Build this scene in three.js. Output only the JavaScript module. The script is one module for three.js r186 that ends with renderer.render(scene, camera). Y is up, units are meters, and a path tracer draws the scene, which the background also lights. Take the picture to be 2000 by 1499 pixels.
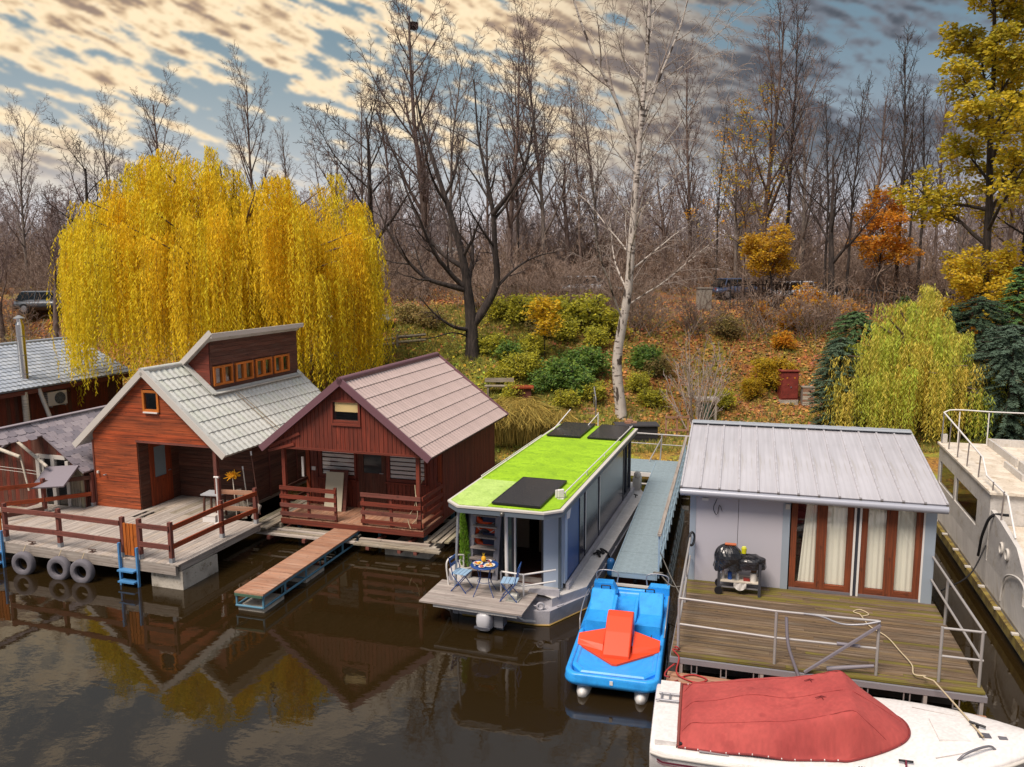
import * as THREE from 'three';
import { mergeGeometries } from 'three/addons/utils/BufferGeometryUtils.js';
import { RoundedBoxGeometry } from 'three/addons/geometries/RoundedBoxGeometry.js';

// ---------- camera, sky, sun, exposure ----------
const scene = new THREE.Scene();
const VIEW_YAW = 0.30;
const camera = new THREE.PerspectiveCamera(51.7, 1024 / 767, 0.1, 1500);
camera.position.set(0, 8.2, 0);
camera.rotation.order = 'YXZ';
camera.rotation.set(-0.1429, VIEW_YAW, -0.0043);
const renderer = new THREE.WebGLRenderer();
renderer.toneMapping = THREE.LinearToneMapping;
renderer.toneMappingExposure = 2.05;
renderer.shadowMap.enabled = true;

const clamp = (x, a = 0, b = 1) => Math.min(b, Math.max(a, x)), lerp = (a, b, t) => a + (b - a) * t;
const smooth = (a, b, x) => { const t = clamp((x - a) / (b - a)); return t * t * (3 - 2 * t); };
const mix3 = (a, b, t) => [lerp(a[0], b[0], t), lerp(a[1], b[1], t), lerp(a[2], b[2], t)];
function rng(seed) { let s = seed | 0; return () => { s = (s + 0x6d2b79f5) | 0; let t = Math.imul(s ^ (s >>> 15), 1 | s); t = (t + Math.imul(t ^ (t >>> 7), 61 | t)) ^ t; return ((t ^ (t >>> 14)) >>> 0) / 4294967296; }; }
const PERM = new Float32Array(65536); { const r = rng(11); for (let i = 0; i < 65536; i++) PERM[i] = r(); }
const h2 = (x, y, s) => PERM[(Math.imul(x, 374761) ^ Math.imul(y, 668265) ^ Math.imul(s + 7, 982451)) & 65535];
// value noise, optional wrap
function vn(x, y, s = 0, px = 0, py = 0) {
  let xi = Math.floor(x), yi = Math.floor(y); const fx = x - xi, fy = y - yi, u = fx * fx * (3 - 2 * fx), v = fy * fy * (3 - 2 * fy);
  let x1 = xi + 1, y1 = yi + 1;
  if (px) { xi = ((xi % px) + px) % px; x1 = ((x1 % px) + px) % px; } if (py) { yi = ((yi % py) + py) % py; y1 = ((y1 % py) + py) % py; }
  const a = h2(xi, yi, s), b = h2(x1, yi, s), c = h2(xi, y1, s), d = h2(x1, y1, s);
  return a + (b - a) * u + (c - a) * v + (a - b - c + d) * u * v;
}
function fbm(x, y, o, s = 0) { let f = 0, a = 0.5, t = 0; for (let i = 0; i < o; i++) { f += a * vn(x, y, s + i * 17); t += a; a *= 0.5; x = x * 2.03 + 5.1; y = y * 2.03 + 3.7; } return f / t; }

// The sky: a late autumn afternoon, sloping bands of altocumulus, gold towards the low sun, slate grey away from it.
{
  const W = 3072, Hh = 1536, data = new Float32Array(W * Hh * 4), SKY = 0.54, SHIFT = 9.2;
  const sunsetAz = -VIEW_YAW - 0.40, lo = Math.floor(Hh * 0.497);         // azimuth, clockwise from -z
  const ZEN = [0.52, 0.57, 0.66], BLUE = [0.10, 0.20, 0.28], TEAL = [0.52, 0.60, 0.53], PALE = [0.84, 0.75, 0.80];
  const wrap = (a) => { while (a > Math.PI) a -= 2 * Math.PI; while (a < -Math.PI) a += 2 * Math.PI; return a; };
  const S = 8, GW = W / S + 2, GH = Math.ceil((Hh - lo) / S) + 2, gw = new Float32Array(GW * GH), gb = new Float32Array(GW * GH), gg = new Float32Array(GW * GH);
  const coarse = (x, y) => { const wx = fbm(x * 0.07, y * 0.14, 3, 90) - 0.5, zx = x * 0.95 - y * 0.30, zy = x * 0.30 + y * 0.95; return [wx, fbm(zx * 0.03 + wx * 0.6, zy * 0.21 + wx * 0.8 + SHIFT, 3, 3), fbm(x * 0.055 + 4.4, y * 0.11 + 1.3, 4, 70)]; };
  for (let j = 0; j < GH; j++) for (let i = 0; i < GW; i++) { const az = wrap(((i * S + 0.5) / W - 0.5) * 2 * Math.PI + Math.PI / 2), y = ((lo + j * S + 0.5) / Hh - 0.5) * 180; let q = coarse(az * 57.2958, y); if (Math.abs(az) > 2.6) { const t = smooth(2.6, Math.PI, Math.abs(az)) * 0.5, o = coarse((az > 0 ? az - 2 * Math.PI : az + 2 * Math.PI) * 57.2958, y); q = q.map((v, k) => lerp(v, o[k], t)); } const k = j * GW + i; gw[k] = q[0]; gb[k] = q[1]; gg[k] = q[2]; }
  const bil = (g, x, y) => { const i = Math.floor(x), j = Math.floor(y), u = x - i, v = y - j, k = j * GW + i; return lerp(lerp(g[k], g[k + 1], u), lerp(g[k + GW], g[k + GW + 1], u), v); };
  for (let j = 0; j < Hh; j++) {
    const eld = ((j + 0.5) / Hh - 0.5) * 180, oct = eld < 30 ? 5 : 3, low = Math.exp(-Math.max(eld, 0) / 5.0), mid = Math.exp(-Math.max(eld - 2, 0) / 8), fadeLow = smooth(3.0, 9.5, eld), hi = smooth(17, 45, eld);
    for (let i = 0; i < W; i++) {
      const k = (j * W + i) * 4; let c;
      if (j < lo) c = [0.34, 0.31, 0.30];
      else {
        const az = wrap(((i + 0.5) / W - 0.5) * 2 * Math.PI + Math.PI / 2), toSun = 0.5 + 0.5 * Math.cos(az - sunsetAz), warm = Math.pow(toSun, 8), x = az * 57.2958, y = eld;
        const fx = i / S, fy = (j - lo) / S, wx = bil(gw, fx, fy), band = bil(gb, fx, fy), big = bil(gg, fx, fy), zx = x * 0.95 - y * 0.30, zy = x * 0.30 + y * 0.95;
        const puff = fbm(zx * 0.36 + wx * 3, zy * 1.5 + wx * 3, oct, 40);
        c = mix3(BLUE, ZEN, smooth(14, 60, eld)); c = mix3(c, TEAL, mid * (0.15 + 0.75 * warm)); c = mix3(c, PALE, clamp(low * 1.25));
        const gold = smooth(0.30, 0.80, warm), fine = oct > 3 ? fbm(zx * 1.0 + wx * 4, zy * 3.6 + 3, 3, 55) : 0.5;
        const dens = (band - 0.5) * 2.5 + (puff - 0.5) * 1.7 + (big - 0.5) * 1.1 + (fine - 0.5) * 0.85 + 0.04 + 0.10 * smooth(0.75, 0.98, warm) + 0.40 * (1 - gold);
        const cover = smooth(-0.12, lerp(0.34, 0.26, gold), dens) * fadeLow, thick = smooth(lerp(0.12, 0.34, gold), lerp(0.9, 1.15, gold), dens + (fine - 0.5) * 0.7);
        const rim = mix3([0.17, 0.185, 0.22], mix3([1.0, 0.80, 0.53], [1.0, 0.62, 0.27], thick), gold), core = mix3([0.075, 0.085, 0.105], [0.25, 0.19, 0.17], gold);
        let cc = mix3(rim, core, clamp(thick * 1.05) * lerp(1, 0.9, gold)); cc = mix3(cc, [0.74, 0.74, 0.80], hi * 0.8);  // high cloud above the view is brightened as added fill for shaded walls
        c = mix3(c, cc, cover * 0.96);
      }
      data[k] = c[0] * SKY; data[k + 1] = c[1] * SKY; data[k + 2] = c[2] * SKY; data[k + 3] = 1;
    }
  }
  const sky = new THREE.DataTexture(data, W, Hh, THREE.RGBAFormat, THREE.FloatType);
  sky.mapping = THREE.EquirectangularReflectionMapping; sky.magFilter = THREE.LinearFilter; sky.minFilter = THREE.LinearFilter; sky.needsUpdate = true;
  scene.background = sky; scene.environment = sky;
}
const sun = new THREE.DirectionalLight(0xfff0e2, 2.2);
sun.position.set(-22, 60, 12); sun.target.position.set(-6, 0, -24);
sun.castShadow = true; sun.shadow.radius = 45; sun.shadow.mapSize.set(2048, 2048);
Object.assign(sun.shadow.camera, { left: -60, right: 60, top: 60, bottom: -60, near: 1, far: 200 });
scene.add(sun, sun.target);

// ---------- helpers ----------
const R = rng(2024), V3 = (x, y, z) => new THREE.Vector3(x, y, z);
const used = new Map();
function numbered(n) { const k = used.get(n) || 0; used.set(n, k + 1); return k ? `${n}_${String(k).padStart(3, '0')}` : n; }
function tag(o, label, category, group, kind) { o.userData.label = label; if (category) o.userData.category = category; if (group) o.userData.group = group; if (kind) o.userData.kind = kind; return o; }
function T(name, label, category, pos = [0, 0, 0], ry = 0, group) { const g = new THREE.Group(); g.name = numbered(name); g.position.set(...pos); g.rotation.y = ry; scene.add(g); return tag(g, label, category, group); }
function P(parent, name, geo, mat, label) { const m = new THREE.Mesh(geo, mat); m.name = name; m.castShadow = m.receiveShadow = true; parent.add(m); if (label) m.userData.label = label; return m; }
function top(name, geo, mat, label, category, pos, ry, group, kind) { const m = P(scene, numbered(name), geo, mat); if (pos) m.position.set(...pos); if (ry) m.rotation.y = ry; return tag(m, label, category, group, kind); }
function copyOf(o, pos, ry, s, label, group) { const c = o.clone(); c.name = numbered(o.name.replace(/_\d{3}$/, '')); c.userData = { ...o.userData }; if (label) c.userData.label = label; if (group) c.userData.group = group; c.position.set(...pos); c.rotation.y = ry || 0; if (s) c.scale.set(...(Array.isArray(s) ? s : [s, s, s])); scene.add(c); return c; }

const ni = (g) => { const q = g.index ? g.toNonIndexed() : g; for (const k of Object.keys(q.attributes)) if (!['position', 'normal', 'uv'].includes(k)) q.deleteAttribute(k); return q; };
const merge = (a) => mergeGeometries(a.map(ni), false);
// box with uv in metres, grain (u) along the longest side
function box(w, h, d, x = 0, y = 0, z = 0, jit = true) {
  const g = new THREE.BoxGeometry(w, h, d), p = g.attributes.position, uv = g.attributes.uv, n = g.attributes.normal;
  const long = w >= h && w >= d ? 0 : h >= d ? 1 : 2, ou = jit ? R() * 9 : 0, ov = jit ? R() * 9 : 0;
  for (let i = 0; i < p.count; i++) {
    const c = [p.getX(i), p.getY(i), p.getZ(i)], ax = Math.abs(n.getX(i)) > 0.5 ? 0 : Math.abs(n.getY(i)) > 0.5 ? 1 : 2;
    let a = [0, 1, 2].filter((q) => q !== ax); if (a[1] === long) a = [a[1], a[0]];
    uv.setXY(i, c[a[0]] + ou, c[a[1]] + ov);
  }
  g.translate(x, y, z); return g;
}
// box given by its two corners
const bx = (x0, x1, y0, y1, z0, z1) => box(Math.abs(x1 - x0), Math.abs(y1 - y0), Math.abs(z1 - z0), (x0 + x1) / 2, (y0 + y1) / 2, (z0 + z1) / 2);
const UPV = V3(0, 1, 0);
function orient(g, a, b) { const d = V3(b[0] - a[0], b[1] - a[1], b[2] - a[2]), q = new THREE.Quaternion().setFromUnitVectors(UPV, d.clone().normalize()); g.applyQuaternion(q); g.translate((a[0] + b[0]) / 2, (a[1] + b[1]) / 2, (a[2] + b[2]) / 2); return g; }
const dist = (a, b) => Math.hypot(b[0] - a[0], b[1] - a[1], b[2] - a[2]);
function cyl(a, b, r, r2 = r, seg = 8) { return orient(new THREE.CylinderGeometry(r2, r, dist(a, b), seg), a, b); }
// rectangular bar between two points; w across (level), h upright
function beam(a, b, w, h) {
  const d = V3(b[0] - a[0], b[1] - a[1], b[2] - a[2]), L = d.length(), g = box(L, h, w); d.normalize();
  const side = Math.abs(d.y) > 0.98 ? V3(0, 0, 1) : V3(0, 1, 0).cross(d).multiplyScalar(-1).normalize(), up = side.clone().cross(d).normalize();
  if (Math.abs(d.y) <= 0.98 && up.y < 0) { up.multiplyScalar(-1); side.multiplyScalar(-1); }
  const m = new THREE.Matrix4().makeBasis(d, up, d.clone().cross(up)); g.applyMatrix4(m); g.translate((a[0] + b[0]) / 2, (a[1] + b[1]) / 2, (a[2] + b[2]) / 2); return g;
}
function tube(pts, r, seg = 6, n, closed = false) { const c = new THREE.CatmullRomCurve3(pts.map((p) => V3(...p)), closed, 'centripetal'); return new THREE.TubeGeometry(c, n || pts.length * 5, r, seg, closed); }
const pipes = (list, r, seg = 7) => merge(list.map(([a, b]) => cyl(a, b, r, r, seg)));
// prism of a convex outline (x, y) between z0 and z1; uv in metres
function prism(pts, z0, z1, swap = false) {
  let area = 0; pts.forEach((p, i) => { const q = pts[(i + 1) % pts.length]; area += p[0] * q[1] - q[0] * p[1]; }); if (area < 0) pts = pts.slice().reverse();
  const pos = [], uv = [], ou = R() * 9, ov = R() * 9, put = (x, y, z, u, v) => { pos.push(x, y, z); uv.push((swap ? v : u) + ou, (swap ? u : v) + ov); };
  const zf = Math.max(z0, z1), zb = Math.min(z0, z1), n = pts.length;
  for (let i = 1; i < n - 1; i++) { for (const q of [pts[0], pts[i], pts[i + 1]]) put(q[0], q[1], zf, q[0], q[1]); for (const q of [pts[0], pts[i + 1], pts[i]]) put(q[0], q[1], zb, q[0], q[1]); }
  for (let i = 0; i < n; i++) { const a = pts[i], b = pts[(i + 1) % n]; const f = (q, z) => put(q[0], q[1], z, q[0] + (z - zf) * 0.7, q[1] + (z - zf) * 0.7); f(a, zb); f(b, zb); f(b, zf); f(a, zb); f(b, zf); f(a, zf); }
  const g = new THREE.BufferGeometry(); g.setAttribute('position', new THREE.Float32BufferAttribute(pos, 3)); g.setAttribute('uv', new THREE.Float32BufferAttribute(uv, 2)); g.computeVertexNormals(); return g;
}
// a loft through closed rings of equal length; caps optional
function loft(rings, capA = true, capB = true) {
  const n = rings[0].length, pos = [], uv = [], idx = [];
  rings.forEach((r, j) => r.forEach((p, i) => { pos.push(...p); uv.push(p[0] + p[2] * 0.3, p[1] + p[2]); }));
  for (let j = 0; j < rings.length - 1; j++) for (let i = 0; i < n; i++) { const a = j * n + i, b = j * n + (i + 1) % n, c = a + n, d = b + n; idx.push(a, b, d, a, d, c); }
  const cap = (j, f) => { const c = [0, 0, 0]; rings[j].forEach((p) => p.forEach((v, k) => (c[k] += v / n))); const s = pos.length / 3; pos.push(...c); uv.push(c[0], c[1]); for (let i = 0; i < n; i++) { const a = j * n + i, b = j * n + (i + 1) % n; f ? idx.push(s, b, a) : idx.push(s, a, b); } };
  if (capA) cap(0, true); if (capB) cap(rings.length - 1, false);
  const g = new THREE.BufferGeometry(); g.setAttribute('position', new THREE.Float32BufferAttribute(pos, 3)); g.setAttribute('uv', new THREE.Float32BufferAttribute(uv, 2)); g.setIndex(idx); g.computeVertexNormals(); return g;
}
const flat = (g) => { const q = ni(g); q.computeVertexNormals(); return q; };
// open surface from a grid of points
function sheet(grid, uvScale = 1) {
  const pos = [], uv = [], idx = [], w = grid[0].length; grid.forEach((row) => row.forEach((p) => { pos.push(p[0], p[1], p[2]); uv.push(p[3] ?? p[0] * uvScale, p[4] ?? p[2] * uvScale); }));
  for (let j = 0; j < grid.length - 1; j++) for (let i = 0; i < w - 1; i++) { const a = j * w + i; idx.push(a, a + 1, a + w + 1, a, a + w + 1, a + w); }
  const g = new THREE.BufferGeometry(); g.setAttribute('position', new THREE.Float32BufferAttribute(pos, 3)); g.setAttribute('uv', new THREE.Float32BufferAttribute(uv, 2)); g.setIndex(idx); g.computeVertexNormals(); return g;
}

// ---------- textures ----------
function tex(n, fn, srgb = true, ru = 1, rv = ru, m = n) {
  const d = new Uint8Array(n * m * 4);
  for (let j = 0; j < m; j++) for (let i = 0; i < n; i++) { const c = fn(i / n, j / m), k = (j * n + i) * 4; d[k] = clamp(c[0], 0, 255); d[k + 1] = clamp(c[1], 0, 255); d[k + 2] = clamp(c[2], 0, 255); d[k + 3] = 255; }
  const t = new THREE.DataTexture(d, n, m); t.wrapS = t.wrapT = THREE.RepeatWrapping; t.magFilter = THREE.LinearFilter; t.minFilter = THREE.LinearMipmapLinearFilter; t.generateMipmaps = true;
  if (srgb) t.colorSpace = THREE.SRGBColorSpace; t.repeat.set(1 / ru, 1 / rv); t.needsUpdate = true; return t;
}
// tiling fractal noise on the unit square
function pf(u, v, fu, fv, o = 4, s = 0) { let f = 0, a = 0.5, t = 0; for (let i = 0; i < o; i++) { f += a * vn(u * fu, v * fv, s + i * 13, fu, fv); t += a; a *= 0.5; fu *= 2; fv *= 2; } return f / t; }
const hex = (h) => [(h >> 16) & 255, (h >> 8) & 255, h & 255];
// grain along u; tile 2 m by 0.6 m; amt = contrast, wx = weathering to grey
function woodTex(c, amt, seed, wx = 0, knots = 0.5) {
  c = hex(c);
  return tex(512, (u, v) => {
    const g = pf(u, v, 3, 40, 4, seed), g2 = pf(u, v, 10, 120, 2, seed + 50), blot = pf(u, v, 4, 5, 4, seed + 90), kn = smooth(0.74, 0.86, pf(u, v, 14, 12, 2, seed + 130)) * knots;
    let k = 1 + amt * ((g - 0.5) * 1.5 + (g2 - 0.5) * 0.7) + (blot - 0.5) * 0.55 * amt - kn * 0.4;
    let q = [c[0] * k, c[1] * k, c[2] * k]; if (wx) { const w = clamp(wx * smooth(0.35, 0.75, blot * 0.6 + g * 0.4) * 1.5), gy = (q[0] + q[1] + q[2]) / 3 * 1.02; q = mix3(q, [gy * 1.03, gy, gy * 0.95], w); } return q;
  }, true, 2, 0.6);
}
function blotTex(c1, c2, f, o, seed, size, spots = 0, c3 = c2) {
  c1 = hex(c1); c2 = hex(c2); c3 = hex(c3);
  return tex(512, (u, v) => { const a = smooth(0.3, 0.7, pf(u, v, f, f, o, seed)); let c = mix3(c1, c2, a); if (spots) c = mix3(c, c3, smooth(0.62, 0.78, pf(u, v, f * 3, f * 3, 4, seed + 31)) * spots); const n = 1 + (pf(u, v, f * 16, f * 16, 2, seed + 77) - 0.5) * 0.12; return [c[0] * n, c[1] * n, c[2] * n]; }, true, size);
}
const grainBump = tex(256, (u, v) => { const g = 255 * pf(u, v, 3, 40, 4, 5); return [g, g, g]; }, false, 1.5, 0.5);
const roughBump = tex(256, (u, v) => { const g = 255 * pf(u, v, 16, 16, 5, 6); return [g, g, g]; }, false, 1);
const M = (o) => new THREE.MeshStandardMaterial({ roughness: 0.75, metalness: 0, ...o });
const solid = (c, rough = 0.6, metal = 0, x = {}) => M({ color: c, roughness: rough, metalness: metal, ...x });
// a few board tones that share one grain
function woodSet(c, amt, seed, tones, o = {}, wx = 0, knots = 0.5) { const map = woodTex(c, amt, seed, wx, knots); return tones.map((t) => { const m = M({ map, bumpMap: grainBump, bumpScale: 0.004, roughness: 0.8, ...o }); m.color.setRGB(...(Array.isArray(t) ? t : [t, t, t])); return m; }); }
const pick = (a) => a[Math.floor(R() * a.length) % a.length];

const W = {
  orange: woodSet(0x944724, 0.5, 1, [1, 0.9, 1.08, [1.05, 0.92, 0.85], 0.82], { roughness: 0.62 }),
  red: woodSet(0x6f3020, 0.40, 2, [1, 0.9, 1.1, [1.06, 0.95, 0.9], 0.84], { roughness: 0.62 }),
  dark: woodSet(0x5b3426, 0.5, 3, [1, 0.85, 1.15, 0.72], {}, 0.25),  // brown darkened with the shade on the orange cabin's side wall
  deck: woodSet(0xa79c92, 0.30, 4, [1, 0.93, 1.05, 0.86, [1.02, 0.98, 0.92]], { roughness: 0.85 }, 0.4),
  mossy: woodSet(0x6c5740, 0.55, 5, [1, 0.86, 1.12, 0.74, [1.02, 1.0, 0.86]], { roughness: 0.85 }, 0.35),
  rail: woodSet(0x6d3d33, 0.35, 6, [1, 0.9, 1.1]), railOrange: woodSet(0x923f1a, 0.35, 7, [1, 0.92]), gate: woodSet(0xac5c1a, 0.35, 8, [1, 0.92, 1.08]),
  gang: woodSet(0xa8785c, 0.32, 9, [1, 0.92, 1.07, [0.98, 1, 1.02], 0.86], {}, 0.25), old: woodSet(0x8d8270, 0.45, 12, [1, 0.85, 1.12, [1, 1.02, 0.86]], {}, 0.4),
  pale: woodSet(0xc9c0b0, 0.22, 13, [1, 0.93]), amber: woodSet(0xb9681d, 0.35, 14, [1, 0.93]), door: woodSet(0x853816, 0.35, 15, [1]), frame: woodSet(0x6e361a, 0.4, 16, [1, 0.93, 1.06]), plat: woodSet(0x9a8f88, 0.3, 17, [1, 0.93, 1.06, 0.88], {}, 0.3),
};
const glass = new THREE.MeshPhysicalMaterial({ color: 0xffffff, roughness: 0.02, transmission: 1, thickness: 0, ior: 1.5 });
const white = solid(0xd9d6d2, 0.5), offWhite = solid(0xc4bfb7, 0.55), black = solid(0x17171a, 0.5), steel = solid(0x9a9a9e, 0.42, 0.55), galv = M({ map: blotTex(0x9aa0a6, 0xb0b4b8, 6, 4, 21, 1), roughness: 0.45, metalness: 0.45 });
const blueSteel = solid(0x4f7c92, 0.55), rope = solid(0xb9a98a, 0.9), redRope = solid(0xa03030, 0.85), blackRope = solid(0x1a191c, 0.85);
const concrete = M({ map: blotTex(0xa39c90, 0xbab3a6, 5, 5, 22, 1.5, 0.7, 0x7d7460), bumpMap: roughBump, bumpScale: 0.01, roughness: 0.92 });

// one straight run of boards on a wall face (local z = 0 is the face): along = 'x' level boards, 'y' upright boards
function boards(wall, mats, o) {
  const { s0, s1, step, lo, hi, holes = [], t = 0.022, along = 'x', gap = 0.006, name = 'board' } = o, n = Math.max(1, Math.round((s1 - s0) / step)), st = (s1 - s0) / n;
  for (let i = 0; i < n; i++) {
    const a = s0 + i * st + gap / 2, b = s0 + (i + 1) * st - gap / 2, m = (a + b) / 2; let runs = [[[lo(a), lo(b)], [hi(a), hi(b)]]];
    for (const [x0, x1, y0, y1] of holes) { const [u0, u1, v0, v1] = along === 'x' ? [x0, x1, y0, y1] : [y0, y1, x0, x1]; if (m < v0 || m > v1) continue; runs = runs.flatMap(([L, H]) => { const out = []; if (L[0] < u0) out.push([L, [Math.min(H[0], u0), Math.min(H[1], u0)]]); if (H[0] > u1) out.push([[Math.max(L[0], u1), Math.max(L[1], u1)], H]); return out; }); }
    for (const [L, H] of runs) {
      if (H[0] - L[0] < 0.02 && H[1] - L[1] < 0.02) continue; const w = [Math.max(H[0], L[0]), Math.max(H[1], L[1])];
      const q = along === 'x' ? [[L[0], a], [w[0], a], [w[1], b], [L[1], b]] : [[a, L[0]], [b, L[1]], [b, w[1]], [a, w[0]]];
      P(wall, name, prism(q, 0, t + R() * 0.004, along !== 'x'), pick(mats));
    }
  }
}
// a wall: backing slab behind z = 0 with outline pts, turned about y
function holed(pts, holes, th) { const s = new THREE.Shape(pts.map((p) => new THREE.Vector2(...p))); for (const [x0, x1, y0, y1] of holes) s.holes.push(new THREE.Path([[x0, y0], [x1, y0], [x1, y1], [x0, y1]].map((p) => new THREE.Vector2(...p)))); return new THREE.ExtrudeGeometry(s, { depth: th - 0.004, bevelEnabled: false }).translate(0, 0, -th); }
function wallPart(parent, name, pts, mat, pos, ry = 0, th = 0.08, holes) { const m = P(parent, name, holes ? holed(pts, holes, th) : prism(pts, -th, -0.004), mat); m.position.set(...pos); m.rotation.y = ry; return m; }
// a roof slope whose frame runs x along the eave, y up the slope, z outward
function slopePart(parent, name, mat, o, xd, yd, len, up, th = 0.05) { const m = P(parent, name, box(len, up, th, len / 2, up / 2, -th / 2 - 0.002), mat), X = V3(...xd).normalize(), Y = V3(...yd).normalize(); m.quaternion.setFromRotationMatrix(new THREE.Matrix4().makeBasis(X, Y, X.clone().cross(Y))); m.position.set(...o); return m; }
// pressed roof tile: one wave wide, lifted at its lower edge
function tileGeo(w, l, amp, lip, n = 6) {
  const pos = [], uv = [], zt = (i) => amp * (0.5 - 0.5 * Math.cos((i / n) * 2 * Math.PI)), pt = (i, k) => (k === 0 ? [w * i / n, -0.012 * (zt(i) / amp), 0] : k === 1 ? [w * i / n, -0.012 * (zt(i) / amp), zt(i) + lip] : [w * i / n, l + 0.02, zt(i) * 0.9 + 0.003]);
  for (let i = 0; i < n; i++) for (let k = 0; k < 2; k++) { const a = pt(i, k), b = pt(i + 1, k), c = pt(i + 1, k + 1), d = pt(i, k + 1); for (const q of [a, b, c, a, c, d]) { pos.push(...q); uv.push(q[0], q[1]); } }
  const g = new THREE.BufferGeometry(); g.setAttribute('position', new THREE.Float32BufferAttribute(pos, 3)); g.setAttribute('uv', new THREE.Float32BufferAttribute(uv, 2)); g.computeVertexNormals(); return g;
}
function tiles(slope, geo, mats, w, row, cols, rows, keep = () => true, name = 'tile') { for (let r = 0; r < rows; r++) for (let c = 0; c < cols; c++) if (keep(c * w + w / 2, r * row + row / 2)) { const m = P(slope, name, geo, pick(mats)); m.position.set(c * w, r * row, 0.002); } }
function tilesMerged(slope, geo, mat, w, row, cols, rows) { const a = []; for (let r = 0; r < rows; r++) for (let c = 0; c < cols; c++) a.push(geo.clone().translate(c * w, r * row, 0.002)); const m = P(slope, 'tile_field', merge(a), mat); m.userData.kind = 'stuff'; }

// ---------- ground, bank and water ----------
const CA = Math.cos(VIEW_YAW), SA = Math.sin(VIEW_YAW);
const site = (b, d) => { const cx = b * d; return [cx * CA - d * SA, -(cx * SA + d * CA)]; };   // bearing (tangent) and distance out from the river's middle
const PROF = [[20, 0.35], [33, 0.55], [36, 1.45], [38, 2.5], [40, 3.75], [43, 5.0], [47, 5.85], [52, 6.35], [60, 6.8], [90, 7.1], [400, 7.1]];
function ground(x, z) {
  const d = -x * SA - z * CA, cx = x * CA - z * SA, e = d - 3.5 * smooth(-2, 12, cx);
  let y = PROF[PROF.length - 1][1]; for (let i = 0; i < PROF.length - 1; i++) if (e < PROF[i + 1][0]) { const t = clamp((e - PROF[i][0]) / (PROF[i + 1][0] - PROF[i][0])); y = lerp(PROF[i][1], PROF[i + 1][1], t); break; }
  const v = -z; y = Math.min(y, 0.15 + (v - 31.9) * 0.75); y += (fbm(x * 0.35, z * 0.35, 3, 5) - 0.5) * 0.5 * smooth(33, 38, v) + (fbm(x * 0.06, z * 0.06, 2, 8) - 0.5) * 0.8 * smooth(50, 70, v);
  return v < 31.4 ? -0.6 : y;
}
{
  const groundTex = tex(1024, (u, v) => {
    const a = pf(u, v, 6, 6, 4, 61), b = pf(u, v, 40, 40, 3, 62), c = pf(u, v, 120, 120, 2, 63);
    let q = mix3([118, 88, 52], [108, 106, 48], smooth(0.4, 0.6, a)); q = mix3(q, [70, 50, 34], smooth(0.52, 0.7, b) * 0.7); q = mix3(q, [168, 132, 62], smooth(0.6, 0.75, c) * 0.8); return q;
  }, true, 6);
  const xs = [], zs = []; for (let x = -220; x < -60; x += 10) xs.push(x); for (let x = -60; x <= 40; x += 0.7) xs.push(x); for (let x = 50; x <= 220; x += 10) xs.push(x);
  for (let v = 31.2; v < 66; v += 0.6) zs.push(-v); for (let v = 68; v < 120; v += 4) zs.push(-v); for (let v = 130; v < 460; v += 30) zs.push(-v);
  const g = sheet(zs.map((z) => xs.map((x) => [x, ground(x, z), z]))); const p = g.attributes.position, col = [];
  for (let i = 0; i < p.count; i++) {
    const x = p.getX(i), z = p.getZ(i), cx = x * CA - z * SA, d = -x * SA - z * CA, n = fbm(x * 0.5, z * 0.5, 3, 33);
    const grass = clamp(smooth(5, 1, cx) * smooth(-8, -4, cx) * smooth(47, 41, d) + smooth(40, 36, d) * 0.7 + (n - 0.5) * 1.6), c = mix3([1.35, 0.92, 0.66], [1.45, 1.65, 0.75], grass); col.push(...c);
  }
  g.setAttribute('color', new THREE.Float32BufferAttribute(col, 3));
  const m = top('ground', g, M({ map: groundTex, bumpMap: roughBump, bumpScale: 0.05, roughness: 0.95, vertexColors: true }), 'grassy bank strewn with fallen leaves rising behind the moored boats'); m.userData.kind = 'structure';
  // bank edging of old boards and stones
  const wt = tex(1024, (u, v) => { const a = pf(u, v, 20, 34, 4, 71), b = pf(u, v, 9, 14, 3, 74), k = 255 * clamp(0.35 + (a - 0.5) * 0.55 + (b - 0.5) * 0.6); return [k, k, k]; }, false, 4.5);
  const water = new THREE.MeshPhysicalMaterial({ color: 0x2a1b0c, roughness: 0.025, ior: 1.5, bumpMap: wt, bumpScale: 0.0016 }); water.color.setRGB(0.019, 0.0115, 0.0036);
  const wg = sheet([[[-300, 0, 120], [300, 0, 120]], [[-300, 0, -33.2], [300, 0, -33.2]]]); const wm = top('river_water', wg, water, 'dark brown still river water'); wm.userData.kind = 'structure';
}

let greyTile0, tyreM;

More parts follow.
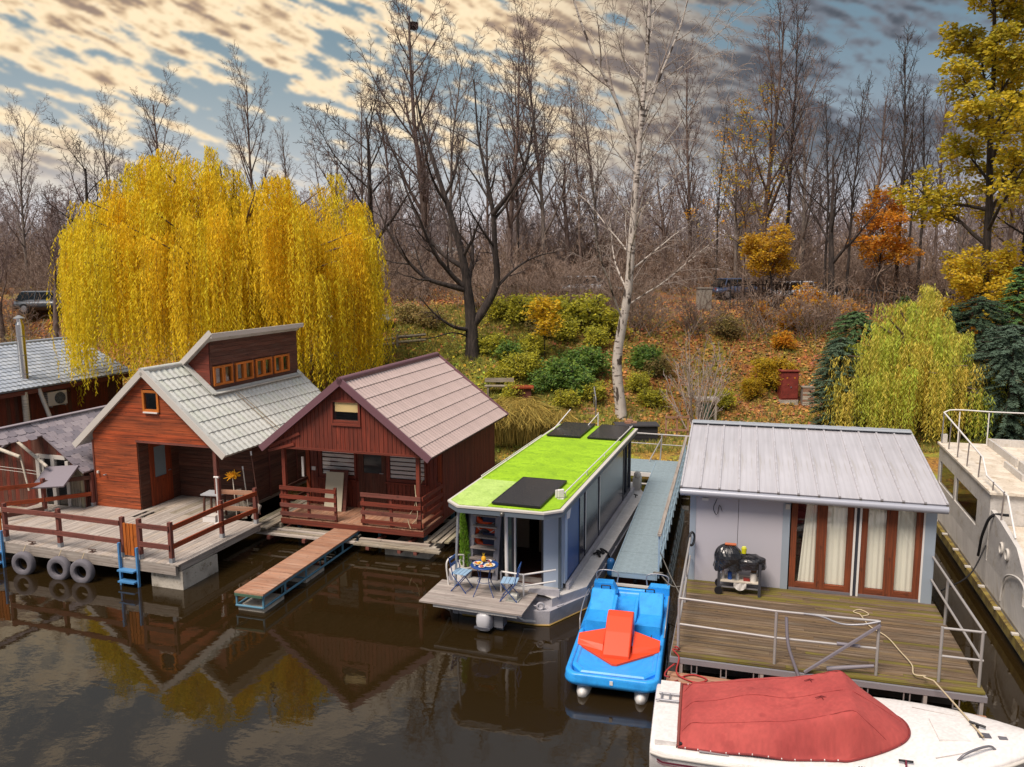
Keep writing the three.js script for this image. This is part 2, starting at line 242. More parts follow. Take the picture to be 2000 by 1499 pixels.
// ---------- orange cabin on the floating deck ----------
const greyTile = [1, 0.95, 1.04, [0.98, 1, 0.96]].map((t) => { const m = M({ map: greyTile0 ||= blotTex(0xb9bbb4, 0xc4c6c0, 4, 5, 41, 1.2, 0.5, 0x9a988c), roughness: 0.5, metalness: 0.1 }); m.color.setRGB(...(Array.isArray(t) ? t : [t, t, t])); return m; });
{
  const h = T('wooden_cabin', 'orange timber cabin with pale grey tile roof, open corner porch and raised row of windows', 'cabin', [-17.84, 0, -19.64], -0.012);
  const FL = 0.73, RG = 5.2, EV = 2.75, HW = 2.825, k = (RG - EV) / HW, LEN = 7.1, sl = Math.hypot(HW, RG - EV), cs = HW / sl, sn = (RG - EV) / sl;
  const under = (x) => RG - 0.12 - Math.abs(x) * k, lim = (y) => (RG - 0.12 - y) / k, xl = -2.22, xr = 2.42;
  // front gable
  const front = wallPart(h, 'front_wall', [[xl, 2.98], [xr, 2.98], [xr, under(xr)], [0, RG - 0.14], [xl, under(xl)]], W.dark[3], [0, 0, -0.02], 0, 0.08, [[-0.07, 0.40, 3.99, 4.51]]);
  const frontLow = wallPart(h, 'porch_pier', [[xl, FL], [-0.52, FL], [-0.52, 2.98], [xl, 2.98]], W.dark[3], [0, 0, -0.02]);
  boards(front, W.orange, { s0: 2.98, s1: RG - 0.2, step: 0.125, lo: (y) => Math.max(xl, -lim(y)), hi: (y) => Math.min(xr, lim(y)), holes: [[-0.14, 0.47, 3.92, 4.58]] });
  boards(frontLow, W.orange, { s0: FL, s1: 2.98, step: 0.125, lo: () => xl, hi: () => -0.52 });
  P(h, 'corner_trim', bx(xl - 0.04, xl, FL, 2.9, -0.06, 0.03), W.rail[1]); P(h, 'lintel_beam', bx(-0.52, xr, 2.92, 2.98, -0.1, 0.035), W.rail[2]);
  // gable window
  const win = P(h, 'window', merge([bx(-0.14, 0.47, 3.92, 3.99, -0.05, 0.05), bx(-0.14, 0.47, 4.51, 4.58, -0.05, 0.05), bx(-0.14, -0.07, 3.99, 4.51, -0.05, 0.05), bx(0.40, 0.47, 3.99, 4.51, -0.05, 0.05)]), W.amber[0]);
  P(win, 'pane', bx(-0.07, 0.40, 3.99, 4.51, 0.0, 0.008), glass); P(win, 'sill', bx(-0.1, 0.43, 3.88, 3.92, 0.02, 0.09), white);
  // porch: side wall with door, back wall
  const side = wallPart(h, 'porch_side_wall', [[0, FL], [1.8, FL], [1.8, 3.3], [0, 3.3]], W.dark[3], [-0.52, 0, 0], Math.PI / 2);
  boards(side, W.dark.slice(0, 3), { s0: FL, s1: 3.25, step: 0.125, lo: () => 0.03, hi: () => 1.78, holes: [[0.46, 1.42, FL, 2.78]] });
  const door = P(h, 'door', merge([bx(-0.52, -0.46, FL, 2.76, -0.64, -0.5), bx(-0.52, -0.46, FL, 2.76, -1.4, -1.16), bx(-0.52, -0.47, FL, 1.62, -1.16, -0.64), bx(-0.52, -0.47, 2.62, 2.76, -1.16, -0.64), bx(-0.52, -0.44, FL, 2.78, -0.5, -0.45)]), W.door[0]);
  P(door, 'pane', bx(-0.5, -0.49, 1.62, 2.62, -1.16, -0.64), M({ color: 0x7d8c94, roughness: 0.12 })); P(door, 'handle', merge([cyl([-0.46, 1.75, -1.28], [-0.40, 1.75, -1.28], 0.014), cyl([-0.40, 1.75, -1.28], [-0.40, 1.75, -1.17], 0.012)]), steel);
  const back = wallPart(h, 'porch_back_wall', [[-0.5, FL], [xr, FL], [xr, 2.96], [-0.5, 2.96]], W.dark[3], [0, 0, -1.78]);
  boards(back, W.dark, { s0: FL, s1: 2.95, step: 0.13, lo: () => -0.48, hi: () => xr });
  P(h, 'porch_ceiling', bx(-0.5, xr - 0.1, 2.985, 3.01, -1.7, -0.13), W.dark[1]); P(h, 'porch_post', bx(xr - 0.12, xr, FL, 2.95, -0.13, -0.01), W.rail[1]);
  // side and rear walls
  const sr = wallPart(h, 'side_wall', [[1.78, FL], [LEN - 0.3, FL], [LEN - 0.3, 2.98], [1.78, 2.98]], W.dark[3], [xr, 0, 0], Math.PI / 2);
  boards(sr, W.dark, { s0: FL, s1: 2.95, step: 0.15, lo: () => 1.78, hi: () => LEN - 0.3 });  // darker brown than the front boards: this side's shade is put into the colour
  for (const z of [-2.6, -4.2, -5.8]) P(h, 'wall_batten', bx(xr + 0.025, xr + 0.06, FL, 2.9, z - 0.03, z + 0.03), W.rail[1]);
  wallPart(h, 'side_wall', [[0, FL], [LEN - 0.3, FL], [LEN - 0.3, 3.1], [0, 3.1]], W.orange[1], [xl + 0.06, 0, -LEN + 0.3], -Math.PI / 2);
  wallPart(h, 'rear_wall', [[xl, FL], [xr, FL], [xr, under(xr)], [0, RG - 0.14], [xl, under(xl)]], W.dark[0], [0, 0, -LEN + 0.3]);
  P(h, 'floor', bx(xl, xr, FL - 0.12, FL - 0.004, -LEN + 0.3, 0), W.old[0]);
  // roof: the slope facing away carries on past the ridge over the raised part
  const RZ = 0.14, dz = -1.81, dLen = 4.95, DX = 1.0, tg = tileGeo(0.245, 0.45, 0.045, 0.03), cols = 29, rows = 8, row = sl / rows;
  const right = slopePart(h, 'roof_slope', greyTile[1], [HW, EV - 0.04, RZ], [0, 0, -1], [-cs, sn, 0], LEN, sl);
  tiles(right, tg, greyTile, 0.245, row, cols, rows, (x, y) => !(x > -dz - 0.1 + RZ && x < -dz + dLen + RZ && y > sl - DX / cs - 0.1));
  const left = slopePart(h, 'roof_slope', greyTile[1], [-HW, EV - 0.04, RZ - LEN], [0, 0, 1], [cs, sn, 0], LEN, sl); tilesMerged(left, tg, greyTile[0], 0.245, row, cols, rows);
  P(h, 'verge_board', merge([beam([-HW - 0.02, EV - 0.05, RZ + 0.02], [0.02, RG - 0.03, RZ + 0.02], 0.05, 0.19), beam([0.0, RG - 0.03, RZ + 0.02], [HW + 0.02, EV - 0.05, RZ + 0.02], 0.05, 0.19)]), offWhite);
  P(h, 'verge_cap', slabCap(h, HW, EV, RG, RZ), greyTile[0]);
  P(h, 'ridge_cap', cyl([0, RG, RZ + 0.03], [0, RG, dz], 0.09, 0.09, 10), greyTile[2]); P(h, 'ridge_cap', cyl([0, RG, dz - dLen], [0, RG, RZ - LEN], 0.09, 0.09, 10), greyTile[2]);
  // raised clerestory
  const yt = RG + DX * k, yb = RG - DX * k;
  const cler = wallPart(h, 'clerestory_wall', [[-dz, yb - 0.1], [-dz + dLen, yb - 0.1], [-dz + dLen, yt - 0.1], [-dz, yt - 0.1]], W.dark[3], [DX - 0.06, 0, 0], Math.PI / 2, 0.08, [[1.9, 2.88], [3.02, 4.0], [4.14, 5.1], [5.24, 6.2]].map(([a, b]) => [a + 0.09, b - 0.09, yb + 0.21, yb + 0.71]));
  const wz = [[1.9, 2.88], [3.02, 4.0], [4.14, 5.1], [5.24, 6.2]];
  boards(cler, W.dark.slice(0, 3), { s0: yb, s1: yt - 0.1, step: 0.14, lo: () => -dz + 0.03, hi: () => -dz + dLen, holes: wz.map(([a, b]) => [a, b, yb + 0.1, yb + 0.8]) });
  const cheek = wallPart(h, 'clerestory_cheek', [[0.05, RG - 0.05], [DX - 0.06, yb], [DX - 0.06, yt - 0.12], [0.02, RG]], W.dark[1], [0, 0, dz - 0.01]);
  boards(cheek, W.red.slice(0, 3), { s0: yb, s1: yt - 0.14, step: 0.14, lo: (y) => Math.max((y - RG) / k, (RG - y) / k) + 0.03, hi: () => DX - 0.07 });
  wallPart(h, 'clerestory_cheek', [[0.0, RG - 0.3], [DX - 0.06, yb - 0.1], [DX - 0.06, yt - 0.12], [0.02, RG]], W.dark[1], [0, 0, dz - dLen]);
  for (const [a, b] of wz) {
    const y0 = yb + 0.14, y1 = yb + 0.78, m = (a + b) / 2, f = P(h, 'clerestory_window', merge([bx(DX - 0.08, DX + 0.02, y0, y0 + 0.07, -b, -a), bx(DX - 0.08, DX + 0.02, y1 - 0.07, y1, -b, -a), bx(DX - 0.08, DX + 0.02, y0 + 0.07, y1 - 0.07, -a - 0.09, -a), bx(DX - 0.08, DX + 0.02, y0 + 0.07, y1 - 0.07, -b, -b + 0.09), bx(DX - 0.08, DX + 0.02, y0 + 0.07, y1 - 0.07, -m - 0.08, -m + 0.08)]), W.amber[0]);
    P(f, 'pane', bx(DX - 0.045, DX - 0.035, y0 + 0.07, y1 - 0.07, -m + 0.08, -a - 0.09), glass); P(f, 'pane', bx(DX - 0.045, DX - 0.035, y0 + 0.07, y1 - 0.07, -b + 0.09, -m - 0.08), glass);
  }
  const sl2 = Math.hypot(DX + 0.22, (DX + 0.22) * k), up2 = slopePart(h, 'raised_roof_slope', greyTile[1], [0, RG - 0.03, dz - dLen - 0.1], [0, 0, 1], [cs, sn, 0], dLen + 0.32, sl2);
  tilesMerged(up2, tg, greyTile[0], 0.245, row, 20, 3);
  P(h, 'raised_verge_board', merge([beam([-0.08, RG - 0.07, dz + 0.24], [DX + 0.22, RG - 0.07 + (DX + 0.3) * k, dz + 0.24], 0.05, 0.17), beam([DX + 0.24, yt + 0.08, dz + 0.24], [DX + 0.24, yt + 0.08, dz - dLen - 0.1], 0.05, 0.15)]), offWhite);
  P(h, 'flashing', merge([beam([DX + 0.12, yb - 0.07, dz + 0.2], [DX + 0.12, yb - 0.07, dz - dLen], 0.28, 0.03), beam([0.1, RG - 0.02, dz + 0.14], [DX + 0.2, yb - 0.06, dz + 0.14], 0.24, 0.03)]), greyTile[0]);
  P(h, 'roof_cable', merge([cyl([DX + 0.3, yb - 0.16, dz - 0.75], [HW, EV + 0.1, dz - 0.95], 0.012, 0.012, 5), cyl([DX + 0.3, yb - 0.16, dz - 0.9], [HW, EV + 0.1, dz - 1.15], 0.012, 0.012, 5)]), solid(0x8d7a62, 0.8));
  P(h, 'wall_lamp', new RoundedBoxGeometry(0.07, 0.09, 0.06, 2, 0.015).translate(-2.08, 1.86, 0.05), offWhite); P(h, 'tap', merge([cyl([-1.78, 1.8, 0.02], [-1.78, 1.8, 0.1], 0.02), cyl([-1.82, 1.8, 0.1], [-1.74, 1.8, 0.1], 0.015)]), steel);
}
function slabCap(h, HW, EV, RG, RZ) { return merge([beam([-HW, EV + 0.03, RZ - 0.08], [0, RG + 0.05, RZ - 0.08], 0.22, 0.03), beam([0, RG + 0.05, RZ - 0.08], [HW, EV + 0.03, RZ - 0.08], 0.22, 0.03)]); }

// ---------- floating deck with railing ----------
{
  const ox = -13.95, oz = -16.05, d = T('floating_deck', 'grey plank floating deck with brown rails, orange gate and pale concrete float', 'floating deck', [ox, 0, oz], -0.012);
  const Y0 = 0.73, BK = -3.55, LX = -8.2;
  const n = 58, st = -LX / n;
  for (let i = 0; i < n; i++) { const x1 = -i * st - 0.004, x0 = -(i + 1) * st + 0.004, xm = (x0 + x1) / 2; const far = xm < -1.6 ? (xm > -6.35 && xm < -4.4 ? -3.6 : xm < -6.3 ? -3.2 : -5.4) : -3.6 + 0.02; const cut = (i === 27 || i === 29); if (cut) { P(d, 'plank', bx(x0, x1, Y0 - 0.04, Y0 - R() * 0.004, -2.9, 0), pick(W.deck)); P(d, 'plank', bx(x0, x1, Y0 - 0.04, Y0, far, -3.9 - R() * 0.2), pick(W.deck)); } else { const s = -1.2 - R() * 2; P(d, 'plank', bx(x0, x1, Y0 - 0.04, Y0 - R() * 0.006, s, 0), pick(W.deck)); P(d, 'plank', bx(x0, x1, Y0 - 0.04, Y0 - R() * 0.006, far, s - 0.006), pick(W.deck)); } }
  P(d, 'edge_beam', bx(LX, -0.1, Y0 - 0.3, Y0 - 0.045, -0.1, 0.0), W.deck[3]); P(d, 'edge_beam', bx(-0.12, -0.02, Y0 - 0.2, Y0 - 0.045, -3.5, -0.12), W.deck[3]);
  for (const z of [-1.2, -2.3, -3.3]) P(d, 'cross_beam', bx(LX, -0.13, Y0 - 0.22, Y0 - 0.045, z - 0.06, z + 0.06), W.old[1]);
  P(d, 'concrete_float', bx(-1.0, 0.0, -0.3, 0.5, -1.5, -0.12), concrete); P(d, 'concrete_float', bx(-7.9, -6.4, -0.3, 0.42, -3.2, -1.4), concrete); P(d, 'concrete_float', bx(-4.6, -2.4, -0.3, 0.42, -5.6, -2.6), concrete);
  const post = (x, z, hh = 1.08, m = W.rail[0]) => { const p = P(d, 'post', bx(x - 0.05, x + 0.05, Y0 + 0.08, Y0 + hh, z - 0.05, z + 0.05), m); P(p, 'post_foot', bx(x - 0.055, x + 0.055, Y0, Y0 + 0.12, z - 0.055, z + 0.055), galv); };
  for (const [x, z] of [[-0.28, -0.1], [-1.27, -0.1], [-1.82, -0.1], [-4.05, -0.16], [-5.95, -0.12], [-0.3, -2.12], [-0.16, -3.5]]) post(x, z);
  post(-1.28, -3.3, 1.4); post(-7.15, -2.45, 1.1); post(-6.25, -3.45, 1.1); post(-8.05, -1.5, 1.1);
  const rl = (a, b, m, hs = [0.92, 0.42]) => hs.forEach((y) => P(d, 'rail', beam([a[0], Y0 + y, a[1]], [b[0], Y0 + y, b[1]], 0.045, 0.13), pick(m)));
  rl([-5.95, -0.06], [-4.0, -0.1], W.rail); rl([-4.1, -0.09], [-1.86, -0.04], W.rail); rl([-1.24, -0.04], [-0.28, -0.04], W.rail);
  rl([-0.24, -0.1], [-0.25, -2.1], W.railOrange); rl([-0.25, -2.14], [-0.11, -3.5], W.railOrange); rl([-1.28, -3.35], [-0.2, -3.5], W.gang);
  rl([-8.2, -1.4], [-7.15, -2.4], W.railOrange); rl([-7.15, -2.4], [-6.25, -3.4], [W.dark[1]], [0.96]); rl([-7.15, -2.4], [-6.25, -3.4], W.railOrange, [0.42]);
  rl([-8.2, -0.25], [-7.0, -2.3], [W.dark[1]], [0.18]);
  const gate = P(d, 'gate', merge([bx(-1.78, -1.31, Y0 + 0.18, Y0 + 0.26, -0.12, -0.09), bx(-1.78, -1.31, Y0 + 0.72, Y0 + 0.80, -0.12, -0.09)]), W.gate[1]);
  for (let i = 0; i < 4; i++) P(gate, 'slat', bx(-1.78 + i * 0.118, -1.78 + i * 0.118 + 0.094, Y0 + 0.06, Y0 + 0.93, -0.088, -0.06), W.gate[i % 3]);
  const gate2 = P(d, 'gate', merge([bx(-6.5, -6.02, Y0 + 0.18, Y0 + 0.26, -0.12, -0.09), bx(-6.5, -6.02, Y0 + 0.72, Y0 + 0.80, -0.12, -0.09)]), W.gate[1]);
  for (let i = 0; i < 4; i++) P(gate2, 'slat', bx(-6.5 + i * 0.118, -6.5 + i * 0.118 + 0.094, Y0 + 0.06, Y0 + 0.93, -0.088, -0.06), W.gate[i % 3]);
  for (const gx of [-1.55, -6.22]) P(d, 'boarding_ladder', merge([bx(gx - 0.31, gx - 0.26, -0.3, Y0 + 0.42, 0.01, 0.08), bx(gx + 0.26, gx + 0.31, -0.3, Y0 + 0.34, 0.01, 0.08), bx(gx - 0.26, gx + 0.26, 0.42, 0.46, 0.0, 0.2), bx(gx - 0.26, gx + 0.26, 0.12, 0.16, 0.0, 0.2)]), solid(0x4d86b8, 0.5), 'blue steel ladder');
  for (const x of [-2.9, -5.0]) P(d, 'mooring_cleat', merge([cyl([x, Y0, -0.1], [x, Y0 + 0.06, -0.1], 0.02), cyl([x - 0.13, Y0 + 0.07, -0.1], [x + 0.13, Y0 + 0.07, -0.1], 0.018), bx(x - 0.08, x + 0.08, Y0, Y0 + 0.012, -0.16, -0.04)]), solid(0x5d4a42, 0.7, 0.3));
}
for (const [x, lab] of [[-18.95, 'grey tyre fender hung on the deck beside the outer boarding ladder'], [-17.71, 'grey tyre fender hung in the middle of three on the deck edge'], [-16.93, 'grey tyre fender on the deck edge, third from the outer boarding ladder']]) {
  const t = T('tyre_fender', lab, 'tyre', [x, 0.28, -15.9], 0.08, 'tyres hung on the deck'); const tm = tyreM ||= M({ color: 0x67646a, roughness: 0.85, bumpMap: roughBump, bumpScale: 0.01 });
  P(t, 'tyre', new THREE.LatheGeometry([[0.17, -0.07], [0.2, -0.1], [0.29, -0.1], [0.335, -0.07], [0.345, 0], [0.335, 0.07], [0.29, 0.1], [0.2, 0.1], [0.17, 0.07], [0.18, 0.0]].map((p) => new THREE.Vector2(...p)), 28).rotateX(Math.PI / 2), tm);
  P(t, 'rope', cyl([0, 0.3, 0.02], [0, 0.48, -0.12], 0.012, 0.012, 5), rope);
}
// porch clutter by the side rail
{
  const t = T('work_table', 'small grey-topped work table at the porch corner post', 'table', [-15.65, 0.73, -19.75], 0.1); P(t, 'table_top', bx(-0.32, 0.3, 0.72, 0.76, -0.25, 0.25), solid(0xa9acb0, 0.5)); for (const [x, z] of [[-0.26, -0.2], [0.24, -0.2], [-0.26, 0.2], [0.24, 0.2]]) P(t, 'leg', beam([x, 0, z], [x * 0.9, 0.72, z * 0.9], 0.05, 0.05), W.dark[1]);
  const m = T('dust_mop', 'dust mop with fluffy yellow head leaning at the porch post', 'mop', [-15.0, 0.73, -19.9]); P(m, 'handle', cyl([0.15, 0, 0.2], [-0.12, 1.25, -0.05], 0.014), W.pale[0]);
  const hg = []; const r = rng(5); for (let i = 0; i < 70; i++) { const a = r() * 6.28, e = (r() - 0.3) * 1.6, l = 0.14 + r() * 0.07, s = r() * 0.22 - 0.11; hg.push(cyl([-0.12 + s, 1.27 + s * 0.45, -0.05], [-0.12 + s + Math.cos(a) * Math.cos(e) * l, 1.27 + s * 0.45 + Math.sin(e) * l, -0.05 + Math.sin(a) * Math.cos(e) * l], 0.022, 0.01, 5)); } P(m, 'mop_head', merge(hg), solid(0xd99a14, 0.95));
  const poles = [[[-14.7, -20.1], [-15.1, -20.45], 1.35, 'pale wooden pole leaning between the yellow mop and the dark side wall', W.pale[0]], [[-14.45, -20.3], [-14.95, -20.7], 1.75, 'thin dark pole with white tip leaning on the cabin side wall', W.dark[0]]];
  for (const [a, b, hh, lab, mat] of poles) { const q = T('pole', lab, 'pole', [a[0], 0.73, a[1]]); P(q, 'shaft', cyl([0, 0, 0], [b[0] - a[0], hh, b[1] - a[1]], 0.018), mat); P(q, 'tip', cyl([b[0] - a[0], hh, b[1] - a[1]], [(b[0] - a[0]) * 1.07, hh * 1.07, (b[1] - a[1]) * 1.07], 0.024), white); }
  const b1 = T('timber_offcut', 'weathered board leaning behind the end rail of the deck', 'board', [-14.7, 0.73, -19.95], 0.3); P(b1, 'board', beam([0, 0, 0.15], [-0.25, 0.85, -0.15], 0.16, 0.03), W.old[0]);
  const b2 = T('timber_offcut', 'short grey slab propped at the outer deck post', 'board', [-14.35, 0.73, -19.95], -0.4); P(b2, 'board', beam([0, 0, 0.1], [0.05, 0.42, -0.1], 0.3, 0.05), W.deck[3]);
  const b3 = T('storage_box', 'white plastic box on the deck below the work table', 'box', [-15.5, 0.73, -19.35], 0.15); P(b3, 'tub', bx(-0.2, 0.2, 0, 0.18, -0.14, 0.14), white); P(b3, 'lid', bx(-0.21, 0.21, 0.182, 0.2, -0.15, 0.15), offWhite);
  const st = T('sunshade_pole', 'white metal pole standing at the rail beside the work table', 'pole', [-15.12, 0.73, -19.2]); P(st, 'shaft', cyl([0, 0, 0], [0, 1.45, 0], 0.025), white); P(st, 'clamp', merge([cyl([-0.08, 1.42, 0], [0.08, 1.42, 0], 0.03), bx(-0.1, 0.1, 0, 0.02, -0.1, 0.1)]), white);
}

// ---------- dark red cabin with porch ----------
const pinkMap = blotTex(0xb9a49d, 0xc2aea7, 4, 4, 43, 1.4, 0.3, 0xb09b94), pinkTile = [1, 0.96, 1.03].map((t) => { const m = M({ map: pinkMap, roughness: 0.42, metalness: 0.1 }); m.color.setRGB(t, t, t); return m; }), plum = solid(0x76545c, 0.45, 0.1);
function blind(win, x0, x1, y0, y1, z, n, mat) { const st = (y1 - y0) / n; for (let i = 0; i < n; i++) P(win, 'blind_slat', bx(x0, x1, y0 + i * st + 0.025, y0 + (i + 1) * st - 0.012, z - 0.006, z), mat); }
{
  const h = T('wooden_cabin', 'dark red timber cabin with pinkish brown tile roof and railed front porch', 'cabin', [-11.41, 0, -20.18], -0.003);
  const FL = 0.69, RG = 5.06, EV = 2.95, HW = 2.74, k = (RG - EV) / HW, LEN = 7.1, sl = Math.hypot(HW, RG - EV), cs = HW / sl, sn = (RG - EV) / sl, WX = 2.36, ZW = -1.78;
  const lim = (x) => RG - 0.13 - Math.abs(x) * k;
  const gable = wallPart(h, 'gable_wall', [[-2.5, 2.98], [2.5, 2.98], [2.5, lim(2.5)], [0, RG - 0.13], [-2.5, lim(2.5)]], W.dark[1], [0, 0, -0.12], 0, 0.08, [[-0.35, 0.47, 3.86, 4.40]]);
  boards(gable, W.red, { along: 'y', s0: -2.5, s1: 2.5, step: 0.14, gap: 0.012, lo: () => 2.96, hi: (x) => lim(x), holes: [[-0.4, 0.54, 3.74, 4.44]] });
  P(h, 'gable_beam', bx(-2.5, 2.5, 2.90, 2.965, -0.2, -0.07), W.red[1]); P(h, 'barge_rafter', merge([beam([-HW + 0.2, EV - 0.02, -0.05], [-1.5, EV + 0.45, -0.07], 0.05, 0.09), beam([-HW + 0.15, EV - 0.14, -0.05], [-1.7, EV + 0.1, -0.07], 0.05, 0.08)]), W.red[2]);
  const gw = P(h, 'gable_window', merge([bx(-0.4, 0.54, 3.70, 3.76, -0.2, -0.05), bx(-0.4, 0.54, 4.40, 4.46, -0.2, -0.06), bx(-0.42, -0.35, 3.76, 4.40, -0.28, -0.06), bx(0.47, 0.54, 3.76, 4.40, -0.28, -0.06), bx(-0.35, 0.47, 3.76, 3.86, -0.12, -0.07)]), W.red[0]);
  P(gw, 'pane', bx(-0.35, 0.47, 3.86, 4.40, -0.098, -0.09), glass); P(gw, 'blind', bx(-0.3, 0.44, 4.11, 4.39, -0.125, -0.115), solid(0xe2c98e, 0.8)); P(h, 'attic_floor', bx(-2.3, 2.3, 2.97, 3.0, -6.6, -0.21), W.old[0]); P(h, 'attic_wall', prism([[-2.3, 3.0], [2.3, 3.0], [2.3, lim(2.3)], [0, RG - 0.14], [-2.3, lim(2.3)]], -2.6, -2.5), W.old[1]);
  // porch front wall
  const holes = [[-1.9, -0.55, 1.62, 2.75], [-0.5, 0.5, FL, 2.8], [0.5, 1.86, 1.64, 2.75]];
  const fw = wallPart(h, 'front_wall', [[-WX, FL], [WX, FL], [WX, 3.1], [-WX, 3.1]], W.dark[1], [0, 0, ZW], 0, 0.08, [[-1.78, -0.62, 1.72, 2.69], [0.62, 1.79, 1.74, 2.69]]);
  boards(fw, W.red, { along: 'y', s0: -WX, s1: WX, step: 0.135, gap: 0.012, lo: () => FL, hi: () => 3.05, holes });
  for (const [x0, x1, y0] of [[-1.9, -0.55, 1.62], [0.5, 1.86, 1.64]]) {
    const w = P(h, 'window', merge([bx(x0, x0 + 0.12, y0, 2.76, ZW, ZW + 0.07), bx(x1 - 0.07, x1, y0, 2.76, ZW, ZW + 0.07), bx(x0 + 0.12, x1 - 0.07, y0, y0 + 0.1, ZW, ZW + 0.07), bx(x0 + 0.12, x1 - 0.07, 2.69, 2.76, ZW, ZW + 0.07), bx(x0 - 0.03, x1 + 0.02, y0 - 0.05, y0 - 0.003, ZW, ZW + 0.12)]), W.red[3]);
    P(w, 'pane', bx(x0 + 0.12, x1 - 0.07, y0 + 0.1, 2.69, ZW + 0.04, ZW + 0.048), glass); blind(w, x0 + 0.13, x1 - 0.08, y0 + 0.1, 2.69, ZW + 0.03, 7, white);
  }
  const door = P(h, 'door', merge([bx(-0.48, -0.3, FL, 2.78, ZW, ZW + 0.05), bx(0.33, 0.48, FL, 2.78, ZW, ZW + 0.05), bx(-0.3, 0.33, FL, 1.86, ZW, ZW + 0.04), bx(-0.3, 0.33, 2.68, 2.78, ZW, ZW + 0.05)]), W.dark[0]);
  P(door, 'pane', bx(-0.3, 0.33, 1.86, 2.68, ZW + 0.015, ZW + 0.03), M({ color: 0x3c4042, roughness: 0.08 })); P(door, 'handle', bx(0.27, 0.4, 1.87, 1.895, ZW + 0.06, ZW + 0.09), steel);
  const trims = [[-WX - 0.01, -WX + 0.12], [WX - 0.12, WX + 0.01]]; for (const [a, b] of trims) P(h, 'corner_board', bx(a, b, FL, 3.0, ZW + 0.028, ZW + 0.05), W.railOrange[1]);
  for (const x of [-2.24, 2.22]) P(h, 'porch_post', bx(x - 0.055, x + 0.055, FL, 2.93, -0.38, -0.27), W.red[2]);
  // side walls
  const sr = wallPart(h, 'side_wall', [[-ZW, FL - 0.15], [LEN - 0.35, FL - 0.15], [LEN - 0.35, 3.15], [-ZW, 3.15]], W.dark[1], [WX, 0, 0], Math.PI / 2);
  boards(sr, W.red, { along: 'y', s0: -ZW, s1: LEN - 0.35, step: 0.135, gap: 0.012, lo: () => FL - 0.15, hi: () => 3.12 });
  wallPart(h, 'side_wall', [[0, FL - 0.15], [LEN - 0.35 + ZW, FL - 0.15], [LEN - 0.35 + ZW, 3.15], [0, 3.15]], W.red[1], [-WX, 0, -LEN + 0.35], -Math.PI / 2);
  wallPart(h, 'rear_wall', [[-WX, FL], [WX, FL], [WX, lim(WX)], [0, RG - 0.13], [-WX, lim(WX)]], W.red[1], [0, 0, -LEN + 0.35]);
  // porch floor and railing
  const n = 34, st = (2 * WX) / n; for (let i = 0; i < n; i++) P(h, 'floor_plank', bx(-WX + i * st + 0.003, -WX + (i + 1) * st - 0.003, FL - 0.04, FL - R() * 0.004, ZW, -0.25), pick(W.gang.slice(0, 3)));
  P(h, 'front_fascia', bx(-WX - 0.03, WX + 0.03, FL - 0.2, FL - 0.045, -0.3, -0.23), W.red[4]); P(h, 'side_fascia', bx(WX - 0.04, WX + 0.03, FL - 0.2, FL - 0.045, ZW, -0.305), W.red[4]);
  P(h, 'floor_frame', bx(-WX, WX, FL - 0.2, FL - 0.05, -LEN + 0.4, ZW - 0.02), W.old[1]);
  for (const z of [-0.8, -3, -5]) for (const x of [-2.1, -0.7, 0.7, 2.2]) P(h, 'support_leg', bx(x - 0.05, x + 0.05, -0.3, FL - 0.2, z - 0.05, z + 0.05), blueSteel);
  for (const [a, b] of [[-WX - 0.02, -0.44], [0.38, WX - 0.04]]) { for (const y of [1.63, 1.36, 1.09, 0.82]) P(h, 'rail_board', bx(a, b, y - 0.06, y + 0.06, -0.24, -0.2), pick(W.red.slice(0, 3).concat(W.rail))); for (const x of [a + 0.06, (a + b) / 2, b - 0.05]) P(h, 'rail_post', bx(x - 0.04, x + 0.04, FL, x > b - 0.1 && a < 0 ? 1.74 : 1.66, -0.3, -0.243), W.red[1]); }
  for (const y of [1.63, 1.36, 1.09, 0.82]) P(h, 'rail_board', bx(WX - 0.02, WX + 0.02, y - 0.06, y + 0.06, ZW, -0.25), W.red[2]); P(h, 'rail_post', bx(WX - 0.1, WX - 0.023, FL, 1.75, ZW + 0.06, ZW + 0.14), W.red[1]);
  for (const y of [1.55, 1.1]) P(h, 'rail_board', bx(-WX, -WX + 0.04, y - 0.05, y + 0.05, ZW + 0.05, -0.32), W.dark[1]);
  // roof
  const tg = tileGeo(0.2, 0.43, 0.03, 0.026, 6), cols = 36, row = sl / 8, RZ = 0.06;
  const right = slopePart(h, 'roof_slope', pinkTile[1], [HW, EV - 0.03, RZ], [0, 0, -1], [-cs, sn, 0], LEN + 0.1, sl); tiles(right, tg, pinkTile, 0.2, row, cols, 8);
  const left = slopePart(h, 'roof_slope', pinkTile[1], [-HW, EV - 0.03, RZ - LEN - 0.1], [0, 0, 1], [cs, sn, 0], LEN + 0.1, sl); tilesMerged(left, tg, pinkTile[0], 0.2, row, cols, 8);
  P(h, 'verge_board', merge([beam([-HW - 0.02, EV - 0.06, RZ + 0.03], [0.02, RG - 0.01, RZ + 0.03], 0.06, 0.2), beam([-0.02, RG - 0.01, RZ + 0.03], [HW + 0.02, EV - 0.06, RZ + 0.03], 0.06, 0.2)]), plum); P(h, 'verge_board', beam([-0.02, RG - 0.01, RZ - LEN - 0.1], [HW + 0.02, EV - 0.06, RZ - LEN - 0.1], 0.06, 0.18), plum);
  P(h, 'ridge_cap', merge([cyl([0, RG + 0.01, RZ + 0.06], [0, RG + 0.01, RZ - LEN - 0.1], 0.1, 0.1, 12)]), plum);
  P(h, 'eave_batten', bx(HW - 0.1, HW - 0.06, EV - 0.12, EV - 0.06, RZ - LEN, RZ), W.dark[3]);
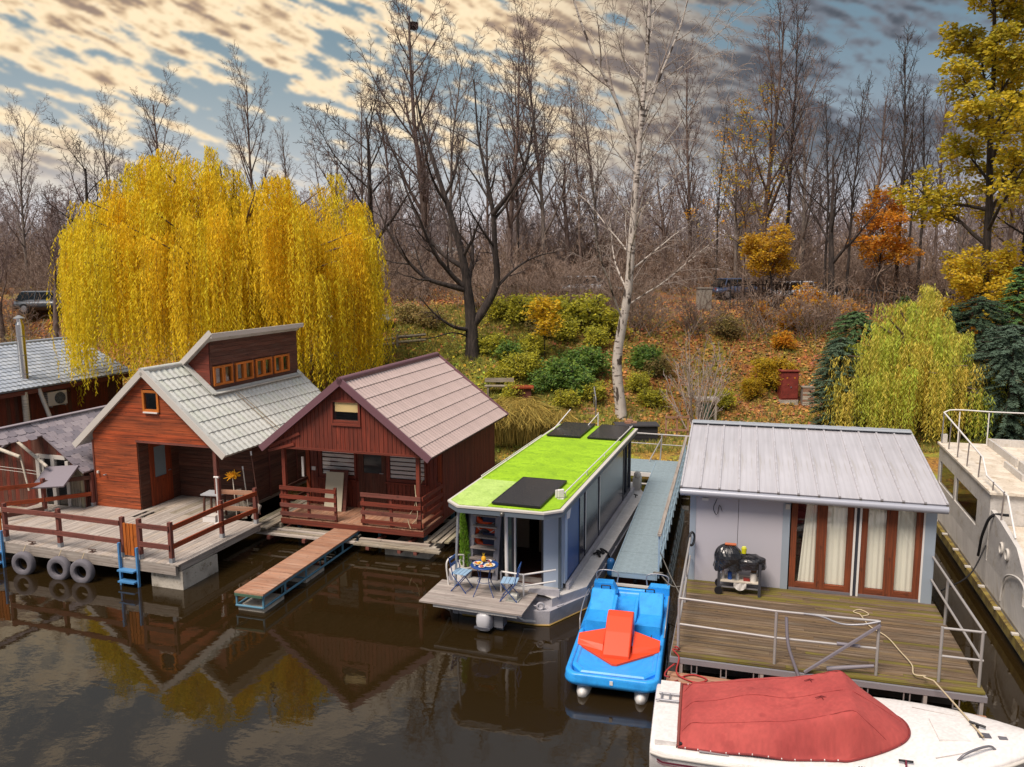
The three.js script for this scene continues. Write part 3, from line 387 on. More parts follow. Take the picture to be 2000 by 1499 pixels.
  P(h, 'switch_box', bx(-2.16, -2.02, 1.82, 1.94, ZW + 0.03, ZW + 0.07), white); P(h, 'door_lamp', merge([bx(-2.48, -2.4, 1.6, 2.25, ZW + 0.1, ZW + 0.14)]), white);
}
{
  const p = T('leaning_panel', 'pale cream board leaning on the wall under the porch window', 'board', [-12.55, 0.69, -21.4], 0.05);
  P(p, 'panel', prism([[-0.3, 0], [0.3, 0], [0.3, 1.22], [-0.3, 1.22]], 0, 0.03).rotateX(-0.22), solid(0xcfc8ae, 0.7)); P(p, 'backing_board', prism([[-0.22, 0], [0.42, 0], [0.42, 1.3], [-0.22, 1.3]], -0.06, -0.02).rotateX(-0.22), W.rail[1]);
  const c = T('rope_hank', 'thin beige cord hanging down the porch corner rail', 'rope', [-9.3, 0.69, -20.5]); P(c, 'cord', merge([tube([[-0.05, 1.3, -0.1], [0.02, 0.8, 0.05], [-0.2, 0.3, 0.1], [-0.1, 0.05, 0.15]], 0.012, 5), tube([[0.15, 1.45, -0.2], [0.05, 1.0, 0.05], [0.1, 0.4, 0.12], [-0.15, 0.1, 0.1]], 0.012, 5)]), rope);
}
// loose plank walkways round the red cabin
{
  const y = 0.36, w1 = T('plank_walkway', 'weathered grey planks laid over the water before the red cabin porch', 'walkway', [-11.4, 0, -20.0]);
  for (const [x0, x1, z0, dz] of [[-2.95, 0.35, -0.05, 0.15], [0.5, 3.05, 0.02, 0.14], [-3.0, -0.1, -0.24, 0.13], [0.42, 2.65, -0.2, 0.13], [-2.6, 0.3, -0.43, 0.16], [-3.1, 0.5, 0.14, 0.13], [0.45, 3.15, 0.2, 0.15]]) { const a = (R() - 0.5) * 0.03; const m = P(w1, 'plank', bx(x0, x1, y - 0.05, y, z0 - dz / 2, z0 + dz / 2), pick(W.old.concat(W.deck))); m.rotation.y = a; }
  for (const x of [-2.4, -1.2, -0.8, 0.9, 1.9, 2.4]) P(w1, 'bearer', bx(x - 0.05, x + 0.05, y - 0.16, y - 0.055, -0.9, 0.28), W.rail[2]);
  P(w1, 'float', bx(1.3, 2.7, -0.3, 0.18, -1.2, -0.05), concrete, 'mossy concrete float');
  const w2 = T('plank_walkway', 'narrow mossy planks running along the red cabin side wall', 'walkway', [-8.75, 0, -20.3]);
  for (let i = 0; i < 4; i++) { P(w2, 'plank', bx(-0.28 + i * 0.19, -0.14 + i * 0.19, y - 0.05, y - R() * 0.02, -6.5 + R() * 0.3, -0.1 - R() * 0.25), W.old[i % 4]); } for (const z of [-0.8, -2.4, -4, -5.8]) P(w2, 'bearer', bx(-0.6, 0.5, y - 0.16, y - 0.055, z - 0.05, z + 0.05), W.old[1]); P(w2, 'support_post', bx(0.0, 0.08, -0.3, y - 0.165, -2.45, -2.35), W.old[1]);
  const w3 = T('plank_walkway', 'mossy planks between the orange cabin and the red cabin', 'walkway', [-14.2, 0, -20.0]);
  for (let i = 0; i < 4; i++) P(w3, 'plank', bx(-0.42 + i * 0.2, -0.24 + i * 0.2, 0.5, 0.55 - R() * 0.03, -6, -0.1 + R() * 0.5), W.old[(i + 3) % 4]); for (const z of [-0.4, -2.5, -4.5]) P(w3, 'bearer', bx(-0.6, 0.45, 0.38, 0.495, z - 0.05, z + 0.05), W.old[1]); P(w3, 'support_post', bx(-0.05, 0.05, -0.3, 0.375, -2.5, -2.4), W.old[1]);
}
// gangway on a blue steel frame
{
  const g = T('gangway', 'brown plank gangway on a blue steel frame with concrete floats', 'gangway', [-11.48, 0, -15.5], 0.015), n = 37, L = 5.05, st = L / n;
  for (let i = 0; i < n; i++) P(g, 'plank', bx(-0.4, 0.4, 0.46, 0.5 - R() * 0.005, -(i + 1) * st + 0.003, -i * st - 0.003), pick(W.gang));
  P(g, 'steel_frame', merge([-0.37, 0.37].flatMap((x) => [bx(x - 0.025, x + 0.025, 0.40, 0.455, -L, 0), cyl([x, 0.14, -0.02], [x, 0.14, -L], 0.03), ...[0.05, 1, 2, 3, 4, 4.9].map((z) => bx(x - 0.02, x + 0.02, 0.14, 0.40, -z - 0.02, -z + 0.02))]).concat([cyl([-0.37, 0.14, -0.03], [0.37, 0.14, -0.03], 0.03), cyl([-0.37, 0.14, -2], [0.37, 0.14, -2], 0.025)])), blueSteel);
  P(g, 'edge_board', bx(-0.38, 0.38, 0.40, 0.457, 0.0, 0.025), solid(0x44604e, 0.6));
  for (const [a, b] of [[0.08, 0.95], [2.0, 2.95]]) P(g, 'concrete_float', bx(-0.36, 0.36, -0.3, 0.11, -b, -a), concrete);
}

// ---------- shingled shed and the tiled house beyond it ----------
{
  const h = T('shingled_shed', 'low dark timber shed with grey shingle roof and white framed glass doors', 'shed', [-22.25, 0, -19.4]);
  const RG = 3.42, k = 0.72, HX = 2.1, sl = HX * Math.hypot(1, k), cs = 1 / Math.hypot(1, k), sn = k * cs, LEN = 7.5, FL = 0.5, lim = (x) => RG - 0.1 - Math.abs(x) * k;
  const f = wallPart(h, 'front_wall', [[-2.0, FL], [1.95, FL], [1.95, lim(1.95)], [0, RG - 0.1], [-2, lim(2)]], W.dark[1], [0, 0, -0.05], 0, 0.08, [[0.24, 1.3, FL + 0.1, 2.24]]);
  boards(f, [W.dark[0], W.dark[2], W.red[1], W.dark[0], W.red[4]], { along: 'y', s0: -2, s1: 1.95, step: 0.17, lo: () => FL, hi: lim, holes: [[0.1, 1.42, FL, 2.36]] });
  const d = P(h, 'glass_door', merge([bx(0.1, 0.24, FL, 2.36, -0.05, 0.06), bx(0.72, 0.86, FL, 2.28, -0.05, 0.06), bx(1.3, 1.42, FL, 2.2, -0.05, 0.06), bx(0.24, 1.3, 2.24, 2.36, -0.05, 0.05), bx(0.3, 0.38, FL, 2.24, -0.02, 0.02), bx(0.24, 1.3, FL, FL + 0.1, -0.05, 0.04)]), offWhite);
  P(d, 'pane', bx(0.24, 0.72, FL + 0.1, 2.24, -0.01, 0), glass); P(d, 'pane', bx(0.86, 1.3, FL + 0.1, 2.2, -0.01, 0), glass); for (const [x, ry] of [[-2, -1], [1.92, 1]]) P(h, 'side_wall', bx(x, x + 0.06, FL, 2.0, -LEN + 0.2, -0.14), W.dark[0]); P(h, 'rear_wall', bx(-2, 1.95, FL, 2.05, -LEN + 0.1, -LEN + 0.18), W.dark[0]);
  const fence = P(h, 'board_screen', bx(1.44, 1.95, FL, 1.95, -0.02, 0.015), W.old[1]); for (let i = 0; i < 4; i++) P(fence, 'board', bx(1.45 + i * 0.125, 1.56 + i * 0.125, FL, 1.9 + R() * 0.05, 0.018, 0.035), W.old[i]);
  const shM = [0x8a8288, 0x7f787f, 0x938b90, 0x77727a].map((c) => solid(c, 0.92, 0, { bumpMap: roughBump, bumpScale: 0.006 }));
  const right = slopePart(h, 'roof_slope', shM[1], [HX, RG - HX * k, 0.12], [0, 0, -1], [-cs, sn, 0], LEN, sl);
  const sg = prism([[0, 0.05], [0.06, 0], [0.25, 0], [0.31, 0.05], [0.31, 0.21], [0, 0.21]], 0.0, 0.012).rotateX(0.035);
  for (let r = 0; r < 13; r++) for (let c = 0; c < 23; c++) { const m = P(right, 'shingle', sg, pick(shM)); m.position.set(c * 0.322 + (r % 2) * 0.16 - (c === 0 ? 0 : 0), r * 0.195, 0.004); }
  const left = slopePart(h, 'roof_slope', shM[1], [-HX, RG - HX * k, 0.12 - LEN], [0, 0, 1], [cs, sn, 0], LEN, sl);
  // ridge carries on forward over the open yard
  const fr = slopePart(h, 'front_overhang', shM[0], [0.55, RG - 0.55 * k, 2.6], [0, 0, -1], [-cs, sn, 0], 2.48, 0.68); for (let r = 0; r < 3; r++) for (let c = 0; c < 7; c++) { const m = P(fr, 'shingle', sg, pick(shM)); m.position.set(c * 0.322 + (r % 2) * 0.16, r * 0.195 - (r === 0 ? R() * 0.12 : 0), 0.004); }
  P(h, 'ridge_cap', merge([beam([0.06, RG + 0.0, 2.6], [0.06, RG + 0.0, -LEN], 0.2, 0.03)]), shM[0]);
  const can = slopePart(h, 'door_canopy', shM[1], [2.05, 1.62, 0.85], [-0.85, 0, 0.1], [-0.25, 0.45, -0.8], 1.15, 0.95); void can;
  P(h, 'roof_pole', merge([cyl([-0.55, 3.02, 0.35], [1.05, 2.12, 0.5], 0.05), cyl([-1.6, 2.62, 0.3], [-0.25, 2.3, 0.3], 0.06), cyl([0.0, 1.2, 0.3], [-0.3, 2.35, 0.25], 0.03)]), W.pale[1]);
  P(h, 'floor', bx(-2.3, 2.0, FL - 0.15, FL - 0.004, -LEN, 1.2), W.old[0]); P(h, 'float', bx(-2, 1.8, -0.3, FL - 0.16, -LEN + 0.3, 0.9), concrete);
  for (const y of [1.85, 1.75]) P(h, 'wire', tube([[-3, y + 0.15, 0.4], [0, y, 0.2], [1.2, y - 0.05, 0.3]], 0.009, 4, 10), offWhite);
}
const slateTile = [0x9aa3ae, 0xa5adb6, 0x929ba6].map((c) => solid(c, 0.45, 0.1));
{
  const h = T('tiled_house', 'red-brown boathouse with blue-grey tile roof and steel stove pipe', 'house', [-28.8, 0, -24.0]);
  const EV = 3.4, RG = 4.95, HX = 3.4, sl = Math.hypot(HX, RG - EV), cs = HX / sl, sn = (RG - EV) / sl, LEN = 9.6, Z0 = 2.6;
  const right = slopePart(h, 'roof_slope', slateTile[2], [0, EV, Z0], [0, 0, -1], [-cs, sn, 0], LEN, sl), tg = tileGeo(0.24, sl / 13, 0.03, 0.028);
  tiles(right, tg, slateTile, 0.24, sl / 13, 40, 13, (x) => x > 3.0 && x < 8.4); const rest = []; for (let r = 0; r < 13; r++) for (let c = 0; c < 40; c++) { const x = c * 0.24 + 0.12; if (!(x > 3.0 && x < 8.4)) rest.push(tg.clone().translate(c * 0.24, r * sl / 13, 0.002)); } const rm = P(right, 'tile_field', merge(rest), slateTile[0]); rm.userData.kind = 'stuff';
  slopePart(h, 'roof_slope', slateTile[2], [-2 * HX, EV, Z0 - LEN], [0, 0, 1], [cs, sn, 0], LEN, sl); P(h, 'ridge_cap', cyl([-HX, RG + 0.02, Z0], [-HX, RG + 0.02, Z0 - LEN], 0.09, 0.09, 10), slateTile[0]);
  P(h, 'eave_board', bx(-0.16, -0.1, EV - 0.26, EV - 0.08, Z0 - LEN, Z0), W.rail[2]);
  const w = wallPart(h, 'side_wall', [[0, 0.3], [LEN - 0.4, 0.3], [LEN - 0.4, EV + 0.1], [0, EV + 0.1]], W.dark[3], [-0.55, 0, Z0 - 0.2], Math.PI / 2); boards(w, [W.red[1], W.red[4], W.dark[0]], { along: 'y', s0: 0, s1: LEN - 0.4, step: 0.19, lo: () => 0.3, hi: () => EV });
  P(h, 'rear_wall', prism([[-6.2, 0.3], [-0.6, 0.3], [-0.6, EV], [-3.4, RG - 0.1], [-6.2, EV]], Z0 - LEN + 0.2, Z0 - LEN + 0.3), W.red[4]); P(h, 'front_wall', prism([[-6.2, 0.3], [-0.6, 0.3], [-0.6, EV], [-3.4, RG - 0.1], [-6.2, EV]], Z0 - 0.3, Z0 - 0.2), W.red[4]);
  P(h, 'floor', bx(-6.3, -0.2, 0.1, 0.296, Z0 - LEN + 0.2, Z0), W.old[1]); P(h, 'float', bx(-6, -0.6, -0.3, 0.096, Z0 - LEN + 0.5, Z0 - 0.3), concrete);
  P(h, 'log_post', merge([cyl([-0.2, 0.3, -1.1], [-0.2, EV - 0.15, -1.1], 0.14, 0.12, 10)]), W.pale[0]); P(h, 'drain_pipe', cyl([-0.15, EV - 0.1, -1.75], [0.35, 1.0, -2.1], 0.09, 0.09, 9), offWhite);
  const pipe = P(h, 'stove_pipe', merge([cyl([-0.75, EV + 0.15, -1.65], [-0.75, 6.0, -1.65], 0.165, 0.165, 16), cyl([-0.75, 6.0, -1.65], [-0.75, 6.12, -1.65], 0.165, 0.11, 16), cyl([-0.75, 6.12, -1.65], [-0.75, 6.26, -1.65], 0.11, 0.11, 16)]), solid(0xc4c2be, 0.18, 1)); P(pipe, 'cowl', merge([cyl([-0.75, 6.28, -1.65], [-0.75, 6.40, -1.65], 0.23, 0.04, 16), cyl([-0.75, 6.25, -1.65], [-0.75, 6.28, -1.65], 0.21, 0.23, 16)]), solid(0xb4b2ae, 0.3, 0.9)); P(pipe, 'band', merge([5.5, 4.7, 3.9].map((y) => cyl([-0.75, y, -1.65], [-0.75, y + 0.04, -1.65], 0.175, 0.175, 16))), steel);
}
{
  const a = T('air_conditioner', 'white air conditioner box with round fan grille on the boathouse wall', 'air conditioner', [-29.3, 2.42, -26.7], Math.PI / 2 - 0.1);
  P(a, 'housing', new RoundedBoxGeometry(0.92, 0.62, 0.34, 2, 0.03).translate(0, 0.33, 0.19), offWhite); P(a, 'fan_grille', merge([0.07, 0.13, 0.19, 0.25].map((r) => new THREE.TorusGeometry(r, 0.012, 5, 24).translate(0.1, 0.33, 0.375)).concat([0, 1, 2, 3].map((i) => box(0.5, 0.015, 0.01).rotateZ(i * Math.PI / 4).translate(0.1, 0.33, 0.372)))), solid(0x6b6f70, 0.5)); P(a, 'fan', cyl([0.1, 0.33, 0.35], [0.1, 0.33, 0.366], 0.25, 0.25, 24), solid(0x3a3d3f, 0.6)); P(a, 'side_louvre', merge([0, 1, 2, 3, 4, 5].map((i) => box(0.01, 0.02, 0.3, -0.465, 0.12 + i * 0.085, 0.19))), solid(0x55595c, 0.6)); P(a, 'bracket', merge([bx(-0.35, -0.3, -0.03, 0.02, 0, 0.4), bx(0.3, 0.35, -0.03, 0.02, 0, 0.4)]), steel);
}

// ---------- houseboat with the green roof ----------
const hullGrey = M({ map: blotTex(0x9c9aa0, 0xa8a6ab, 4, 4, 51, 1.5), roughness: 0.45 }), hullDeck = M({ map: blotTex(0xb6b3b0, 0xc0bdba, 5, 5, 52, 1.2, 0.3, 0x98928c), roughness: 0.75 });
const navyGlass = new THREE.MeshPhysicalMaterial({ color: 0x181c34, roughness: 0.22, clearcoat: 0.35, clearcoatRoughness: 0.1 });
function plan(pts, y0, y1) { return prism(pts.map(([x, z]) => [x, z]), -y1, -y0).rotateX(Math.PI / 2); }   // level slab with outline (x, z)
{
  const h = T('houseboat', 'grey hulled houseboat with bright artificial grass roof, solar panels and navy glass walls', 'houseboat', [-5.55, 0, -17.0], -0.028);
  const out = (s, f) => [[s * 0.95, f], [s * 1.23, f * 0.5], [s * 1.85, -1.1], [s * 1.85, -9.6], [s * 1.25, -10.9]];
  const ring = (y, k, f) => { const r = out(1, f).map(([x, z]) => [x * k, y, z]), l = out(-1, f).map(([x, z]) => [x * k, y, z]).reverse(); return r.concat(l); };
  P(h, 'hull', flat(loft([ring(-0.35, 0.96, 0.12), ring(0.03, 0.985, 0.16), ring(0.36, 1, 0.18), ring(0.36, 0.985, -0.28), ring(0.55, 0.985, -0.3)].map((r) => r.slice().reverse()))), hullGrey);
  P(h, 'side_deck', plan(out(0.985, -0.3).concat(out(-0.985, -0.3).reverse()), 0.552, 0.57), hullDeck);
  P(h, 'rubbing_strake', pipes([[[-0.93, 0.015, 0.17], [0.94, 0.015, 0.17]], [[0.94, 0.015, 0.17], [1.22, 0.015, 0.09]], [[1.22, 0.015, 0.09], [1.83, 0.015, -1.1]], [[1.83, 0.015, -1.1], [1.83, 0.015, -9.6]]], 0.02, 5), solid(0xa88a4a, 0.7));
  P(h, 'coaming', bx(1.38, 1.46, 0.57, 0.72, -9.7, -0.75), hullGrey); for (const z of [-1.3, -1.6, -1.9, -3.2, -4.6]) P(h, 'scupper', cyl([1.82, 0.36, z], [1.845, 0.36, z], 0.028, 0.028, 10), white);
  P(h, 'bow_fairlead', merge([new THREE.TorusGeometry(0.075, 0.028, 8, 16).rotateY(0.4).translate(1.0, 0.46, 0.1), cyl([0.8, 0.45, 0.1], [1.0, 0.45, 0.1], 0.02), cyl([1.35, 0.42, -0.1], [1.48, 0.44, -0.22], 0.02)]), hullGrey);
  P(h, 'bow_bulwark', prism([[0.55, 0.57], [1.35, 0.57], [1.35, 0.75], [0.62, 0.68]], -0.32, -0.27), hullGrey);
  // front platform
  const n = 10, st = 1.34 / n; for (let i = 0; i < n; i++) P(h, 'platform_plank', bx(-1.68, 0.83, 0.56, 0.6 - R() * 0.003, 0.98 - (i + 1) * st + 0.002, 0.98 - i * st - 0.002), pick(W.plat));
  P(h, 'platform_frame', merge([bx(-1.35, 0.7, 0.47, 0.55, 0.86, 0.92), bx(-1.35, -1.29, 0.47, 0.55, -0.3, 0.85), bx(0.55, 0.61, 0.47, 0.55, -0.3, 0.85), beam([0.58, 0.5, 0.8], [0.62, 0.1, 0.2], 0.04, 0.04), beam([0.6, 0.1, 0.2], [0.9, 0.1, 0.15], 0.04, 0.04), beam([-1.3, 0.5, 0.8], [-1.25, 0.1, 0.2], 0.04, 0.04)]), white);
  P(h, 'fore_deck', bx(-1.3, 1.3, 0.572, 0.592, -0.78, -0.365), hullDeck);
  const mot = P(h, 'outboard_motor', loft([[0.14, 0.18, 0.02], [0.17, 0.24, 0.06], [0.19, 0.27, 0.22], [0.18, 0.26, 0.38], [0.12, 0.18, 0.47]].map(([a, b, y]) => Array.from({ length: 14 }, (_, i) => { const t = i / 14 * 6.2832; return [-0.12 + a * Math.sign(Math.cos(t)) * Math.pow(Math.abs(Math.cos(t)), 0.6), y + 0.02, 0.72 + b * Math.sign(Math.sin(t)) * Math.pow(Math.abs(Math.sin(t)), 0.6)]; }).reverse())), solid(0xb4b4b8, 0.35));
  P(mot, 'bracket', merge([bx(0.08, 0.3, 0.1, 0.42, 0.45, 0.75), cyl([-0.12, -0.3, 0.66], [-0.12, 0.04, 0.68], 0.08), bx(0.1, 0.26, -0.1, 0.3, 0.55, 0.62)]), solid(0x6d6e74, 0.5)); P(mot, 'decal_band', bx(-0.31, 0.07, 0.12, 0.16, 0.93, 0.985), solid(0x4a4c54, 0.4)); 
  P(h, 'rudder_post', merge([bx(-1.15, -1.05, -0.3, 0.45, 0.05, 0.15), bx(-1.2, -0.95, -0.3, 0.05, 0.05, 0.12)]), hullGrey);
  // cabin
  const YT = 2.62, lb = solid(0xa9b8cc, 0.5), bl = solid(0x1d4a86, 0.35), fr = solid(0x33353f, 0.4);
  P(h, 'front_panel', bx(0.82, 1.3, 0.592, YT, -0.82, -0.76), lb, 'pale blue front wall panel'); P(h, 'side_panel', bx(1.3, 1.36, 0.72, YT, -0.98, -0.76), lb);
  P(h, 'side_panel', bx(1.3, 1.365, 0.72, YT, -2.1, -0.985), bl, 'bright blue side wall panel');
  for (const [a, b] of [[-2.72, -2.14], [-4.4, -2.80], [-8.0, -4.48]]) P(h, 'glass_panel', bx(1.3, 1.37, 0.72, YT, a, b), navyGlass);
  for (const [a, b] of [[-2.135, -2.105], [-2.79, -2.725], [-4.475, -4.405], [-8.09, -8.005], [-8.62, -8.55], [-9.3, -9.2]]) P(h, 'wall_post', bx(1.3, 1.385, 0.72, YT, a, b), fr); for (const z of [-2.72, -4.4]) P(h, 'white_strip', bx(1.386, 1.4, 0.9, YT, z - 0.02, z + 0.02), white);
  const wn = P(h, 'side_window', merge([bx(1.3, 1.38, 0.72, 0.85, -9.2, -8.09), bx(1.3, 1.38, 2.5, YT, -9.2, -8.09)]), fr); P(wn, 'pane', bx(1.33, 1.34, 0.85, 2.5, -8.55, -8.09), glass); P(wn, 'pane', bx(1.33, 1.34, 0.85, 2.5, -9.2, -8.62), glass);
  P(h, 'rear_wall', bx(-1.3, 1.3, 0.572, YT, -9.3, -9.24), navyGlass); P(h, 'port_wall', bx(-1.36, -1.3, 0.572, YT, -9.3, -0.95), navyGlass);
  P(h, 'cabin_floor', bx(-1.28, 1.28, 0.572, 0.60, -9.2, -0.83), W.dark[2]); P(h, 'partition', merge([bx(0.05, 0.5, 0.602, YT - 0.02, -3.0, -2.94), bx(-1.28, -0.3, 0.602, YT - 0.02, -3.2, -3.14)]), solid(0xc1a58a, 0.7)); P(h, 'curtain', bx(-0.32, -0.05, 0.62, 2.5, -1.35, -1.25), solid(0x6f8f8c, 0.85)); P(h, 'bunk', bx(0.5, 1.2, 0.602, 1.15, -4.2, -3.2), white);
  P(h, 'sliding_door', merge([bx(-0.36, -0.3, 0.592, YT, -1.0, -0.92), bx(-0.05, 0.0, 0.592, YT, -1.0, -0.92), bx(-0.3, -0.05, 2.5, YT, -0.98, -0.93), bx(0.76, 0.815, 0.592, YT, -0.9, -0.8), bx(0, 0.76, 2.52, YT, -0.98, -0.9)]), fr); P(h, 'door_pane', bx(-0.3, -0.05, 0.62, 2.5, -0.965, -0.955), glass); P(h, 'front_wall', bx(-1.3, -0.362, 0.592, YT, -1.2, -1.14), solid(0x50535e, 0.6)); P(h, 'door_threshold', bx(-0.02, 0.8, 0.594, 0.68, -1.0, -0.84), W.plat[3]);
  P(h, 'front_post', cyl([-1.2, 0.6, -0.05], [-1.06, 2.6, 0.02], 0.035), galv); P(h, 'front_post', cyl([0.06, 0.6, -0.25], [0.06, 2.6, -0.2], 0.045), white); P(h, 'front_post', bx(1.24, 1.3, 0.58, 2.6, -0.66, -0.58), solid(0x55606a, 0.5)); P(h, 'door_jamb', bx(0.13, 0.17, 0.6, 2.6, -0.62, -0.58), white);
  // roof
  const ro = [[-1.32, 0.0], [-0.94, 0.36], [1.13, 0.28], [1.48, -0.06], [1.49, -9.87], [-1.3, -9.87]], inset = (k) => ro.map(([x, z]) => [0.08 + (x - 0.08) * k, -4.8 + (z + 4.8) * (k + (1 - k) * 0.72)]);
  P(h, 'roof_edge', plan(ro, 2.60, 2.72), solid(0x5f6a74, 0.5)); P(h, 'roof_trim', plan(inset(1.012), 2.722, 2.765), offWhite);
  const turf = (c1, c2, s) => M({ map: blotTex(c1, c2, 3, 6, s, 1.7, 0.55, s === 54 ? 0x8aa650 : 0x6f9610), roughness: 0.95, bumpMap: roughBump, bumpScale: 0.02 });
  P(h, 'grass_mat', plan([[-1.26, -2.04], [-0.3, -2.0], [-0.3, 0.26], [1.08, 0.2], [1.4, -0.1], [1.4, -9.8], [-1.22, -9.8]].slice(0, 2).concat([[1.4, -1.95], [1.4, -9.8], [-1.22, -9.8]]), 2.767, 2.785), turf(0x86ae12, 0x96c018, 53), 'bright green artificial grass mat'); P(h, 'grass_mat', plan([[-0.24, -1.99], [-0.24, 0.22], [1.08, 0.2], [1.4, -0.1], [1.4, -1.945]], 2.767, 2.785), turf(0x86ae12, 0x96c018, 53)); P(h, 'grass_mat', plan([[-1.26, -2.03], [-1.26, -0.02], [-0.92, 0.29], [-0.246, 0.25], [-0.246, -2.0]], 2.767, 2.783), turf(0x9dbb5c, 0xadc96c, 54), 'paler green artificial grass mat');
  const pvM = M({ color: 0x2c2d33, roughness: 0.25, metalness: 0.1 });
  for (const [x0, x1, z0, z1] of [[-0.16, 0.98, -2.25, 0.1], [-1.08, 0.0, -9.85, -7.6], [0.28, 1.32, -9.8, -7.6]]) { const s = P(h, 'solar_panel', bx(x0, x1, 2.835, 2.85, z0, z1), pvM); P(s, 'panel_frame', merge([bx(x0 - 0.02, x0, 2.81, 2.855, z0, z1), bx(x1, x1 + 0.02, 2.81, 2.855, z0, z1), bx(x0 - 0.02, x1 + 0.02, 2.81, 2.855, z0 - 0.02, z0), bx(x0 - 0.02, x1 + 0.02, 2.81, 2.855, z1, z1 + 0.02)]), black); P(s, 'panel_foot', merge([[x0 + 0.1, z0 + 0.1], [x1 - 0.1, z0 + 0.1], [x0 + 0.1, z1 - 0.1], [x1 - 0.1, z1 - 0.1]].map(([x, z]) => bx(x - 0.04, x + 0.04, 2.785, 2.834, z - 0.04, z + 0.04))), black); }
  P(h, 'roof_rail', merge([cyl([1.28, 2.9, -0.9], [1.36, 2.9, -9.6], 0.016), ...[-1, -3.2, -5.4, -7.6, -9.5].map((z) => cyl([1.3, 2.78, z], [1.3, 2.9, z], 0.014)), cyl([-1.24, 2.86, -2.0], [-1.22, 2.86, -7.4], 0.014), ...[-2, -4, -6, -7.4].map((z) => cyl([-1.23, 2.78, z], [-1.23, 2.86, z], 0.012))]), white);
  P(h, 'roof_floodlight', merge([new RoundedBoxGeometry(0.16, 0.2, 0.08, 2, 0.02).rotateY(0.6).translate(1.22, 2.92, -0.85), bx(1.15, 1.3, 2.785, 2.81, -0.95, -0.8), cyl([1.22, 2.8, -0.88], [1.22, 2.9, -0.88], 0.03), bx(1.08, 1.12, 2.8, 2.98, -0.92, -0.86)]), white); P(h, 'bow_lamp', merge([new THREE.SphereGeometry(0.05, 12, 8).translate(0.15, 2.66, 0.34), cyl([0.15, 2.66, 0.28], [0.15, 2.66, 0.33], 0.06)]), solid(0x6d6c66, 0.3, 0.5)); P(h, 'masthead', merge([cyl([0.1, 2.78, -9.9], [0.1, 3.25, -9.9], 0.02), cyl([0.1, 3.2, -9.9], [-0.25, 2.75, -9.5], 0.015), cyl([-0.9, 3.3, -9.9], [-1.25, 2.7, -8.6], 0.02)]), white);
  // stairs to the roof
  const sg = merge([beam([-1.12, 0.6, -0.72], [-1.0, 2.62, -0.95], 0.05, 0.14), beam([-0.42, 0.6, -0.72], [-0.36, 2.62, -0.95], 0.05, 0.14)]), stp = P(h, 'roof_stairs', sg, solid(0x7c7c86, 0.6)); for (let i = 0; i < 7; i++) { const y = 0.82 + i * 0.27; P(stp, 'tread', bx(-1.08 + i * 0.015, -0.42 + i * 0.008, y, y + 0.035, -0.9 - i * 0.03, -0.62 - i * 0.03), W.plat[i % 4]); }
  P(h, 'bow_rail', merge([[[-0.04, 0.6, -0.1], [-0.04, 1.1, -0.1]], [[-0.04, 1.1, -0.1], [0.55, 1.12, -0.02]], [[0.55, 0.6, -0.02], [0.55, 1.12, -0.02]], [[0.55, 1.12, -0.02], [1.2, 1.14, -0.5]], [[-0.04, 0.82, -0.1], [0.55, 0.84, -0.02]], [[0.55, 0.84, -0.02], [1.2, 0.86, -0.5]]].map(([a, b]) => cyl(a, b, 0.022))), white); P(h, 'port_rail', merge([tube([[-1.4, 0.6, -0.1], [-1.42, 1.2, -0.1], [-1.3, 1.25, -0.4], [-1.2, 1.2, -0.6]], 0.022, 6), cyl([-1.2, 0.6, -0.6], [-1.2, 1.2, -0.6], 0.022)]), white);
  P(h, 'anchor_winch', merge([cyl([0.3, 0.68, 0.25], [0.5, 0.68, 0.25], 0.09, 0.09, 14), bx(0.25, 0.55, 0.6, 0.63, 0.12, 0.4), bx(0.28, 0.32, 0.6, 0.85, 0.17, 0.33)]), solid(0xa3a39c, 0.5, 0.2));
  P(h, 'mooring_line', tube([[1.5, 0.62, -3.2], [1.6, 0.65, -3.3], [1.7, 0.6, -3.1], [1.55, 0.63, -3.45], [1.75, 0.61, -3.35], [1.62, 0.66, -3.55], [1.8, 0.6, -3.5], [1.86, 0.5, -3.5], [1.9, 0.3, -3.6]], 0.03, 6, 80), blackRope, 'heap of black mooring rope'); P(h, 'fender', new THREE.CapsuleGeometry(0.11, 0.3, 6, 12).translate(1.98, 0.3, -3.2), solid(0x2c6aa8, 0.4), 'blue fender'); P(h, 'stern_cleat', merge([cyl([1.62, 0.57, -9], [1.62, 0.66, -9], 0.02), cyl([1.55, 0.67, -9.05], [1.69, 0.67, -8.95], 0.02)]), black); P(h, 'roof_drip', prism([[0, 0], [0.22, 0], [0.14, -0.28], [0.02, -0.28]], 0, 0.01).rotateY(1.3).translate(1.4, 2.62, -0.7), white);
  P(h, 'stern_gear', merge([bx(1.35, 1.6, 0.57, 1.0, -10.3, -9.9), new THREE.SphereGeometry(0.13, 10, 8).translate(1.5, 1.1, -10.0)]), offWhite);
}
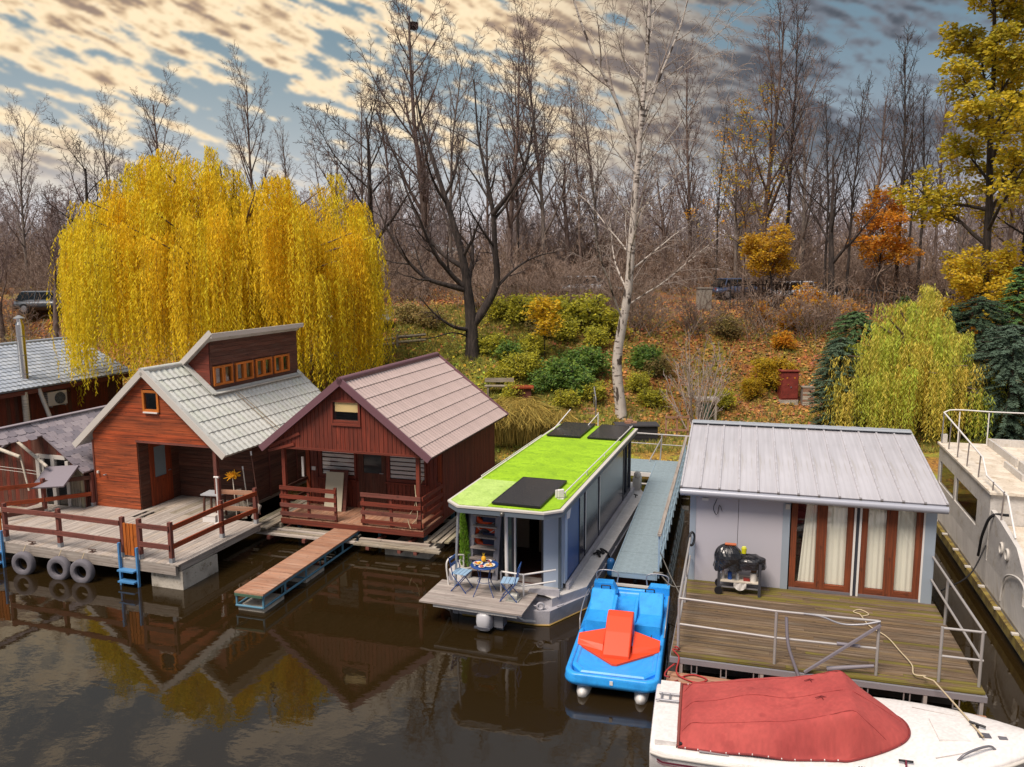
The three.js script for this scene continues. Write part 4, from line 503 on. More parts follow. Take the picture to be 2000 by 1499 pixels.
// life rings behind the stairs
for (const [y, lab] of [[2.2, 'orange life ring under the roof, behind the upper stair treads'], [1.62, 'orange life ring with navy cover below another ring, behind the stairs']]) {
  const r = T('life_ring', lab, 'life ring', [-6.3, y, -18.02], 0, 'life rings on the houseboat'); P(r, 'ring', new THREE.TorusGeometry(0.25, 0.075, 10, 28).translate(0, 0, 0.0), solid(0xd84a12, 0.5)); P(r, 'grab_line', new THREE.TorusGeometry(0.335, 0.012, 5, 28), white); P(r, 'cover', bx(-0.02, 0.34, -0.2, 0.1, 0.02, 0.09), solid(0x1c2747, 0.7)); P(r, 'band', merge([0.6, 2.2].map((a) => new THREE.TorusGeometry(0.085, 0.01, 5, 12).rotateX(Math.PI / 2).rotateZ(a).translate(Math.cos(a) * 0.25, Math.sin(a) * 0.25, 0))), white);
}
// cypress in a pot
{
  const c = T('potted_cypress', 'slim bright green cypress beside the houseboat stairs', 'plant', [-6.72, 0.58, -17.75]); P(c, 'pot', new THREE.LatheGeometry([[0, 0], [0.13, 0], [0.17, 0.28], [0.185, 0.28], [0.185, 0.31], [0.15, 0.31], [0.14, 0.26], [0, 0.26]].map((p) => new THREE.Vector2(...p)), 16), offWhite); P(c, 'stem', cyl([0, 0.26, 0], [-0.06, 1.5, 0], 0.02, 0.008), W.dark[0]);
  const r = rng(8), pos = []; for (let i = 0; i < 1500; i++) { const t = r(), y = 0.3 + t * 1.35, rad = 0.12 * Math.pow(1 - t, 0.5) * Math.sqrt(r()) + 0.015, a = r() * 6.2832, x = -0.07 * t + Math.cos(a) * rad, z = Math.sin(a) * rad, s = 0.05 + r() * 0.03, b = r() * 6.28; pos.push(x - Math.cos(b) * 0.014, y, z - Math.sin(b) * 0.014, x + Math.cos(b) * 0.014, y, z + Math.sin(b) * 0.014, x + Math.cos(a) * 0.03, y + s, z + Math.sin(a) * 0.03); }
  const g = new THREE.BufferGeometry(); g.setAttribute('position', new THREE.Float32BufferAttribute(pos, 3)); g.computeVertexNormals(); P(c, 'foliage', g, solid(0x6f9a1f, 0.9));
}
// bistro set
function bistroChair(x, z, ry, lab) {
  const blue = chairBlue ||= solid(0x28447c, 0.45), c = T('bistro_chair', lab, 'chair', [x, 0.6, z], ry), q = 0.2;
  P(c, 'seat', merge([0, 1, 2, 3].map((i) => bx(-0.19, 0.19, 0.44, 0.455, -0.19 + i * 0.097, -0.19 + i * 0.097 + 0.085))), solid(0x93b3cf, 0.5));
  for (const s of [-1, 1]) { P(c, 'leg', cyl([s * q, 0, 0.2], [s * q, 0.44, -0.17], 0.012), blue); P(c, 'leg', cyl([s * q, 0, -0.2], [s * q, 0.44, 0.17], 0.012), blue); P(c, 'back_stile', cyl([s * q, 0.40, -0.14], [s * q, 0.84, -0.24], 0.012), blue); }
  P(c, 'stretcher', merge([cyl([-q, 0.03, 0.19], [q, 0.03, 0.19], 0.008), cyl([-q, 0.03, -0.19], [q, 0.03, -0.19], 0.008)]), blue);
  for (const y of [0.64, 0.78]) P(c, 'back_slat', bx(-q, q, y - 0.035, y + 0.035, -0.235 + (0.78 - y) * 0.2, -0.22 + (0.78 - y) * 0.2), solid(0x3f66a4, 0.5));
}
let chairBlue;
bistroChair(-6.52, -16.95, Math.PI / 2 - 0.1, 'blue folding bistro chair beside the cypress side of the table'); bistroChair(-5.26, -16.76, -Math.PI / 2 + 0.12, 'blue folding bistro chair beside the anchor winch');
{
  const t = T('bistro_table', 'round blue metal bistro table laid with food', 'table', [-5.92, 0.6, -16.88]); P(t, 'table_top', merge([new THREE.CylinderGeometry(0.32, 0.32, 0.02, 32).translate(0, 0.71, 0), new THREE.TorusGeometry(0.32, 0.014, 6, 32).rotateX(Math.PI / 2).translate(0, 0.71, 0)]), solid(0x254a8c, 0.4));
  for (let i = 0; i < 4; i++) { const a = i * Math.PI / 2 + 0.6; P(t, 'leg', tube([[Math.cos(a) * 0.34, 0, Math.sin(a) * 0.34], [Math.cos(a) * 0.16, 0.35, Math.sin(a) * 0.16], [Math.cos(a) * 0.22, 0.7, Math.sin(a) * 0.22]], 0.01, 5), chairBlue); } P(t, 'leg_ring', new THREE.TorusGeometry(0.17, 0.007, 5, 24).rotateX(Math.PI / 2).translate(0, 0.32, 0), chairBlue);
  const plate = (dx, dz, r, lab, fill) => { const p = T('plate', lab, 'plate', [-5.92 + dx, 1.322, -16.88 + dz]); P(p, 'dish', new THREE.LatheGeometry([[0, 0], [r * 0.6, 0], [r, 0.02], [r, 0.026], [r * 0.6, 0.008], [0, 0.008]].map((q) => new THREE.Vector2(...q)), 20), white); fill.forEach(([x, z, s, c]) => P(p, 'food', new THREE.SphereGeometry(s, 8, 6).scale(1, 0.6, 1).translate(x, 0.03, z), solid(c, 0.7))); };
  plate(0.15, 0.06, 0.13, 'white plate of bread slices on the bistro table', [[0.03, 0, 0.045, 0xc98d3f], [-0.05, 0.03, 0.04, 0xd9a850], [0, -0.05, 0.04, 0xb9762c], [0.06, 0.05, 0.03, 0xe0c070]]); plate(-0.16, 0.02, 0.12, 'white plate of fruit and cheese on the bistro table', [[0.02, 0.02, 0.045, 0xe0a02a], [-0.05, 0, 0.035, 0xc9521f], [0.04, -0.05, 0.035, 0xe8cf5a]]); plate(0.02, -0.18, 0.1, 'small white plate with dark berries on the bistro table', [[0, 0, 0.04, 0x4a1f2a], [0.04, 0.02, 0.03, 0x93343a], [-0.04, 0.01, 0.03, 0x6b2a1c]]); plate(0.0, 0.2, 0.08, 'small plate with a pink pastry on the bistro table', [[0, 0, 0.045, 0xc0605a]]);
  const pn = T('pineapple', 'yellow pineapple standing among the plates on the bistro table', 'fruit', [-5.98, 1.322, -17.0]); P(pn, 'fruit_body', new THREE.SphereGeometry(0.06, 12, 10).scale(1, 1.35, 1).translate(0, 0.08, 0), solid(0xdba21a, 0.7)); P(pn, 'leaf_tuft', merge([0, 1, 2, 3, 4, 5].map((i) => new THREE.ConeGeometry(0.012, 0.09, 4).translate(0, 0.045, 0).rotateX(0.4).rotateY(i).translate(0, 0.15, 0))), solid(0xc9a820, 0.8));
  const gl = T('drinking_glass', 'clear drinking glass at the edge of the bistro table', 'glass', [-6.1, 1.322, -16.72]); P(gl, 'glass', cyl([0, 0, 0], [0, 0.1, 0], 0.03, 0.035, 14), glass); P(gl, 'drink', cyl([0, 0.005, 0], [0, 0.06, 0], 0.026, 0.028, 12), solid(0xd9d0b0, 0.3));
}
let silvMap; const mossMap = tex(512, (u, v) => { const g = pf(u, v, 3, 40, 4, 18), b = pf(u, v, 5, 6, 4, 19), k = 0.7 + 0.6 * g; return mix3([100 * k, 82 * k, 58 * k], [104 * k, 94 * k, 36 * k], smooth(0.40, 0.62, b)); }, true, 2, 0.6), mossWood = [1, 0.85, 1.1].map((t) => { const m = M({ map: mossMap, bumpMap: grainBump, bumpScale: 0.004, roughness: 0.9 }); m.color.setRGB(t, t, t); return m; });

// ---------- steel gangway beside the houseboat ----------
const meshTex = tex(256, (u, v) => { const a = Math.sin(u * 6.2832 * 10) * Math.sin(v * 6.2832 * 10), n = pf(u, v, 8, 8, 3, 81), k = (a > 0.1 ? 1 : 0.84) * (0.92 + 0.16 * n); return [166 * k, 186 * k, 194 * k]; }, true, 0.4);
const grate = M({ map: meshTex, roughness: 0.5, metalness: 0.35 }), wornPaint = solid(0xa6a29f, 0.5, 0.3), railBlue = solid(0x9db4c2, 0.45, 0.25);
{
  const g = T('steel_gangway', 'long pale blue steel grating gangway with handrail between houseboat and boathouse', 'gangway', [-2.68, 0, -18.9], 0.03);
  const n = 8, L = 11.8, st = L / n; for (let i = 0; i < n; i++) P(g, 'grating_panel', bx(-0.53, 0.53, 0.665, 0.7, -(i + 1) * st + 0.006, -i * st - 0.006), grate);
  P(g, 'side_channel', merge([bx(-0.56, -0.535, 0.56, 0.71, -L, 0), bx(0.535, 0.56, 0.56, 0.71, -L, 0), bx(-0.53, 0.53, 0.56, 0.66, -0.03, 0.0)]), railBlue); for (let i = 0; i < 17; i++) P(g, 'baluster', bx(0.57, 0.61, 0.6, 1.7, -0.12 - i * 0.72, -0.06 - i * 0.72), railBlue);
  P(g, 'handrail', bx(0.55, 0.64, 1.702, 1.76, -L - 0.1, 0), W.deck[3]); P(g, 'mid_rail', merge([cyl([0.59, 1.2, -0.1], [0.59, 1.2, -L], 0.018), cyl([0.59, 0.85, -0.1], [0.59, 0.85, -L], 0.018)]), railBlue);
  P(g, 'support_pile', merge([[-0.5, -0.2], [0.0, -0.25], [0.5, -0.2], [-0.5, -5], [0.5, -5], [-0.5, -10], [0.5, -10]].map(([x, z]) => cyl([x, -0.4, z], [x, 0.56, z], 0.06))), black); P(g, 'timber_beam', merge([bx(-0.5, 0.5, 0.2, 0.45, -0.5, -0.35)]), W.frame[1]); P(g, 'cross_tie', bx(-0.55, 0.55, 0.3, 0.36, -0.12, -0.06), white);
  P(g, 'mooring_rope', merge([new THREE.TorusGeometry(0.1, 0.03, 6, 14).rotateX(1.2).translate(0.58, 0.72, -0.12), tube([[0.6, 0.7, -0.15], [0.95, 0.5, 0.1], [1.25, 0.62, 0.3]], 0.018, 5, 14), tube([[0.6, 1.2, -0.3], [0.9, 0.7, 0.0], [1.2, 0.4, 0.5]], 0.014, 5, 14)]), solid(0x6d6a64, 0.85));
  const c = T('landing_stage', 'pale blue steel cross landing at the shore end of the gangway', 'landing', [-3.1, 0, -30.0]); P(c, 'grating', bx(-2.2, 0.95, 0.655, 0.69, -1.0, 0.9), grate); P(c, 'frame', merge([bx(-2.2, 0.95, 0.5, 0.65, 0.9, 0.94), bx(-2.2, 0.95, 0.2, 0.24, 0.9, 0.94)]), white); P(c, 'rail', merge([cyl([-2.2, 1.75, -1.0], [0.95, 1.72, -1.0], 0.03), cyl([-2.2, 1.35, -1.0], [0.95, 1.32, -1.0], 0.018), cyl([-0.35, 0.69, -1.0], [-0.3, 1.75, -1.0], 0.03), cyl([-0.75, 0.69, -0.7], [-0.3, 1.6, -1.0], 0.025), cyl([0.92, 0.69, -1.0], [0.92, 1.75, -1.0], 0.03)]), wornPaint); P(c, 'support_pile', merge([[-2, -0.6], [0.7, -0.6], [-2, 0.6], [0.7, 0.6]].map(([x, z]) => cyl([x, -0.4, z], [x, 0.66, z], 0.06))), black);
}
// ---------- silver boathouse ----------
const silvRoof = [1, 0.97, 1.03].map((t) => { const m = M({ map: silvMap ||= tex(512, (u, v) => { const a = pf(u, v, 2, 26, 4, 56), b = pf(u, v, 4, 5, 5, 57), k = 1 + (a - 0.5) * 0.16 + (b - 0.5) * 0.14, st = smooth(0.60, 0.78, pf(u, v, 3, 18, 4, 58)) * 0.35; return mix3([190 * k, 188 * k, 192 * k], [158, 150, 136], st); }, true, 4.3, 1.4), roughness: 0.42, metalness: 0.25 }); m.color.setRGB(t, t, t); return m; });
{
  const h = T('boathouse', 'pale grey boathouse with ribbed metal roof, curtained brown glass doors and mossy railed deck', 'boathouse', [-1.33, 0, -18.7], 0.019);
  const FL = 0.78, WX = 5.26, EV = 3.15, RG = 3.9, ZR = -3.95, ZE = 0.28, ZB = 2 * ZR - ZE, wallG = solid(0xb3b1b9, 0.55), trim = solid(0x9aa6b2, 0.5, 0.2);
  for (const [a, b] of [[0.05, 1.085], [1.095, 2.08]]) P(h, 'wall_panel', bx(a, b, FL, EV - 0.06, -0.1, 0), wallG);
  P(h, 'corner_trim', bx(-0.02, 0.12, FL - 0.03, EV - 0.06, -0.12, 0.012), trim); P(h, 'corner_trim', bx(2.08, 2.24, FL - 0.03, EV - 0.06, -0.12, 0.012), trim); P(h, 'corner_trim', bx(WX - 0.2, WX + 0.02, FL - 0.03, EV - 0.06, -0.14, 0.03), trim);
  // door units: frame, panes, curtains behind
  const curt = solid(0xe2e2d2, 0.9);
  for (const [a, b, gap] of [[2.27, 3.60, 0.22], [3.77, 5.02, 0]]) {
    const m = (a + b) / 2, y0 = FL + 0.06, y1 = EV - 0.1, f = P(h, 'glass_door', merge([bx(a, a + 0.13, y0, y1, -0.09, 0), bx(b - 0.13, b, y0, y1, -0.09, 0), bx(m - 0.11, m + 0.11, y0, y1, -0.09, 0.004), bx(a + 0.13, m - 0.11, y0, y0 + 0.13, -0.09, 0), bx(m + 0.11, b - 0.13, y0, y0 + 0.13, -0.09, 0), bx(a + 0.13, b - 0.13, y1 - 0.1, y1, -0.09, -0.002)]), W.frame[0]);
    P(f, 'pane', bx(a + 0.13, m - 0.11, y0 + 0.13, y1 - 0.1, -0.05, -0.04), glass); P(f, 'pane', bx(m + 0.11, b - 0.13, y0 + 0.13, y1 - 0.1, -0.05, -0.04), glass);
    for (const [c0, c1, sk] of [[a + 0.12, m - 0.08, gap], [m + 0.08, b - 0.1, 0]]) { const rows = []; for (let j = 0; j <= 8; j++) { const t = j / 8, r = []; for (let i = 0; i <= 40; i++) { const s = i / 40, x0 = c0 + sk * (0.35 + 0.65 * t), x = lerp(x0, c1, s); r.push([x, lerp(y0 + 0.06, y1, t), -0.11 + 0.009 * Math.sin(s * 24 + t * 0.8) + 0.008 * Math.sin(s * 11 + 1)]); } rows.push(r); } P(f, 'curtain', sheet(rows), curt); }
    P(h, 'door_sill', bx(a, b, FL, y0, -0.09, 0.02), solid(0x6d6a70, 0.5));
  }
  for (const [a, b] of [[3.605, 3.65], [3.72, 3.765], [5.022, 5.06]]) P(h, 'door_jamb', bx(a, b, FL, EV - 0.1, -0.1, 0.02), white); P(h, 'dark_post', bx(3.652, 3.718, FL, EV - 0.1, -0.14, -0.01), solid(0x33353f, 0.6));
  P(h, 'inner_room', merge([bx(0.1, WX - 0.1, FL - 0.02, FL, -7, -0.3), bx(2.1, WX - 0.05, FL, EV, -4, -3.9)]), solid(0x9a8e82, 0.9)); P(h, 'room_shelf', merge([bx(2.3, 2.8, 1.4, 1.75, -0.9, -0.6), bx(2.3, 2.75, 2.2, 2.5, -0.8, -0.6)]), solid(0x6b2a36, 0.8));
  P(h, 'side_wall', bx(-0.02, 0.04, FL - 0.1, EV - 0.05, ZB + 0.5, -0.13), wallG); P(h, 'side_wall', bx(WX - 0.04, WX + 0.02, FL - 0.1, EV - 0.05, ZB + 0.5, -0.145), wallG); P(h, 'rear_wall', bx(0, WX, FL - 0.1, EV - 0.05, ZB + 0.4, ZB + 0.48), wallG); for (const x of [-0.02, WX - 0.05]) P(h, 'gable_end', prism([[-ZE + 0.4, EV - 0.05], [-ZB - 0.4, EV - 0.05], [-ZR, RG - 0.06]], 0, 0.06).rotateY(Math.PI / 2).translate(x, 0, 0), wallG);
  // ribbed roof, sheet by sheet
  const up = Math.hypot(ZE - ZR, RG - EV), yd = [0, (RG - EV) / up, (ZR - ZE) / up], X0 = -0.22, RW = 5.62, n = 13, w = RW / n;
  const fs = slopePart(h, 'roof_slope', silvRoof[1], [X0, EV, ZE], [1, 0, 0], yd, RW, up, 0.04); const pan = merge([box(w - 0.004, up + 0.02, 0.006, w / 2, up / 2 - 0.01, 0.004), prism([[0, 0], [0.05, 0], [0.04, 0.035], [0.01, 0.035]], 0, up).rotateX(-Math.PI / 2).rotateX(Math.PI).translate(0, 0, 0)]);
  const ribs = prism([[-0.03, 0.006], [0.03, 0.006], [0.018, 0.042], [-0.018, 0.042]], 0, up + 0.03); const rg = ribs.clone().applyMatrix4(new THREE.Matrix4().makeBasis(V3(1, 0, 0), V3(0, 0, 1), V3(0, -1, 0))).translate(0, up, 0); void pan;
  const pg = box(w - 0.004, up + 0.03, 0.006, w / 2, up / 2 - 0.01, 0.003);
  for (let i = 0; i < n; i++) { const m = P(fs, 'roof_sheet', merge([pg, rg]), pick(silvRoof)); m.position.x = i * w; } P(fs, 'roof_rib', rg, silvRoof[0]).position.x = RW;
  const bs = slopePart(h, 'roof_slope', silvRoof[1], [X0 + RW, EV, ZB], [-1, 0, 0], [0, yd[1], -yd[2]], RW, up, 0.04); for (let i = 0; i < n; i++) { const m = P(bs, 'roof_sheet', merge([pg, rg]), pick(silvRoof)); m.position.x = i * w; }
  P(h, 'ridge_cap', merge([beam([X0, RG + 0.03, ZR + 0.13], [X0 + RW, RG + 0.03, ZR + 0.13], 0.28, 0.012), beam([X0, RG + 0.05, ZR], [X0 + RW, RG + 0.05, ZR], 0.07, 0.02)]), solid(0xb6bcc2, 0.4, 0.3)); const endM = solid(0x4a4640, 0.8); for (let i = 0; i < 14; i++) P(h, 'rib_end', bx(X0 + i * w - 0.025, X0 + i * w + 0.025, EV - 0.03, EV + 0.03, ZE + 0.005, ZE + 0.03), endM); P(h, 'eave_strip', bx(X0 + 0.02, X0 + RW - 0.02, EV - 0.055, EV - 0.004, ZE - 0.14, ZE - 0.02), black);
  P(h, 'gutter', merge([cyl([X0 - 0.02, EV - 0.12, ZE + 0.02], [X0 + RW + 0.02, EV - 0.12, ZE + 0.02], 0.085, 0.085, 14)]), solid(0x9fa2ac, 0.35, 0.15)); P(h, 'wall_lamp', bx(2.13, 2.22, 2.72, 2.84, 0.012, 0.07), offWhite); P(h, 'wall_bracket', merge([bx(0.25, 0.4, 2.78, 2.84, 0, 0.06)]), white); P(h, 'loose_wire', tube([[0.6, 2.85, 0.05], [0.52, 2.6, 0.06], [0.6, 2.45, 0.05], [0.66, 2.7, 0.05], [0.72, 2.55, 0.06]], 0.008, 4, 20), black);
  // deck
  const dn = 34, D = 3.9, dst = D / dn; for (let i = 0; i < dn; i++) { const z1 = D - i * dst - 0.004, z0 = D - (i + 1) * dst + 0.004, br = 1.2 + R() * 3; const moss = i > 30 ? 0.9 : i > 26 ? 0.5 : i < 3 ? 0.35 : 0.05; for (const [a, b] of [[-0.1, br], [br + 0.004, 5.36]]) P(h, 'deck_plank', bx(a, b, FL - 0.05, FL - R() * 0.006, z0, z1), R() < moss ? pick(mossWood) : pick(W.mossy)); }
  P(h, 'deck_frame', merge([bx(-0.12, 5.38, FL - 0.16, FL - 0.055, D + 0.005, D + 0.06), bx(-0.12, -0.06, FL - 0.16, FL - 0.055, 0, D), bx(5.32, 5.38, FL - 0.16, FL - 0.055, 0, D)]), solid(0x8c8a90, 0.5, 0.3)); for (const x of [0.1, 1.6, 3.2, 4.4, 5.3]) P(h, 'frame_leg', bx(x - 0.03, x + 0.03, 0.1, FL - 0.16, D - 0.05, D + 0.05), wornPaint); for (const x of [0.35, 0.9, 1.5, 3.4, 4.1, 4.9]) P(h, 'cleat_ring', merge([bx(x - 0.06, x + 0.06, 0.42, 0.44, D + 0.02, D + 0.04), bx(x - 0.06, x - 0.04, 0.44, 0.62, D + 0.02, D + 0.04), bx(x + 0.04, x + 0.06, 0.44, 0.62, D + 0.02, D + 0.04)]), steel);
  P(h, 'hull', merge([bx(0.1, 5.1, -0.3, FL - 0.17, ZB + 0.6, D - 0.9)]), solid(0x6a645e, 0.9));
  const pr = (x, z, hh = 1.05) => P(h, 'rail_post', cyl([x, FL, z], [x, FL + hh, z], 0.028), wornPaint);
  pr(0.02, D - 0.22); pr(1.82, D - 0.1, 1.04); pr(3.6, D - 0.15, 1.06); pr(4.65, D - 0.2); pr(5.3, D - 0.2); pr(0.0, 1.4, 0.98); pr(5.32, 1.1, 0.98);
  for (const y of [1.05, 0.52]) { P(h, 'rail_pipe', merge([cyl([0.02, FL + y, D - 0.22], [1.82, FL + y, D - 0.1], 0.024), cyl([1.82, FL + y, D - 0.1], [3.6, FL + y, D - 0.15], 0.024)]), wornPaint); P(h, 'rail_pipe', cyl([4.65, FL + y - 0.02, D - 0.2], [5.34, FL + y - 0.02, D - 0.2], 0.024), wornPaint); P(h, 'rail_pipe', cyl([5.3, FL + y, D - 0.2], [5.25, FL + y + 0.05, 0.05], 0.024), wornPaint); P(h, 'rail_pipe', cyl([0.02, FL + y, D - 0.22], [0.02, FL + y + 0.1, 0.1], 0.024), wornPaint); }
  P(h, 'gate_bar', merge([beam([3.62, FL + 1.0, D - 0.1], [2.35, FL - 0.02, D + 0.05], 0.05, 0.04), cyl([2.75, FL + 0.03, D - 0.1], [3.55, FL + 0.2, D - 0.1], 0.05, 0.03), tube([[2.0, FL + 0.95, D - 0.12], [2.05, FL + 0.45, D], [2.25, FL - 0.1, D + 0.1]], 0.03, 6), cyl([2.9, FL + 0.54, D - 0.12], [3.3, FL + 0.54, D - 0.12], 0.035)]), solid(0x77727a, 0.55)); P(h, 'rail_chain', tube([[3.62, FL + 1.06, D - 0.12], [3.3, FL + 0.98, D - 0.08], [2.95, FL + 0.95, D - 0.08], [2.6, FL + 1.04, D - 0.1], [2.3, FL + 1.06, D - 0.1]], 0.02, 6, 40), steel); P(h, 'hose_loop', new THREE.TorusGeometry(0.16, 0.03, 6, 20).scale(0.6, 1, 1).rotateY(0.9).translate(0.05, FL + 1.1, 0.25), solid(0x2a2c30, 0.7));
  // moss along the wall foot
}

// ---------- pedal boat ----------
{
  const b = T('pedal_boat', 'bright blue pedal boat with red slide panel and white floats', 'pedal boat', [-2.53, 0, -16.25], 0.058);
  const blu = M({ color: 0x2f9dea, roughness: 0.38, map: blotTex(0xe8f0f6, 0xffffff, 5, 4, 58, 1, 0.4, 0xc9d6de) }), red = solid(0xe0451c, 0.42), HX = 0.93, Z0 = 2.2, Z1 = -2.28;
  const rr = (k, y, r = 0.25, dz = 0) => { const x = HX * k, z0 = Z0 - HX * (1 - k) + dz, z1 = Z1 + HX * (1 - k), o = []; const corner = (cx, cz, a0) => { for (let i = 0; i <= 5; i++) { const a = a0 + i / 5 * Math.PI / 2; o.push([cx + Math.cos(a) * r, y, cz + Math.sin(a) * r]); } }; corner(x - r, z0 - r, 0); corner(-x + r, z0 - r, Math.PI / 2); corner(-x + r, z1 + r, Math.PI); corner(x - r, z1 + r, 1.5 * Math.PI); return o.reverse(); };
  P(b, 'body', loft([rr(0.9, 0.2), rr(0.99, 0.27), rr(1, 0.33), rr(0.985, 0.36), rr(0.985, 0.44), rr(0.955, 0.475), rr(0.90, 0.475), rr(0.87, 0.44), rr(0.86, 0.3)].map((r) => r.slice().reverse()), true, true), blu);
  for (const s of [-1, 1]) { const ring = (z, k) => Array.from({ length: 12 }, (_, i) => { const a = i / 12 * 6.2832; return [s * 0.56 + Math.cos(a) * 0.15 * k, 0.02 + Math.sin(a) * 0.2 * k + (1 - k) * 0.08, z]; }); P(b, 'float', loft([ring(2.2, 0.2), ring(2.15, 0.55), ring(2.0, 0.85), ring(1.7, 1), ring(-1.9, 1), ring(-2.3, 0.5)]), white); }
  // fore deck, red arrow panel and slide
  const fd = (k, y) => { const q = [[0.84, 0.72], [0.84, 1.7], [0.62, 1.98], [-0.62, 1.98], [-0.84, 1.7], [-0.84, 0.72]]; return q.map(([x, z]) => [x * k, y, 1.3 + (z - 1.3) * k]); };
  P(b, 'fore_deck', flat(loft([fd(1, 0.28), fd(1, 0.42), fd(0.96, 0.45), fd(0.9, 0.45), fd(0.86, 0.425)].map((r) => r.slice().reverse()))), blu);
  P(b, 'arrow_panel', plan([[-0.84, 0.78], [0.84, 0.78], [0.84, 0.9], [0.05, 1.62], [-0.05, 1.62], [-0.84, 0.9]], 0.43, 0.47), red);
  const soft = (pts, w, bev = 0.025) => new THREE.ExtrudeGeometry(new THREE.Shape(pts.map(([a, c]) => new THREE.Vector2(a, c))), { depth: w - 2 * bev, bevelEnabled: true, bevelThickness: bev, bevelSize: bev, bevelOffset: -bev, bevelSegments: 4 }).translate(0, 0, -w / 2 + bev).rotateY(-Math.PI / 2); const arm = (s) => { const q = [[s * 0.3, 0.5, 0.62], [s * 0.84, 0.5, 0.72], [s * 0.84, 0.62, 0.72], [s * 0.3, 0.72, 0.6]], q2 = [[s * 0.3, 0.47, 1.12], [s * 0.84, 0.47, 0.92], [s * 0.84, 0.56, 0.86], [s * 0.3, 0.56, 1.02]]; return flat(loft(s > 0 ? [q, q2] : [q.reverse(), q2.reverse()])); }; P(b, 'console_arm', arm(1), red); P(b, 'console_arm', arm(-1), red);
  P(b, 'slide_panel', soft([[1.4, 0.46], [1.38, 0.53], [0.95, 0.83], [0.62, 1.02], [0.42, 1.06], [0.28, 1.0], [0.24, 0.86], [0.3, 0.86], [0.42, 0.94], [0.9, 0.7], [1.28, 0.46]].slice(0, 7).concat([[0.3, 0.46]]), 0.54, 0.03), red);
  for (const s of [-1, 1]) {
    const se = P(b, 'seat', soft([[0.22, 0.3], [0.18, 0.66], [-0.3, 0.62], [-0.5, 0.62], [-0.98, 0.92], [-1.1, 0.9], [-1.2, 0.3]], 0.56, 0.045).translate(s * 0.54, 0, 0), blu);
    P(se, 'grip', merge([cyl([s * 0.5 - 0.1, 0.9, -1.02], [s * 0.5 - 0.1, 0.99, -1.02], 0.014), cyl([s * 0.5 + 0.1, 0.9, -1.02], [s * 0.5 + 0.1, 0.99, -1.02], 0.014), cyl([s * 0.5 - 0.1, 0.99, -1.02], [s * 0.5 + 0.1, 0.99, -1.02], 0.014)]), black);
    P(b, 'seat_bolster', soft([[0.1, 0.5], [0.05, 0.7], [-0.9, 0.84], [-1.0, 0.5]], 0.08, 0.025).translate(s * 0.24, 0, 0), blu); P(b, 'side_rail', tube([[s * 0.9, 0.47, -1.5], [s * 0.92, 0.75, -1.3], [s * 0.92, 0.7, 0.1], [s * 0.9, 0.47, 0.25]], 0.014, 6, 24), steel); P(b, 'stern_rail', tube([[s * 0.85, 0.62, -2.15], [s * 0.85, 0.86, -2.18], [s * 0.36, 0.86, -2.18], [s * 0.36, 0.62, -2.15]], 0.016, 6, 24), steel);
    P(b, 'pedal_set', merge([bx(s * 0.52 - 0.09, s * 0.52 + 0.09, 0.42, 0.5, 0.48, 0.56), cyl([s * 0.52 - 0.12, 0.46, 0.52], [s * 0.52 - 0.12, 0.3, 0.62], 0.012), cyl([s * 0.52 + 0.12, 0.46, 0.52], [s * 0.52 + 0.12, 0.58, 0.42], 0.012)]), black); P(b, 'stern_block', prism([[s * 0.32, 0.44], [s * 0.9, 0.44], [s * 0.9, 0.66], [s * 0.45, 0.66]], -2.22, -1.95), blu);
  }
  P(b, 'centre_hump', soft([[-0.9, 0.3], [-1.15, 0.62], [-1.75, 0.62], [-1.9, 0.3]], 0.4, 0.04).translate(-0.55, 0, 0), blu); P(b, 'rudder_lever', merge([cyl([0.1, 0.32, -0.25], [-0.12, 0.5, -0.05], 0.012), new THREE.SphereGeometry(0.028, 8, 6).translate(-0.12, 0.5, -0.05)]), black); P(b, 'bow_badge', bx(-0.02, 0.04, 0.34, 0.42, 2.2, 2.212), white);
}
